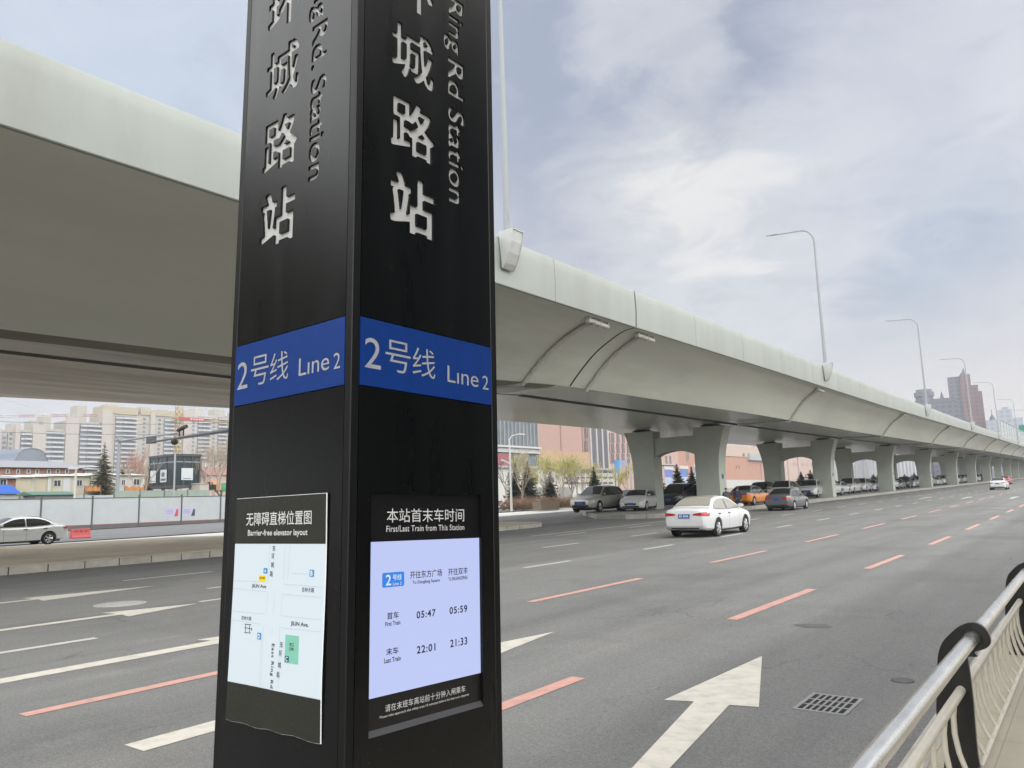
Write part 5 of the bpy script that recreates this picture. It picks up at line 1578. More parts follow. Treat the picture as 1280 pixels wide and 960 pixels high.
# ---- second, greenish fence
M_GFEN = mat('green_fence_sheet', (.33, .40, .35), .65, var=.08, vscale=.8)
def fence_x(X, px0, px1, ptop, m, lab, name='site_fence', h0=0):
    ya, yb = at_x(px0, 615, X).y, at_x(px1, 615, X).y; zt = at_x((px0 + px1) / 2, ptop, X).z
    f = thing(name, lab, 'fence', (X, (ya + yb) / 2, GF))
    n = max(2, int((yb - ya) / 2.5))
    for i in range(n):
        a, b = ya + (yb - ya) * i / n, ya + (yb - ya) * (i + 1) / n
        mb = MB(); k = 12
        mb.loft([[(X + (.03 if j % 2 else 0), a + (b - a) * j / k, z) for j in range(k + 1)] for z in (GF - .3, zt)], False)
        obj('panel', mb, m, f, world=True)
        obj('post', MB().box((X - .08, a - .05, GF - .3), (X + .05, a + .05, zt + .1)), mat('fence_post_green', (.16, .20, .18), .6), f, world=True)
    return f
fence_x(-76, 143, 262, 613, M_GFEN, 'greenish sheet fence rising behind the pale hoarding, below the dark glass kiosk')
fence_x(-80, 25, 142, 619.5, mat('white_fence_sheet', (.50, .53, .53), .6, var=.1, vscale=.5), 'off-white sheet fence behind the pale hoarding, below the cream cabins')

# ---- site cabins
M_CREAMW = mat('cabin_cream', (.56, .51, .38), .7, var=.04, vscale=.5); M_WHITEW = mat('cabin_white', (.62, .62, .60), .7, var=.06, vscale=.6)
M_WIN = mat('window_glass_dark', (.06, .07, .085), .12, spec=.7); M_FRAME = mat('window_frame_white', (.62, .62, .60), .5)
M_ROOFG = mat('sheet_roof_grey', (.30, .315, .335), .6, var=.08, vscale=.3)
def box_house(name, lab, cat, X, px0, px1, ptop, pmid, m, depth=6, roof=M_ROOFG, over=.25, group=None, rh=.35):
    ya, yb = at_x(px0, pmid, X).y, at_x(px1, pmid, X).y; zt = at_x((px0 + px1) / 2, ptop, X).z
    t = thing(name, lab, cat, (X, (ya + yb) / 2, gz(ya)), 0, group)
    obj('wall', MB().box((X - depth, ya, gz(ya) - .5), (X, yb, zt)), m, t, world=True)
    mb = MB(); mb.add([(X + over, ya - over, zt), (X + over, yb + over, zt), (X - depth - over, yb + over, zt), (X - depth - over, ya - over, zt), (X - depth / 2, ya - over, zt + rh), (X - depth / 2, yb + over, zt + rh)],
                      [(0, 1, 5, 4), (2, 3, 4, 5), (0, 4, 3), (1, 2, 5), (0, 3, 2, 1)])
    obj('roof', mb, roof, t, world=True)
    return t, ya, yb, zt
def window_x(t, X, px0, px1, py0, py1, glass=M_WIN, frame=M_FRAME, name='window', bars=1):
    a, b = at_x(px0, py0, X), at_x(px1, py1, X)
    f = obj(name, MB().box((X + .0, a.y - .08, b.z - .08), (X + .05, b.y + .08, a.z + .08)), frame, t, world=True)
    mb = MB(); w = (b.y - a.y) / (bars + 1)
    for i in range(bars + 1): mb.box((X + .04, a.y + i * w + .03, b.z + .0), (X + .06, a.y + (i + 1) * w - .03, a.z))
    pn = obj('pane', mb, glass, f); 
    for v in pn.data.vertices: v.co -= t.location
    return f
X = -88
t, ya, yb, zt = box_house('site_cabin', 'cream site cabin with bare yellow end wall behind the white car', 'cabin', X, 20, 39, 596.5, 605, M_CREAMW, 7, M_WHITEW, .3)
t, ya, yb, zt = box_house('site_cabin', 'second cream site cabin with a bare front between white trims', 'cabin', X - .5, 40.5, 62, 596, 605, M_CREAMW, 7, M_WHITEW, .3)
for px in (40.5, 61.5):
    a = at_x(px, 605, X - .4); obj('corner_trim', MB().box((X - .5, a.y - .15, 0), (X - .38, a.y + .15, zt)), M_WHITEW, t, world=True)
t, ya, yb, zt = box_house('site_cabin', 'long cream site cabin with white door and sliding windows', 'cabin', X - 1, 62.5, 112, 595, 605, mat('cabin_pale_cream', (.64, .60, .47), .7, var=.05, vscale=.4), 7, M_WHITEW, .3)
window_x(t, X - 1, 67.5, 75.5, 600.5, 607.5); window_x(t, X - 1, 96, 102, 600.5, 607); 
window_x(t, X - 1, 79.5, 86.5, 598.5, 617, glass=mat('door_white', (.66, .67, .69), .6), frame=M_FRAME, name='door', bars=0)
t, ya, yb, zt = box_house('site_cabin', 'white site cabin row behind the spruces with an open door', 'cabin', X - 2, 113, 182, 594, 605, mat('cabin_offwhite', (.60, .58, .52), .7, var=.1, vscale=.4), 7, M_WHITEW, .3)
window_x(t, X - 2, 152, 156, 600, 606); window_x(t, X - 2, 167, 174, 599, 606)
# brick annex at the left edge and blue roofed shed
t, ya, yb, zt = box_house('brick_shed', 'brick shed with a window at the left frame edge above the blue roof', 'shed', -84, -30, 19.5, 598, 605, mat('brick_brown', (.32, .15, .10), .85, var=.15, vscale=3), 5, M_ROOFG, .4)
window_x(t, -84, 0, 7.5, 600, 606)
t, ya, yb, zt = box_house('shed', 'low shed with a bright blue sheet roof at the left frame edge', 'shed', -75.5, -30, 21, 617.5, 615, mat('shed_wall_white', (.55, .56, .55), .7, var=.1, vscale=.5), 4, mat('roof_blue', (.012, .10, .46), .45), .3, rh=.85)
t, ya, yb, zt = box_house('shed', 'low shed with a green sheet roof in front of the long cream cabin', 'shed', -78, 44, 92, 618.5, 619, mat('shed_wall_grey', (.3, .32, .32), .7), 3.5, mat('roof_green', (.09, .20, .145), .5, var=.15), .3, rh=.35)
for px0, px1, lab in ((106, 126, 'orange plastic mesh barrier below the near spruce'), (156, 181, 'orange plastic mesh barrier between the signal mast and the kiosk')):
    a, b = at_x(px0, 610, -82), at_x(px1, 610, -82)
    ob = thing('mesh_barrier', lab, 'barrier', (-82, a.y, a.z))
    mb = MB(); k = 10
    za, zb_ = at_x((px0 + px1) / 2, 614, -82).z, at_x((px0 + px1) / 2, 608.5, -82).z
    mb.loft([[(-82 + .05 * math.sin(j * 1.7), a.y + (b.y - a.y) * j / k, zb_ + .12 * math.sin(j * 2.1)) for j in range(k + 1)], [(-82, a.y + (b.y - a.y) * j / k, za) for j in range(k + 1)]], False)
    obj('mesh', mb, mat('mesh_orange', (.58, .24, .08), .7), ob, world=True)
    for yy in (a.y, b.y): obj('stake', MB().box((-82.05, yy - .03, .3), (-81.97, yy + .03, zb_ + .15)), M_POST, ob, world=True)
# long brick building with grey roof
M_BRICK = mat('brick_red', (.33, .19, .14), .85, var=.2, vscale=1.2)
t, ya, yb, zt = box_house('brick_hall', 'long brick building with a grey roof and small white windows behind the cabins', 'building', -110, -40, 103, 584.5, 590, M_BRICK, 14, mat('roof_slate', (.30, .31, .33), .7, var=.05), .5, rh=1.3)
for px in (9.5, 22.5, 35.5, 46.5, 61, 72, 83.5): window_x(t, -110, px - 1.4, px + 1.4, 587.3, 591.3, bars=0)
t2, *_ = box_house('low_house', 'low grey house with a dark window beside the brick building', 'house', -112, 97.5, 122, 587, 590, mat('house_grey', (.40, .38, .35), .8, var=.1), 8, mat('roof_slate', (.3, .31, .33)), .4, rh=.5)
window_x(t2, -112, 98.5, 106, 587.8, 592, bars=1)
# blue-grey sports hall
p0 = at_x(12, 578, -260); p1 = at_x(66, 578, -260); zt = at_x(45, 562.5, -260).z; zlo = at_x(45, 578, -260).z
sh = thing('sports_hall', 'blue grey curved roof hall in front of the apartment blocks', 'building', (-260, (p0.y + p1.y) / 2, gz(100)))
ym = (p0.y + p1.y) / 2; hw = (p1.y - p0.y) / 2
rings = []
for i in range(21):
    u = -1 + i / 10; y = ym + hw * u; z = zlo - 2 + (zt - zlo + 2) * (1 - abs(u) ** 2.6) * .95 + (.8 if abs(u) < .62 else 0)
    rings.append([(-260, y, z), (-300, y, z + 1)])
mb = MB().loft(rings, False); obj('roof', mb, mat('hall_blue', (.16, .20, .27), .5, var=.1, vscale=.1), sh, world=True)
mb = MB(); 
mb.loft([[(-260.2, r_[0][1], r_[0][2] - .1), (-260.2, r_[0][1], 0)] for r_ in rings], False); obj('wall', mb, mat('hall_wall', (.20, .235, .29), .5, var=.15, vscale=.12), sh, world=True)

# ---- apartment slabs, 550 m away
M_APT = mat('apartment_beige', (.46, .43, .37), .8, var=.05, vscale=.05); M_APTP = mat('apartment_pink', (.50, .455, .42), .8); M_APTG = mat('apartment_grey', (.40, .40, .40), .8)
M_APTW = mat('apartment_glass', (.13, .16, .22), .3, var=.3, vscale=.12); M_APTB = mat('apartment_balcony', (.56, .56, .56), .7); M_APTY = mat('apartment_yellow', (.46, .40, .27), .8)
AX = -540
def apartment(px0, px1, ptop, lab, bays, wall=M_APT, hut=None, crown=None, X=AX, fl=3.0):
    """bays: list of (f0,f1,kind,colour) along the front"""
    pm = 560
    ya, yb = at_x(px0, pm, X).y, at_x(px1, pm, X).y; zt = at_x((px0 + px1) / 2, ptop, X).z
    t = thing('apartment_block', lab, 'apartment block', (X, (ya + yb) / 2, gz(ya)), 0, 'apartment blocks beyond the viaduct')
    obj('wall', MB().box((X - 16, ya, gz(ya) - 2), (X, yb, zt)), wall, t, world=True)
    w = yb - ya
    bal, glass, shaft, win = MB(), MB(), MB(), MB()
    nfl = int(zt / fl)
    for f0, f1, kind in bays:
        a, b = ya + w * f0, ya + w * f1
        if kind == 'bal':
            glass.box((X, a, 2), (X + .6, b, zt - 1.5))
            for k in range(nfl):
                z = zt - 2.2 - k * fl
                if z < 4: break
                m_ = (a * .72 + b * .28)
                bal.prism([(X + .5, a), (X + 1.2, a), (X + 1.2, m_), (X + 2.4, m_ + 1), (X + 2.4, b), (X + .5, b)], lambda u, v, tt: (u, v, tt), z - 1.15, z)
        elif kind == 'shaft': shaft.box((X, a, 0), (X + 1.6, b, zt + 2.5))
        elif kind == 'win':
            for k in range(nfl):
                z = zt - 3.0 - k * fl
                if z < 4: break
                n = max(1, int((b - a) / 4.5))
                for j in range(n):
                    c = a + (b - a) * (j + .5) / n; win.box((X, c - .9, z - .8), (X + .12, c + .9, z + .8))
    if glass.v: tag(obj('balcony_glazing', glass, M_APTW, t, world=True), kind='stuff')
    if bal.v: tag(obj('balcony', bal, M_APTB, t, world=True), kind='stuff')
    if shaft.v: obj('stair_shaft', shaft, M_APTP, t, world=True)
    if win.v: tag(obj('window', win, M_APTW, t, world=True), kind='stuff')
    if crown: obj('roof_crown', MB().box((X - 14, ya + 1, zt), (X + .8, yb - 1, zt + crown)), M_APTY, t, world=True)
    for h0, h1, hh in (hut or []):
        obj('roof_hut', MB().box((X - 12, ya + w * h0, zt), (X - 2, ya + w * h1, zt + hh)), wall, t, world=True)
    return t
apartment(-12, 9, 541, 'grey apartment block at the far left frame edge', [(0, .35, 'win'), (.4, .55, 'shaft'), (.6, .98, 'win')], M_APTG)
apartment(8, 38, 537, 'beige apartment block with one balcony stack above the left of the blue hall', [(.02, .28, 'win'), (.30, .5, 'shaft'), (.55, .98, 'bal')], M_APT, [(.22, .58, 4)])
apartment(38, 79, 536, 'beige apartment block above the right of the blue hall with stepped roof', [(.02, .42, 'shaft'), (.43, .98, 'bal')], M_APT, [(.0, .25, 5), (.38, .62, 9)])
apartment(79, 125, 527, 'tall beige apartment block behind the top of the near spruce', [(.02, .36, 'shaft'), (.42, .98, 'bal')], M_APT, [(.35, .62, 11)])
apartment(124, 172, 517.5, 'highest beige apartment block with yellow crown left of the crane mast', [(.02, .28, 'shaft'), (.38, .93, 'bal')], mat('apartment_cream', (.52, .47, .39), .8), [(.2, .5, 7)], 5)
apartment(172, 226, 520, 'beige apartment block behind the yellow crane mast', [(.03, .22, 'win'), (.25, .35, 'shaft'), (.4, .55, 'win'), (.58, .98, 'bal')], M_APT, [(.08, .3, 6), (.5, .7, 5)], 4)
apartment(226, 262, 518, 'pale apartment block right of the crane mast with wavy balconies', [(.03, .3, 'shaft'), (.32, .5, 'win'), (.55, .98, 'bal')], mat('apartment_pale', (.52, .50, .47), .8), [(.5, .8, 5)])
apartment(262, 300, 520, 'pale tan apartment block behind the bare trees next to the station pylon', [(.03, .2, 'win'), (.25, .5, 'bal'), (.55, .7, 'shaft'), (.72, .98, 'win')], M_APT, [(.2, .5, 5)])
# low white house and red roofs right of the kiosk
t, *_ = box_house('low_house', 'white low house with three windows right of the kiosk', 'house', -200, 252, 292, 577, 585, M_WHITEW, 8, M_WHITEW, .4)
for px in (265, 274, 281): window_x(t, -200, px - 1, px + 1, 580, 583.5, bars=0)
t, *_ = box_house('low_house', 'house with a dull red sheet roof right of the kiosk', 'house', -170, 262, 296, 594, 592, mat('house_pinkish', (.52, .40, .36), .8), 8, mat('roof_dull_red', (.34, .18, .165), .7), .4, rh=2.2)
for px0, px1, py, lab, c in ((272, 286, 606.5, 'green sheet canopy next to the station pylon above the hoarding', (.03, .24, .10)), (262, 271, 604.5, 'orange sheet canopy right of the dark glass kiosk', (.62, .26, .07))):
    a, b = at_x(px0, py, -95), at_x(px1, py, -95)
    cn = thing('canopy', lab, 'canopy', (-95, (a.y + b.y) / 2, gz(40)))
    mb = MB(); mb.loft([[(-95 + 1.2 * math.cos(q), yy, a.z - .9 + 1.2 * math.sin(q)) for q in [math.pi * k / 8 for k in range(9)]] for yy in (a.y, b.y)], False, False); obj('sheet', mb, mat('canopy_%d' % px0, c, .6), cn, world=True)
    for yy in (a.y, b.y): obj('leg', MB().box((-94.0, yy - .05, .2), (-93.9, yy + .05, a.z - .6)), M_POST, cn, world=True)
t, *_ = box_house('guard_hut', 'small pale guard hut below the orange canopy', 'hut', -90, 250, 261, 604.5, 608, mat('hut_pale', (.58, .54, .47), .7), 2.5, M_WHITEW, .1, rh=.1)

# ---- dark glass kiosk, one corner towards the road
def projx(p):
    c = M.T @ np.array([p[0], p[1], p[2] - HCAM]); return CX + F_PX * c[0] / c[2]
KX = -92
a, b = at_x(218.5, 605, KX), at_x(249, 605, KX); zt = at_x(218, 568.5, KX).z; zl = at_x(218, 606.5, KX).z
KD = next(d * .1 for d in range(10, 400) if projx((KX - d * .1, a.y, 3)) < 186)
ks = thing('glass_kiosk', 'dark glass kiosk with posters on posts, behind the greenish fence', 'kiosk', (KX, (a.y + b.y) / 2, gz(40)))
M_KGL = mat('kiosk_glass', (.035, .055, .065), .15, spec=.6, var=.4, vscale=.35); M_KFR = mat('kiosk_frame', (.07, .08, .09), .5)
obj('glazing', MB().box((KX - KD, a.y, zl), (KX, b.y, zt - .1)), M_KGL, ks, world=True)
obj('roof', MB().box((KX - KD - .15, a.y - .15, zt - .12), (KX + .15, b.y + .15, zt + .15)), M_KFR, ks, world=True)
obj('floor_beam', MB().box((KX - KD - .1, a.y - .1, zl - .3), (KX + .1, b.y + .1, zl)), M_KFR, ks, world=True)
for f in (0, .33, .67, 1): obj('mullion', MB().box((KX + .0, a.y + (b.y - a.y) * f - .07, zl), (KX + .08, a.y + (b.y - a.y) * f + .07, zt)), M_KFR, ks, world=True)
for f in (0, .33, .67, 1): obj('mullion', MB().box((KX - KD * f - .07, a.y - .08, zl), (KX - KD * f + .07, a.y, zt)), M_KFR, ks, world=True)
zz = at_x(218, 577, KX).z; mt_ = mat('kiosk_transom', (.25, .27, .28), .4)
obj('transom', MB().box((KX, a.y, zz - .08), (KX + .06, b.y, zz + .08)), mt_, ks, world=True); obj('transom', MB().box((KX - KD, a.y - .06, zz - .08), (KX, a.y, zz + .08)), mt_, ks, world=True)
for xx, yy in ((KX - .2, a.y + .2), (KX - .2, b.y - .2), (KX - KD + .2, a.y + .2), (KX - KD / 2, a.y + .2)): obj('leg', MB().box((xx - .15, yy - .15, 0), (xx + .15, yy + .15, zl - .3)), M_KFR, ks, world=True)
M_PAP, M_PRI = mat('poster_paper', (.66, .69, .72), .6), mat('poster_print', (.12, .16, .22), .6)
p, q = at_x(227, 585, KX + .1), at_x(241, 600, KX + .1)
n = thing('poster', 'square white poster on the right face of the kiosk', 'poster', (KX + .1, (p.y + q.y) / 2, q.z))
obj('sheet', MB().box((KX + .085, p.y, q.z), (KX + .1, q.y, p.z)), M_PAP, n, world=True); w, hh = q.y - p.y, p.z - q.z
obj('print', MB().box((KX + .1, p.y + w * .15, q.z + hh * .10), (KX + .105, q.y - w * .15, q.z + hh * .16)), M_PRI, n, world=True)
def side_x(px):
    return min((KX - KD * k / 200 for k in range(201)), key=lambda x: abs(projx((x, a.y, zl + 1)) - px))
zp1, zp0 = at_x(205, 587.5, KX - KD * .5).z, at_x(205, 603, KX - KD * .5).z
for px0, px1, lab, dark in ((188.5, 195.5, 'narrow white poster at the left end of the kiosk', 0), (201, 209, 'white poster with a dark blot in the middle of the left kiosk face', 1)):
    x0, x1 = side_x(px0), side_x(px1); w, hh = x1 - x0, zp1 - zp0
    n = thing('poster', lab, 'poster', ((x0 + x1) / 2, a.y - .1, zp0))
    obj('sheet', MB().box((x0, a.y - .1, zp0), (x1, a.y - .085, zp1)), M_PAP, n, world=True)
    mb = MB()
    if dark:
        mb.prism([(x0 + w * (.45 + .28 * math.cos(s)), zp0 + hh * (.62 + .2 * math.sin(s))) for s in [k * .57 for k in range(11)]], lambda u, v, tt: (u, tt, v), a.y - .105, a.y - .1)
        mb.box((x0 + w * .12, a.y - .105, zp0 + hh * .12), (x1 - w * .12, a.y - .1, zp0 + hh * .3))
    else: mb.box((x0 + w * .15, a.y - .105, zp0 + hh * .10), (x1 - w * .15, a.y - .1, zp0 + hh * .16))
    obj('print', mb, M_PRI, n, world=True)

# ---- signal mast with its arm, and the camera arm of the neighbouring mast
M_MAST = mat('mast_grey', (.36, .38, .40), .5, .3)
MX_ = -77; 
b0 = at_x(146.5, 617, MX_); t0 = at_x(142.5, 549.5, MX_)
ms = thing('signal_mast', 'grey octagonal mast with a long thin arm reaching right under the viaduct', 'signal mast', (b0.x, b0.y, .3))
obj('pole', MB().tube([(MX_, b0.y, .3), (MX_, b0.y, t0.z)], [.20, .15], 8), M_MAST, ms, world=True, smooth=30)
e = at_d(226, 540.5, 64)
obj('arm', MB().tube([(MX_, b0.y, t0.z - .15), ((MX_ + e.x) / 2, (b0.y + e.y) / 2, t0.z * .5 + e.z * .5 - .05), e], [.12, .09, .06], 8), M_MAST, ms, world=True, smooth=30)
obj('cap', MB().cbox((MX_, b0.y, t0.z + .1), (.5, .5, .3)), M_MAST, ms, world=True)
q0 = at_d(183, 553.5, 60); q1 = at_d(318, 533, 45)
m2 = thing('camera_mast', 'dark mast arm with traffic cameras reaching out from behind the station pylon', 'signal mast', (q1.x, q1.y, .2))
M_MDK = mat('mast_dark', (.09, .10, .105), .5)
obj('pole', MB().tube([(q1.x, q1.y, .2), (q1.x, q1.y, q1.z + .3)], [.17, .13], 8), M_MDK, m2, world=True, smooth=30)
obj('arm', MB().tube([q1, (q0 + q1) / 2, q0], [.13, .11, .06], 8), M_MDK, m2, world=True, smooth=30)
def arm_at(px):
    best = min(range(201), key=lambda i: abs(projx(q0 + (q1 - q0) * (i / 200)) - px)); return q0 + (q1 - q0) * (best / 200)
def projx(p):
    c = M.T @ np.array([p.x, p.y, p.z - HCAM]); return CX + F_PX * c[0] / c[2]
dv = (q1 - q0).normalized()
p = arm_at(226)
mb = MB(); mb.tube([p + Vector((0, 0, .55)) - dv * .55, p + Vector((0, 0, .72)) + dv * 1.0], .14, 8); obj('camera', mb, M_BPLAST, m2, world=True, smooth=40)
mb = MB(); mb.tube([p - dv * .3, p - dv * .3 + Vector((0, 0, .6))], .05, 6); mb.tube([p + dv * .5, p + dv * .5 + Vector((0, 0, .65))], .05, 6); obj('bracket', mb, M_BPLAST, m2, world=True)
p = arm_at(218.5)
mb = MB().lathe([(.001, -.32), (.16, -.28), (.24, -.12), (.24, 0), (.1, .1), (.05, .3)], 14, lambda r, a, h: (p.x + r * math.cos(a), p.y + r * math.sin(a), p.z - .15 + h)); obj('camera', mb, M_BPLAST, m2, world=True, smooth=40)
p = arm_at(189)
obj('plate', MB().cbox((p.x, p.y, p.z + .15), (.9, .08, .55), .35), M_MDK, m2, world=True)
# slim white pole in front of the cabins, kiosk pole, angled camera
a = at_x(95, 586, -74); bb = at_x(93.5, 622, -74)
sp_ = thing('lamp_post', 'slim white post with a small lamp head in front of the long cream cabin', 'lamp post', (-74, a.y, .3))
obj('pole', MB().tube([(-74, a.y, .3), (-74, a.y, a.z)], .09, 8), M_WHITEW, sp_, world=True); obj('head', MB().cbox((-74, a.y - .25, a.z + .05), (.25, .8, .2)), M_WHITEW, sp_, world=True)
a = at_x(219, 565, -75); 
sp_ = thing('lamp_post', 'slim grey post crossing the front of the dark glass kiosk', 'lamp post', (-75, a.y, .3)); obj('pole', MB().tube([(-75, a.y, .3), (-75, a.y, a.z)], .085, 8), mat('post_lilac', (.42, .43, .46), .5), sp_, world=True); obj('cap', MB().cbox((-75, a.y, a.z + .03), (.2, .2, .06)), M_MAST, sp_, world=True)
a = at_x(266, 609, -71); bb = at_x(275.5, 621, -71)
sp_ = thing('floodlight', 'black floodlight on a leaning pole above the hoarding next to the station pylon', 'floodlight', (-71, bb.y, 2.9))
obj('pole', MB().tube([a, bb], .06, 6), M_POST, sp_, world=True); obj('lamp', MB().cbox(a, (.5, .45, .5)), M_BPLAST, sp_, world=True)

# ---- tower cranes
def lattice(mb, p, q, w, n, r=.12):
    p, q = Vector(p), Vector(q); d = (q - p).normalized(); u = d.cross(Vector((0, 0, 1)))
    if u.length < .1: u = Vector((1, 0, 0)); v = Vector((0, 1, 0))
    else: u.normalize(); v = u.cross(d)
    cs = [u * w + v * w, -u * w + v * w, -u * w - v * w, u * w - v * w]
    for c in cs: mb.tube([p + c, q + c], r, 4)
    for i in range(n):
        a, b = p + (q - p) * (i / n), p + (q - p) * ((i + 1) / n)
        for k in range(4): mb.tube([a + cs[k], b + cs[(k + 1) % 4]], r * .7, 4)
CXX = -300
a = at_x(222, 570, CXX); tp = at_x(222, 508, CXX)
cr_ = thing('tower_crane', 'yellow lattice tower crane mast with a red name board, in front of the apartment blocks', 'tower crane', (CXX, a.y, 1))
mb = MB(); lattice(mb, (CXX, a.y, 1), (CXX, a.y, tp.z), 1.0, 18, .22); obj('mast', mb, mat('crane_yellow', (.48, .35, .14), .5), cr_, world=True)
z = at_x(222, 524, CXX).z
mb = MB(); lattice(mb, (CXX, a.y - 3, z), (CXX, a.y + 42, z + 1), .55, 18, .12); obj('jib', mb, mat('crane_yellow', (.7, .4, .03)), cr_, world=True)
p, q = at_x(225, 521, CXX + 1.4), at_x(255.5, 526.5, CXX + 1.4)
bd = obj('name_board', MB().box((CXX + 1.3, p.y, q.z), (CXX + 1.45, q.y, p.z)), mat('board_red', (.55, .03, .06), .5), cr_, world=True)
mb = MB(); n = 5
for i in range(n):
    c = p.y + (q.y - p.y) * (.40 + .6 * (i + .5) / n * .95); h_ = p.z - q.z
    mb.cbox((CXX + 1.48, c, (p.z + q.z) / 2), (.06, .35, h_ * .6)); mb.cbox((CXX + 1.49, c, (p.z + q.z) / 2 + h_ * .05), (.06, 1.1, h_ * .14)); mb.cbox((CXX + 1.49, c, q.z + h_ * .28), (.05, 1.0, h_ * .12))
obj('board_mark', mb, mat('board_white', (.75, .7, .7), .5), bd)
lt = kids(bd)[0]
for v in lt.data.vertices: v.co -= cr_.location
a = at_x(-30, 570, -420); p = at_x(-40, 521, -420); q = at_x(122, 519, -420)
c2 = thing('tower_crane', 'pale red and white crane jib crossing the sky over the left apartment blocks', 'tower crane', (-420, a.y, 1))
mb = MB(); lattice(mb, (-420, a.y, 1), (-420, a.y, p.z + 4), 1.0, 14, .2); obj('mast', mb, mat('crane_red', (.50, .27, .26), .6), c2, world=True)
for k in range(8):
    mb = MB(); f0, f1 = k / 8, (k + 1) / 8
    A, B = Vector((-420, a.y - 6, p.z)), q
    lattice(mb, A + (B - A) * f0, A + (B - A) * f1, .5, 4, .12); obj('jib', mb, mat('crane_red', (.62, .22, .2)) if k % 2 else mat('crane_white', (.66, .64, .62), .6), c2, world=True)
mb = MB(); mb.tube([(-420, a.y, p.z + 12), A + (B - A) * .7], .12, 4); mb.tube([(-420, a.y, p.z + 4), (-420, a.y, p.z + 12)], .3, 4); obj('tie', mb, mat('crane_white', (.66, .64, .62)), c2, world=True)
# overhead wires
for py0, py1, lab in ((525, 526.5, 'upper thin overhead wire crossing in front of the apartment blocks'), (538, 539.5, 'lower thin overhead wire crossing in front of the apartment blocks')):
    p, q = at_x(-60, py0, -68), at_x(300, py1 + 1.5, -68)
    w = obj('overhead_wire', MB().tube([(p.x, p.y + (q.y - p.y) * k / 16, p.z + (q.z - p.z) * k / 16 - .25 * math.sin(math.pi * k / 16)) for k in range(17)], .014, 5), M_BPLAST)
    tag(w, lab, 'wire')

mat = _mat_plain
# ------------------------------------------------------------------ trees
M_BARK = mat('bark_grey_brown', (.17, .135, .11), .95, var=.25, vscale=6)
M_BARKP = mat('bark_pale', (.36, .30, .23), .95, var=.2, vscale=6)
M_TWIG = mat('twig_reddish', (.30, .18, .14), .95)
M_TWIGP = mat('twig_pale', (.34, .28, .22), .95)
def leaf_m(name, a, b):
    m = mat(name, a, .7); nt = m.node_tree; N = nt.nodes; L = nt.links
    tc = N.new('ShaderNodeTexCoord'); nz = N.new('ShaderNodeTexNoise'); nz.inputs['Scale'].default_value = 1.1; nz.inputs['Detail'].default_value = 3
    L.new(tc.outputs['Object'], nz.inputs['Vector'])
    mr = N.new('ShaderNodeMapRange'); mr.inputs['From Min'].default_value = .35; mr.inputs['From Max'].default_value = .65; L.new(nz.outputs['Fac'], mr.inputs['Value'])
    mx = N.new('ShaderNodeMix'); mx.data_type = 'RGBA'; L.new(mr.outputs['Result'], mx.inputs['Factor']); mx.inputs['A'].default_value = (*a, 1); mx.inputs['B'].default_value = (*b, 1)
    L.new(mx.outputs['Result'], N['Principled BSDF'].inputs['Base Color']); return m
M_SPRUCE = leaf_m('spruce_needle', (.07, .07, .042), (.14, .13, .075))
M_SPRUCED = leaf_m('spruce_needle_dark', (.035, .05, .04), (.07, .085, .06))
M_WILLOW = leaf_m('willow_leaf', (.30, .29, .09), (.42, .38, .16))
M_SHRUB = leaf_m('dry_shrub', (.22, .13, .085), (.33, .22, .15))
def spruce(loc, h, w, label, seed, m=None, dens=1.0, group=None):
    rng = random.Random(seed); t = thing('spruce_tree', label, 'tree', loc, rng.uniform(0, 6), group)
    obj('trunk', MB().tube([(0, 0, -.3), (.02, 0, h * .5), (0, .02, h * .97)], [w * .04, w * .026, .012], 7), M_BARK, t)
    mb = MB(); nb = int(230 * dens)
    for i in range(nb):
        f = .07 + .92 * (1 - (1 - (i + rng.random()) / nb) ** .62) if True else 0
        z = h * f; rad = w / 2 * min(1, (1 - f) ** .8 * 1.15) * rng.uniform(.55, 1.15) + .07
        a = i * 2.39996 + rng.uniform(-.4, .4); dr = Vector((math.cos(a), math.sin(a), 0)); sd = Vector((-dr.y, dr.x, 0)); ln = rad
        dro = rng.uniform(.25, .6); up_ = rng.uniform(.1, .35)
        def pt(tt): return Vector((0, 0, z)) + dr * ln * tt + Vector((0, 0, -ln * dro * tt + ln * up_ * tt * tt))
        k = 9
        for s in range(k):
            t0 = .12 + .88 * s / k; A = pt(t0); B = pt(min(1, t0 + .13)); wd = (ln * .26 + .06) * (1.2 - t0)
            for sg in (-1, 1):
                for q in range(2):
                    tip = A + sd * sg * wd * rng.uniform(.5, 1.3) + dr * wd * rng.uniform(.1, .9) + Vector((0, 0, -wd * rng.uniform(.0, .9)))
                    wq = dr * rng.uniform(.02, .05) * (1 + ln * .6) + Vector((0, 0, rng.uniform(-.04, .05)))
                    mb.add([A - wq, A + wq, tip], [(0, 1, 2)])
            mb.add([A + Vector((0, 0, .04)), B, A - Vector((0, 0, .05 + .06 * ln))], [(0, 1, 2)])
    for q in range(10):
        z = h * (.93 + .007 * q); a = q * 2.4; mb.add([(0, 0, z), (.02, .01, z + .12), (math.cos(a) * .16, math.sin(a) * .16, z + .1)], [(0, 1, 2)])
    obj('crown', mb, m or M_SPRUCE, t, fix=False)
    return t
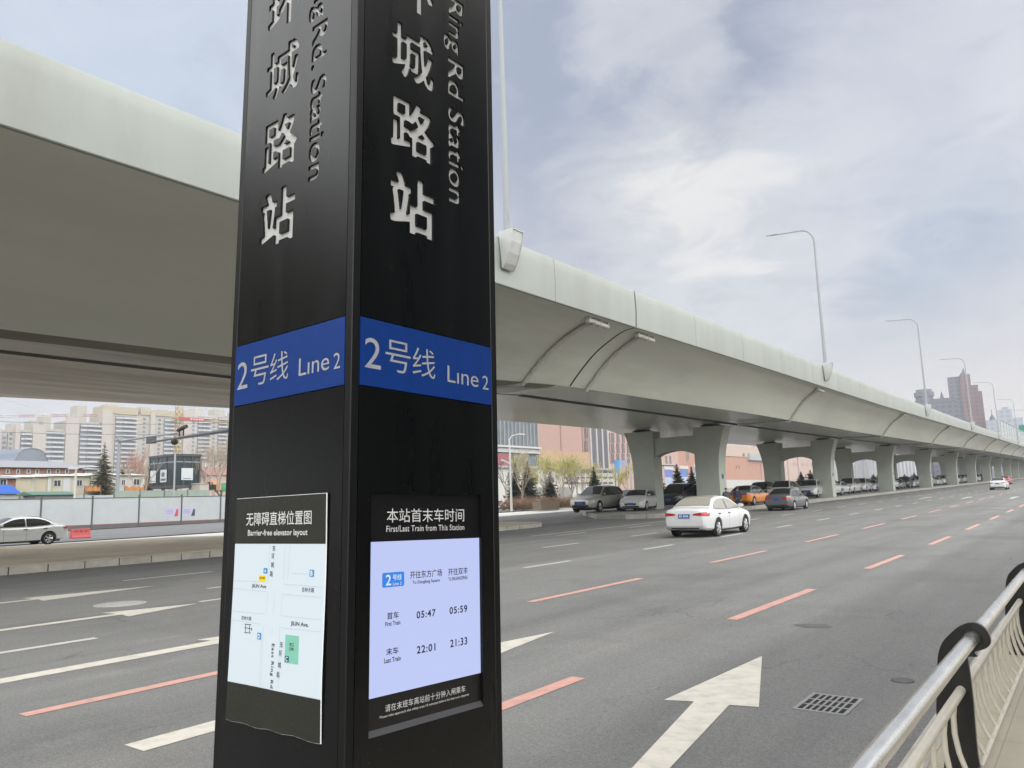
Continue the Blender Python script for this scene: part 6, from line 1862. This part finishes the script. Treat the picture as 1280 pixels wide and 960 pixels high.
def bare_tree(loc, h, spread, label, seed, m=None, tw=None, leaf=None, nleaf=0, depth=5, group=None, up=.75, name='bare_tree'):
    rng = random.Random(seed); t = thing(name, label, 'tree', loc, 0, group)
    tr, br = MB(), MB(); tips = []
    def grow(p, d, ln, r, lv):
        q = p + d * ln; mid = p + d * ln * .5 + Vector((rng.uniform(-1, 1), rng.uniform(-1, 1), 0)) * ln * .05
        (tr if lv < 2 else br).tube([p, mid, q], [r, r * .85, r * .68], 6 if lv < 2 else 3, False)
        if lv >= depth: tips.append((p, q)); return
        n = 3 if lv < 3 else 2 + (rng.random() < .6)
        for k in range(n):
            ax = Vector((rng.uniform(-1, 1), rng.uniform(-1, 1), rng.uniform(-.2, .35))) * spread
            nd = (d * up + ax + Vector((0, 0, .18))).normalized()
            st = p + (q - p) * rng.uniform(.55, 1.0) if k else q
            grow(st, nd, ln * rng.uniform(.62, .82), r * .62, lv + 1)
    grow(Vector((0, 0, -.2)), Vector((rng.uniform(-.06, .06), rng.uniform(-.06, .06), 1)).normalized(), h * .34, h * .013 + .02, 0)
    obj('trunk', tr, m or M_BARK, t, smooth=60); obj('branch', br, tw or M_TWIG, t, fix=False)
    if leaf:
        lf = MB()
        for _ in range(nleaf):
            p, q = tips[rng.randrange(len(tips))]; c = p + (q - p) * rng.random() + Vector((rng.gauss(0, .25), rng.gauss(0, .25), -abs(rng.gauss(0, .5))))
            a = rng.uniform(0, 6.3); s = rng.uniform(.05, .13)
            u = Vector((math.cos(a), math.sin(a), rng.uniform(-.4, .4))) * s; w = Vector((rng.uniform(-.2, .2), rng.uniform(-.2, .2), -1)) * s * 2.4
            lf.add([c - u * .5, c + u * .5, c + w], [(0, 1, 2)])
        obj('foliage', lf, leaf, t, fix=False)
    return t
def shrub(loc, h, w, label, seed, m, group=None, n=420):
    rng = random.Random(seed); t = thing('dry_shrub', label, 'shrub', loc, 0, group)
    mb = MB()
    for _ in range(n):
        a = rng.uniform(0, 6.3); r_ = w / 2 * math.sqrt(rng.random()); b = Vector((r_ * .4 * math.cos(a), r_ * .4 * math.sin(a), 0)); e = Vector((r_ * math.cos(a), r_ * math.sin(a), h * rng.uniform(.55, 1.0) * (1 - .45 * (r_ / (w / 2)) ** 2)))
        d = Vector((rng.uniform(-1, 1), rng.uniform(-1, 1), 0)) * .02
        mb.add([b - d, b + d, e], [(0, 1, 2)])
        c = b + (e - b) * rng.uniform(.4, .9); e2 = c + Vector((rng.uniform(-.3, .3), rng.uniform(-.3, .3), rng.uniform(.1, .35))) * h * .7
        mb.add([c - d * .7, c + d * .7, e2], [(0, 1, 2)])
    obj('twig', mb, m, t, fix=False)
    return t
def gnd(px, dep, dz=.25):
    p = base_at(px, dep); p = base_at(px, dep, gz(p.y) + dz); return p
# left: spruces and bare trees behind the hoarding
def H(px, ptop, dep): return at_d(px, ptop, dep).z
p = gnd(126.5, 84); spruce(p, H(128, 552, 84) - p.z, 4.7, 'dark spruce standing left of the signal mast', 3)
p = gnd(151, 90); spruce(p, H(151, 579, 90) - p.z, 3.2, 'smaller dark spruce just right of the signal mast', 5, M_SPRUCED)
p = gnd(183, 86); spruce(p, H(183, 583, 86) - p.z, 2.0, 'thin sparse spruce at the left side of the kiosk', 8, M_SPRUCE, .7)
p = gnd(108, 128); bare_tree(p, 8.0, .5, 'bare reddish tree behind the near spruce', 11, depth=6)
for i, (px, dep, pt, lab) in enumerate(((160, 120, 566, 'bare reddish tree right of the signal mast'), (171, 124, 562, 'bare reddish tree between the mast and the kiosk'), (181, 118, 568, 'bare reddish tree at the left edge of the kiosk roof'))):
    p = gnd(px, dep); bare_tree(p, H(px, pt, dep) - p.z, .55, lab, 20 + i, depth=6)
p = gnd(178, 84); bare_tree(p, H(190, 566, 84) - p.z, .35, 'slim pale young tree leaning before the kiosk', 31, M_BARKP, M_TWIGP, depth=4)
for i, (px, dep, pt, lab) in enumerate(((264, 90, 548, 'tall pale bare tree right of the kiosk'), (274, 94, 545, 'tall pale bare tree close to the station pylon on the left'), (254, 100, 552, 'thin pale bare tree just right of the kiosk corner'))):
    p = gnd(px, dep); bare_tree(p, H(px, pt, dep) - p.z, .38, lab, 40 + i, M_BARKP, M_TWIGP, depth=6)
FAR_TONE = 0.74  # right background colours scaled down against the side sky light too
def mat(name, col, *a, **k): return _mat_plain(name, tuple(c * FAR_TONE for c in col), *a, **k)
# ------------------------------------------------------------------ right background, seen between the columns
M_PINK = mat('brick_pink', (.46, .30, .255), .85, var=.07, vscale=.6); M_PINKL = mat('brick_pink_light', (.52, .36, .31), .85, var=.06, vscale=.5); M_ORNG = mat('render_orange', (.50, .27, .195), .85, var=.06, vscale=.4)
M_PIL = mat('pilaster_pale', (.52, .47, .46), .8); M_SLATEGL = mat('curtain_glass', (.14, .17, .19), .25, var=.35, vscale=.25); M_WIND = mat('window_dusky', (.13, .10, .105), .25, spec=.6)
def face_block(name, lab, X, px0, px1, ptop, pmid, wall, depth=14, cat='building'):
    ya, yb = at_x(px0, pmid, X).y, at_x(px1, pmid, X).y
    zt = at_x((px0 + px1) / 2, ptop, X).z if ptop else 42
    t = thing(name, lab, cat, (X, (ya + yb) / 2, gz(ya)))
    obj('wall', MB().box((X - depth, ya, gz(ya) - 2), (X, yb, zt)), wall, t, world=True)
    return t, ya, yb, zt
def win_grid(t, X, pxs, rows, w=1.3, h=1.7, glass=M_WIND, sill=True):
    for px in pxs:
        for pz in rows:
            p = at_x(px, pz, X)
            f = obj('window', MB().box((X + .0, p.y - w / 2, p.z - h / 2), (X + .035, p.y + w / 2, p.z + h / 2)), glass, t, world=True)
            mb = MB(); mb.box((X + .03, p.y - .05, p.z - h / 2), (X + .06, p.y + .05, p.z + h / 2)); mb.box((X + .03, p.y - w / 2 - .08, p.z - h / 2 - .12), (X + .12, p.y + w / 2 + .08, p.z - h / 2))
            c = obj('frame', mb, M_PIL, f)
            for v in c.data.vertices: v.co -= t.location
RXW = -150
# grey curtain wall block with a white podium band, red podium
t, ya, yb, zt = face_block('office_block', 'grey glass curtain wall block right of the station pylon, above the white band', -150, 560, 672, None, 560, M_SLATEGL, 20)
zb1 = at_x(640, 558.5, -150).z
n = 22
for i in range(n + 1):
    y = ya + (yb - ya) * i / n; obj('mullion', MB().box((-150, y - .16, zb1), (-149.7, y + .16, zt)), mat('mullion_grey', (.33, .35, .37), .5), t, world=True)
z0_ = at_x(640, 566, -150).z; z1_ = at_x(640, 558.5, -150).z
obj('podium_band', MB().box((-150, ya, z0_), (-149, yb, z1_)), mat('band_white', (.55, .57, .57), .6, var=.25, vscale=.5), t, world=True)
z1_ = at_x(640, 559.5, -149).z
obj('cornice', MB().box((-149.8, ya, z1_), (-148.3, yb, z1_ + .6)), M_WHITEW, t, world=True)
t2, *_ = face_block('shop_building', 'low dark red building below the white band right of the station pylon', -140, 600, 640, 566.5, 580, mat('wall_red', (.33, .10, .11), .8, var=.06, vscale=.6), 8)
z = at_x(630, 593, -139).z; z2 = at_x(630, 597, -139).z
obj('canopy', MB().box((-140, at_x(600, 595, -140).y, z2), (-138, at_x(640, 595, -140).y, z)), mat('canopy_pale', (.48, .52, .53), .6), t2, world=True)
# pink brick building
t, ya, yb, zt = face_block('brick_building', 'long pink brick building with grey glass strips and windows behind the first columns', -150, 672, 812, None, 560, M_PINK, 18)
zo = at_x(720, 565, -150).z
obj('lower_wall', MB().box((-150, ya, gz(ya)), (-149.6, at_x(737, 580, -150).y, zo)), mat('render_ochre', (.50, .34, .20), .85, var=.1, vscale=.5), t, world=True)
obj('upper_wall', MB().box((-150, at_x(759, 560, -150).y, 0), (-149.8, yb, zt)), M_PINKL, t, world=True)
for px in (701, 728): 
    y = at_x(px, 550, -150).y; obj('pier_strip', MB().box((-150, y - .25, zo), (-149.7, y + .25, zt)), mat('brick_pink_dark', (.40, .25, .21), .85), t, world=True)  # narrow strips in a darker pink than the wall
for a_, b_ in ((738.5, 743), (746, 750.5), (753, 757.5)):
    y0_, y1_ = at_x(a_, 560, -150).y, at_x(b_, 560, -150).y
    obj('glass_strip', MB().box((-150, y0_, at_x(745, 586, -150).z), (-149.5, y1_, zt)), mat('glass_strip', (.10, .105, .125), .25), t, world=True)
for px in (737, 744.5, 751.7, 758.5):
    y = at_x(px, 560, -150).y; obj('pilaster', MB().box((-150, y - .45, 0), (-149.2, y + .45, zt)), M_PIL, t, world=True)
win_grid(t, -149.7, (733,), (541, 558), 2.0, 4.2)
win_grid(t, -149.7, (761, 766, 772.5, 779, 785.5), (547.5, 560.5, 573), 2.3, 4.0)
# low white building, striped, and white shelter
t, ya, yb, zt = face_block('low_building', 'long low white building with dark strip windows behind the bare shrubs', -118, 600, 772, 586, 600, M_WHITEW, 8)
for r0, r1 in ((589, 591.2), (596, 598), (602.5, 605)):
    for k in range(9):
        a_ = 705 + k * 7; p, q = at_x(a_, r0, -117.9), at_x(a_ + 5.4, r1, -117.9)
        obj('window', MB().box((-118, p.y, q.z), (-117.9, q.y, p.z)), M_WIND, t, world=True)
obj('roof', MB().box((-126.2, ya - .4, zt), (-117.4, yb + .4, zt + .5)), mat('roof_pale', (.42, .44, .45), .6), t, world=True)
# blue billboard frame
p, q = at_x(768.5, 575, -112), at_x(783.5, 592, -112)
bb = thing('billboard', 'bright blue billboard on posts left of the first left column', 'billboard', (-112, (p.y + q.y) / 2, gz(120)))
yy = (p.y * .62 + q.y * .38)
obj('panel', MB().box((-112.2, p.y, q.z), (-112, yy, p.z)), mat('sign_azure', (.04, .27, .52), .5), bb, world=True)
obj('panel', MB().box((-112.2, yy, q.z + (p.z - q.z) * .52), (-112.02, q.y, p.z)), mat('sign_periwinkle', (.25, .32, .62), .5), bb, world=True)
for y in (p.y + .4, yy - .3): obj('post', MB().box((-112.4, y - .12, 0), (-112.2, y + .12, q.z)), M_MDK, bb, world=True)
# orange building with the blue boards seen through the first arch
t, ya, yb, zt = face_block('orange_building', 'orange rendered building above the blue boards seen through the first arch', -150, 812, 888, None, 570, M_ORNG, 14)
obj('bay', MB().box((-150, at_x(815, 570, -150).y, gz(150)), (-149, at_x(845, 570, -150).y, zt)), M_PINKL, t, world=True)
win_grid(t, -148.95, (833, 838), (576,), 1.7, 4.2)
win_grid(t, -149.95, (859.5,), (570.5,), 3.4, 3.6, mat('window_olive', (.20, .19, .13), .3))
z = at_x(835, 580.5, -149).z; obj('ledge', MB().box((-149, at_x(824, 580, -149).y, z - .35), (-148, at_x(846, 580, -149).y, z + .1)), M_PIL, t, world=True)
for k, (a_, b_, r0, r1, lab) in enumerate(((831, 842, 587, 606, 'blue and white board, left one of three under the orange building'), (850, 861, 586, 606, 'blue and white board, middle one of three under the orange building'), (868, 880, 584, 600, 'blue and white board, right one of three under the orange building'))):
    p, q = at_x(a_, r0, -108), at_x(b_, r1, -108)
    bd = thing('display_board', lab, 'board', (-108, (p.y + q.y) / 2, gz(130)), 0, None)
    m_ = p.z - (p.z - q.z) * .5
    obj('upper_panel', MB().box((-108.1, p.y, m_), (-108, q.y, p.z)), mat('board_blue_%d' % k, ((.16, .20, .52), (.14, .22, .48), (.20, .30, .50))[k], .5, var=.2, vscale=.5), bd, world=True)
    obj('lower_panel', MB().box((-108.1, p.y, q.z), (-108.01, q.y, m_)), mat('board_pale_%d' % k, (.42, .52, .66), .5, var=.3, vscale=.6), bd, world=True)
    for y in (p.y, q.y): obj('post', MB().box((-108.3, y - .1, 0), (-108.1, y + .1, p.z)), M_PIL, bd, world=True)
    obj('header', MB().box((-108.1, p.y - .4, p.z), (-107.9, q.y + .4, p.z + 1.0)), M_WHITEW, bd, world=True)
# salmon building between the first and second pier
t, ya, yb, zt = face_block('salmon_building', 'salmon building with a pale upper floor behind the orange taxi', -150, 890, 962, 557, 580, M_ORNG, 14)
zu = at_x(930, 571.5, -150).z
obj('upper_wall', MB().box((-150, ya, zu), (-149.7, yb, zt)), mat('render_peach', (.56, .44, .37), .85, var=.05), t, world=True)
z1_, z2_ = at_x(945, 567.5, -149).z, at_x(945, 575.5, -149).z
obj('gallery', MB().box((-150, at_x(934, 570, -150).y, z2_), (-148.5, yb, z1_)), mat('gallery_grey', (.40, .44, .43), .6), t, world=True)
win_grid(t, -149.65, (929.5, 937.5), (568.5,), 2.8, 1.5)
obj('downpipe', MB().box((-150, at_x(951, 590, -150).y - .15, 0), (-149.4, at_x(951, 590, -150).y + .15, zu)), M_PIL, t, world=True)
obj('base_band', MB().box((-150, ya, 0), (-149.5, yb, at_x(930, 600, -150).z)), M_WHITEW, t, world=True)
win_grid(t, -149.9, (920.5, 924), (584,), 1.1, 1.6)
# pale pink building in the second arch
t, ya, yb, zt = face_block('pink_building', 'pale pink building with small dark red windows seen through the second arch', -150, 972, 1040, None, 580, mat('render_pale_pink', (.56, .42, .37), .85, var=.06, vscale=.4), 14)
win_grid(t, -149.9, (992.5, 996, 1003, 1009, 1015, 1021, 1026), (580.5,), 1.5, 1.5, mat('window_maroon', (.20, .08, .08), .3))
for px in (980, 985, 998): 
    y = at_x(px, 590, -150).y; obj('pilaster', MB().box((-150, y - .3, 0), (-149.5, y + .3, zt)), mat('pil_pinkish', (.52, .39, .36), .8), t, world=True)
# grey apartment blocks through the third and fourth arches
for px0, px1, X, lab, seed in ((1058, 1086, -190, 'grey ribbed apartment block, left one seen through the third arch', 1), (1087, 1118, -185, 'grey apartment block with balconies seen through the third arch', 2), (1122, 1160, -200, 'pale grey apartment block seen through the fourth arch', 3), (1162, 1205, -210, 'pale block seen through the narrow far arches', 4)):
    t, ya, yb, zt = face_block('apartment_block', lab, X, px0, px1, None, 590, mat('apartment_grey_%d' % seed, (.40 + .03 * seed, .40 + .03 * seed, .41 + .03 * seed), .8), 16, 'apartment block')
    mb = MB(); gl = MB(); n = 9
    for i in range(n):
        a_ = ya + (yb - ya) * i / n; w = (yb - ya) / n
        if seed == 2 and 3 <= i <= 6: continue
        gl.box((X, a_ + w * .25, 1), (X + .15, a_ + w * .75, zt))
    if seed == 2:
        for k in range(9): mb.box((X, ya + (yb - ya) * .4, 2 + 3 * k), (X + 1.4, ya + (yb - ya) * .72, 3.1 + 3 * k))
        tag(obj('balcony', mb, M_APTB, t, world=True), kind='stuff')
    tag(obj('window_strip', gl, M_APTW, t, world=True), kind='stuff')
# lamp posts on the far road
def far_lamp(px, dep, ptop, lab, two=False, flip=1):
    p = gnd(px, dep, .1); h = at_d(px, ptop, dep).z - p.z
    t = thing('lamp_post', lab, 'lamp post', p, 0, None)
    obj('pole', MB().tube([(0, 0, 0), (0, 0, h * .94)], [.12, .07], 8), M_WHITEW, t, smooth=40)
    obj('arm', MB().tube([(0, 0, h * .93), (.12, .25 * flip, h * .98), (.35, .9 * flip, h)], .055, 6), M_WHITEW, t)
    obj('head', MB().cbox((.5, 1.25 * flip, h + .02), (.3, .9, .14), 0), M_WHITEW, t)
    if two: obj('arm', MB().tube([(0, 0, h * .60), (-.1, -.3 * flip, h * .63), (-.2, -1.1 * flip, h * .66)], .09, 6), M_WHITEW, t)
    return t
far_lamp(639.5, 74, 541.5, 'white double arm lamp post just right of the station pylon', True)
far_lamp(790, 86, 573, 'white lamp post touching the first left column', False, -1)
far_lamp(1021, 98, 570, 'white lamp post seen through the second arch')
far_lamp(1009, 112, 592, 'short white post beside the lamp post in the second arch')
# vegetation strip across the far road
verge_x = -66
WG = 'budding willows on the far verge'
for i, (px, dep, pt, lab) in enumerate(((664, 86, 566, 'budding yellow green willow, leftmost behind the far lamp post'), (684, 90, 560, 'tallest budding yellow green willow in the gap beside the station pylon'), (704, 88, 562, 'budding yellow green willow left of the grey glass strips'), (722, 92, 566, 'thin budding willow below the grey glass strips'), (744, 90, 572, 'small budding willow right of the glass strips'), (785, 96, 578, 'dark budding tree beside the first left column'))):
    p = gnd(px, dep); bare_tree(p, H(px, pt, dep) - p.z, .5, lab, 60 + i, M_BARKP, M_TWIGP, M_WILLOW, 1500 if i < 3 else 700, 5, None, name='willow_tree')
for i, (px, dep, pt, lab) in enumerate(((634, 80, 575, 'pale bare tree touching the right edge of the station pylon'), (653.5, 78, 565, 'forked pale bare tree right of the double arm lamp post'), (679, 80, 590, 'small bare tree in front of the willows'), (697.5, 79, 585, 'bare tree with pale trunk left of the pale grey off-road car'), (714, 84, 592, 'small bare tree behind the pale grey off-road car'), (733, 84, 590, 'bare twiggy tree above the pale grey off-road car'))):
    p = gnd(px, dep); bare_tree(p, H(px, pt, dep) - p.z, .5, lab, 80 + i, M_BARKP, M_TWIGP if i % 2 else mat('twig_dark', (.14, .115, .10), .95), depth=6)
for i, (px, dep, pt, w, lab) in enumerate(((645, 82, 579, 2.8, 'dark spruce behind the double arm lamp post'), (661, 83, 577, 3.0, 'dark spruce right of the forked bare tree'), (689, 84, 590, 2.6, 'grey green spruce below the willows'), (744, 84, 584, 2.4, 'sparse spruce behind the roof of the white saloon'), (825, 92, 587, 2.2, 'dark spruce at the left edge of the first arch'), (848.5, 90, 580, 2.7, 'tall spruce between the blue boards in the first arch'), (866.5, 92, 584, 2.4, 'spruce left of the right blue board in the first arch'), (1003, 118, 590, 3.2, 'dark spruce in the second arch left of the white post'), (1015, 120, 588, 3.2, 'dark spruce in the second arch behind the lamp post'), (1026, 122, 590, 3.0, 'dark spruce in the second arch beside the column'), (1093, 170, 593, 4.4, 'dark spruce in the third arch, left of two'), (1101, 172, 590, 4.6, 'dark spruce in the third arch, right of two'), (1132, 190, 593, 5, 'dark spruce in the fourth arch, left of two'), (1144, 195, 591, 5, 'dark spruce in the fourth arch, right of two'))):
    p = gnd(px, dep); spruce(p, H(px, pt, dep) - p.z, w, lab, 100 + i, M_SPRUCED, .8)
SHL = ['behind the gold taxi', 'right of the double arm lamp post', 'below the forked bare tree', 'below the leftmost willow', 'below the middle willow', 'behind the planter box', 'left of the pale grey off-road car', 'behind the nose of the pale grey off-road car', 'behind the roof of the pale grey off-road car', 'right of the first left column below the blue boards', 'below the tall spruce in the first arch', 'at the right end of the first arch']
for i, px in enumerate((636, 646, 656, 667, 678, 690, 702, 714, 728, 828, 846, 862)):
    p = gnd(px, 77 if px < 800 else 86); shrub(p, 1.5, 3.0, 'reddish dry shrub ' + SHL[i], 140 + i, M_SHRUB, None)
vg = MB(); a_, b_ = gnd(600, 76), gnd(760, 79)
mbv = strip(-73, -69.3, YL, .12, 1); struct('verge', mbv, M_SOIL)
p = gnd(683, 74.5, .1)
pb = thing('planter_box', 'low brown planter box at the edge of the far verge', 'planter', p, 0)
obj('box', MB().loft([[(x * s, y * s, z) for x, y in ((-.5, -1.6), (.5, -1.6), (.5, 1.6), (-.5, 1.6))] for z, s in ((0, .95), (.75, 1.0), (.85, 1.02), (.85, .92), (.6, .9))], True, True), mat('planter_brown', (.22, .17, .12), .9, var=.2, vscale=4), pb)
sh_ = MB(); obj('soil', MB().box((-.42, -1.4, .5), (.42, 1.4, .7)), M_SOIL, pb)
# white rail fence behind the shrubs
ya, yb = gnd(622, 92).y, gnd(770, 92).y; X0 = gnd(690, 92).x
fe = thing('rail_fence', 'low white rail fence behind the dry shrubs across the far road', 'fence', (X0, (ya + yb) / 2, gz(70)))
n = 46
for z in (1.0, 1.7, 2.3): obj('rail', MB().box((X0 - .03, ya, gz(70) + z - .06), (X0 + .03, yb, gz(70) + z + .06)), M_WHITEW, fe, world=True)
for i in range(n): 
    y = ya + (yb - ya) * i / (n - 1); obj('post', MB().box((X0 - .05, y - .1, gz(70)), (X0 + .05, y + .1, gz(70) + 2.4)), M_WHITEW, fe, world=True)

# ---- hazy towers beyond the viaduct
def tower_m(name, c, g, sx, sz):
    m = mat(name, c, .7); nt = m.node_tree; N = nt.nodes; L = nt.links
    tc = N.new('ShaderNodeTexCoord'); br = N.new('ShaderNodeTexBrick'); mp = N.new('ShaderNodeMapping'); mp.inputs['Rotation'].default_value = (R(90), 0, 0)
    sp = N.new('ShaderNodeSeparateXYZ'); L.new(tc.outputs['Object'], sp.inputs[0]); ad = N.new('ShaderNodeMath'); ad.operation = 'ADD'; L.new(sp.outputs['X'], ad.inputs[0]); L.new(sp.outputs['Y'], ad.inputs[1])
    cb = N.new('ShaderNodeCombineXYZ'); L.new(ad.outputs[0], cb.inputs[0]); L.new(sp.outputs['Z'], cb.inputs[1]); L.new(cb.outputs[0], br.inputs['Vector'])
    br.offset = 0; br.inputs['Scale'].default_value = 1; br.inputs['Brick Width'].default_value = sx; br.inputs['Row Height'].default_value = sz; br.inputs['Mortar Size'].default_value = sx * .22
    br.inputs['Color1'].default_value = (*g, 1); br.inputs['Color2'].default_value = (*[q * 1.25 for q in g], 1); br.inputs['Mortar'].default_value = (*c, 1)
    L.new(br.outputs['Color'], N['Principled BSDF'].inputs['Base Color']); return m
TD = 620
def tower(lab, px0, px1, ptop, dep, m, extra=None, name='tower_block', crown=None, bottom=560):
    a, b = at_d(px0, 520, dep), at_d(px1, 520, dep); zt = at_d((px0 + px1) / 2, ptop, dep).z
    c = (a + b) / 2; v = Vector((c.x, c.y, 0)).normalized(); d = Vector((v.y, -v.x, 0)); w = abs((b - a).dot(d)); c = c + v * 10
    t = thing(name, lab, 'tower', (c.x, c.y, gz(c.y)), math.atan2(d.y, d.x))
    z1 = zt - gz(c.y)
    return t, w, z1
mA = tower_m('tower_redbrown', (.13, .06, .065), (.03, .03, .045), 4, 3.4); mB = tower_m('tower_bluegrey', (.09, .09, .12), (.035, .04, .065), 4, 3.4)
t, w, z1 = tower('red-brown twin skyscraper with a pointed roof feature, highest on the skyline', 1189, 1231, 467, TD, mA)
obj('blue_wing', MB().box((-w / 2, -9, -5), (-w * .12, 12, z1 - 1)), mB, t)
obj('main_shaft', MB().box((-w * .12, -11, -5), (w * .20, 12, z1)), mA, t)
obj('side_shaft', MB().box((w * .20, -9, -5), (w * .40, 12, z1 - 9)), mA, t)
obj('side_shaft', MB().box((w * .40, -7, -5), (w * .5, 12, z1 - 14)), mA, t)
obj('roof_fin', MB().prism([(-w * .14, z1), (w * .08, z1), (w * .02, z1 + 7), (-w * .02, z1 + 3.5)], lambda u, v, tt: (u, tt, v), -3, 3), mB, t)
t, w, z1 = tower('round hazy tower with stepped bands left on the skyline', 1145, 1171, 486.5, 560, mB)
obj('shaft', MB().lathe([(w / 2, -5), (w / 2, z1 - 7), (w * .44, z1 - 7), (w * .44, z1 - 4), (w / 2, z1 - 4), (w / 2, z1 - 1), (w * .40, z1 - 1), (w * .40, z1 + 1), (.01, z1 + 1)], 28), tower_m('tower_round', (.11, .115, .15), (.05, .055, .08), 3.2, 3.2), t, smooth=40)
t, w, z1 = tower('broad hazy block with a small spire, in front of the red-brown skyscraper', 1160, 1200, 497, 540, mB)
obj('shaft', MB().box((-w / 2, -10, -5), (w / 2, 12, z1 - 3)), mB, t); obj('top_storey', MB().box((-w * .38, -8, z1 - 3), (w * .46, 10, z1)), mB, t)
obj('spire', MB().prism([(-1.5, z1), (1.5, z1), (0, z1 + 6)], lambda u, v, tt: (u + w * .0, tt, v), -1, 1), mB, t)
t, w, z1 = tower('pale hazy block right of the red-brown skyscraper', 1246, 1278, 511, 520, tower_m('tower_pale', (.28, .30, .34), (.17, .19, .24), 3.5, 3.2))
mP = MATS['tower_pale']
obj('shaft', MB().box((-w / 2, -8, -5), (w * .12, 12, z1)), mP, t); obj('low_wing', MB().box((w * .12, -8, -5), (w / 2, 12, z1 - 6)), mP, t); obj('roof_hut', MB().box((-w * .3, -3, z1), (w * .0, 6, z1 + 2)), mP, t)
t, w, z1 = tower('low hazy domed block between the skyscraper and the pale block', 1231, 1249, 525, 600, mB)
obj('shaft', MB().box((-w / 2, -8, -5), (w / 2, 12, z1)), mP, t); obj('dome', MB().lathe([(w * .22, z1), (w * .2, z1 + 2), (w * .1, z1 + 4), (.3, z1 + 5.5), (.2, z1 + 9), (.01, z1 + 9)], 14), mB, t, smooth=50)

# ---- unseen dark building added on the footway side for the pylon to mirror
M_UNSEEN = mat('unseen_building_dark', (.06, .06, .062), .5, var=.15, vscale=.8)
st = thing('unseen_building', 'dark stone station entrance building beside the footway, outside the frame', 'building', (7.5, 7, .15))  # added unseen building, there only for the pylon to mirror
obj('wall', MB().box((4.2, 1, .1), (12, 13, 9.5)), M_UNSEEN, st, world=True)
obj('unseen_roof_edge', MB().box((3.6, .6, 9.5), (12.4, 13.4, 10.1)), M_UNSEEN, st, world=True)
for k in range(3): obj('window', MB().box((4.14, 1.6 + k * 3.8, 1.2), (4.19, 4.4 + k * 3.8, 8.2)), M_KGL, st, world=True)

mat = _mat_plain
# ------------------------------------------------------------------ haze
hz_ = bpy.data.materials.new('haze'); hz_.use_nodes = True
nt = hz_.node_tree; nt.nodes.clear()
o_ = nt.nodes.new('ShaderNodeOutputMaterial'); pv = nt.nodes.new('ShaderNodeVolumePrincipled')
pv.inputs['Color'].default_value = (.86, .88, .93, 1); pv.inputs['Density'].default_value = HAZE; pv.inputs['Anisotropy'].default_value = .2
nt.links.new(pv.outputs[0], o_.inputs['Volume'])
if HAZE > 0:
    hb = obj('haze', MB().box((-1700, -450, -3), (800, 2700, 130)), hz_); hb['kind'] = 'stuff'
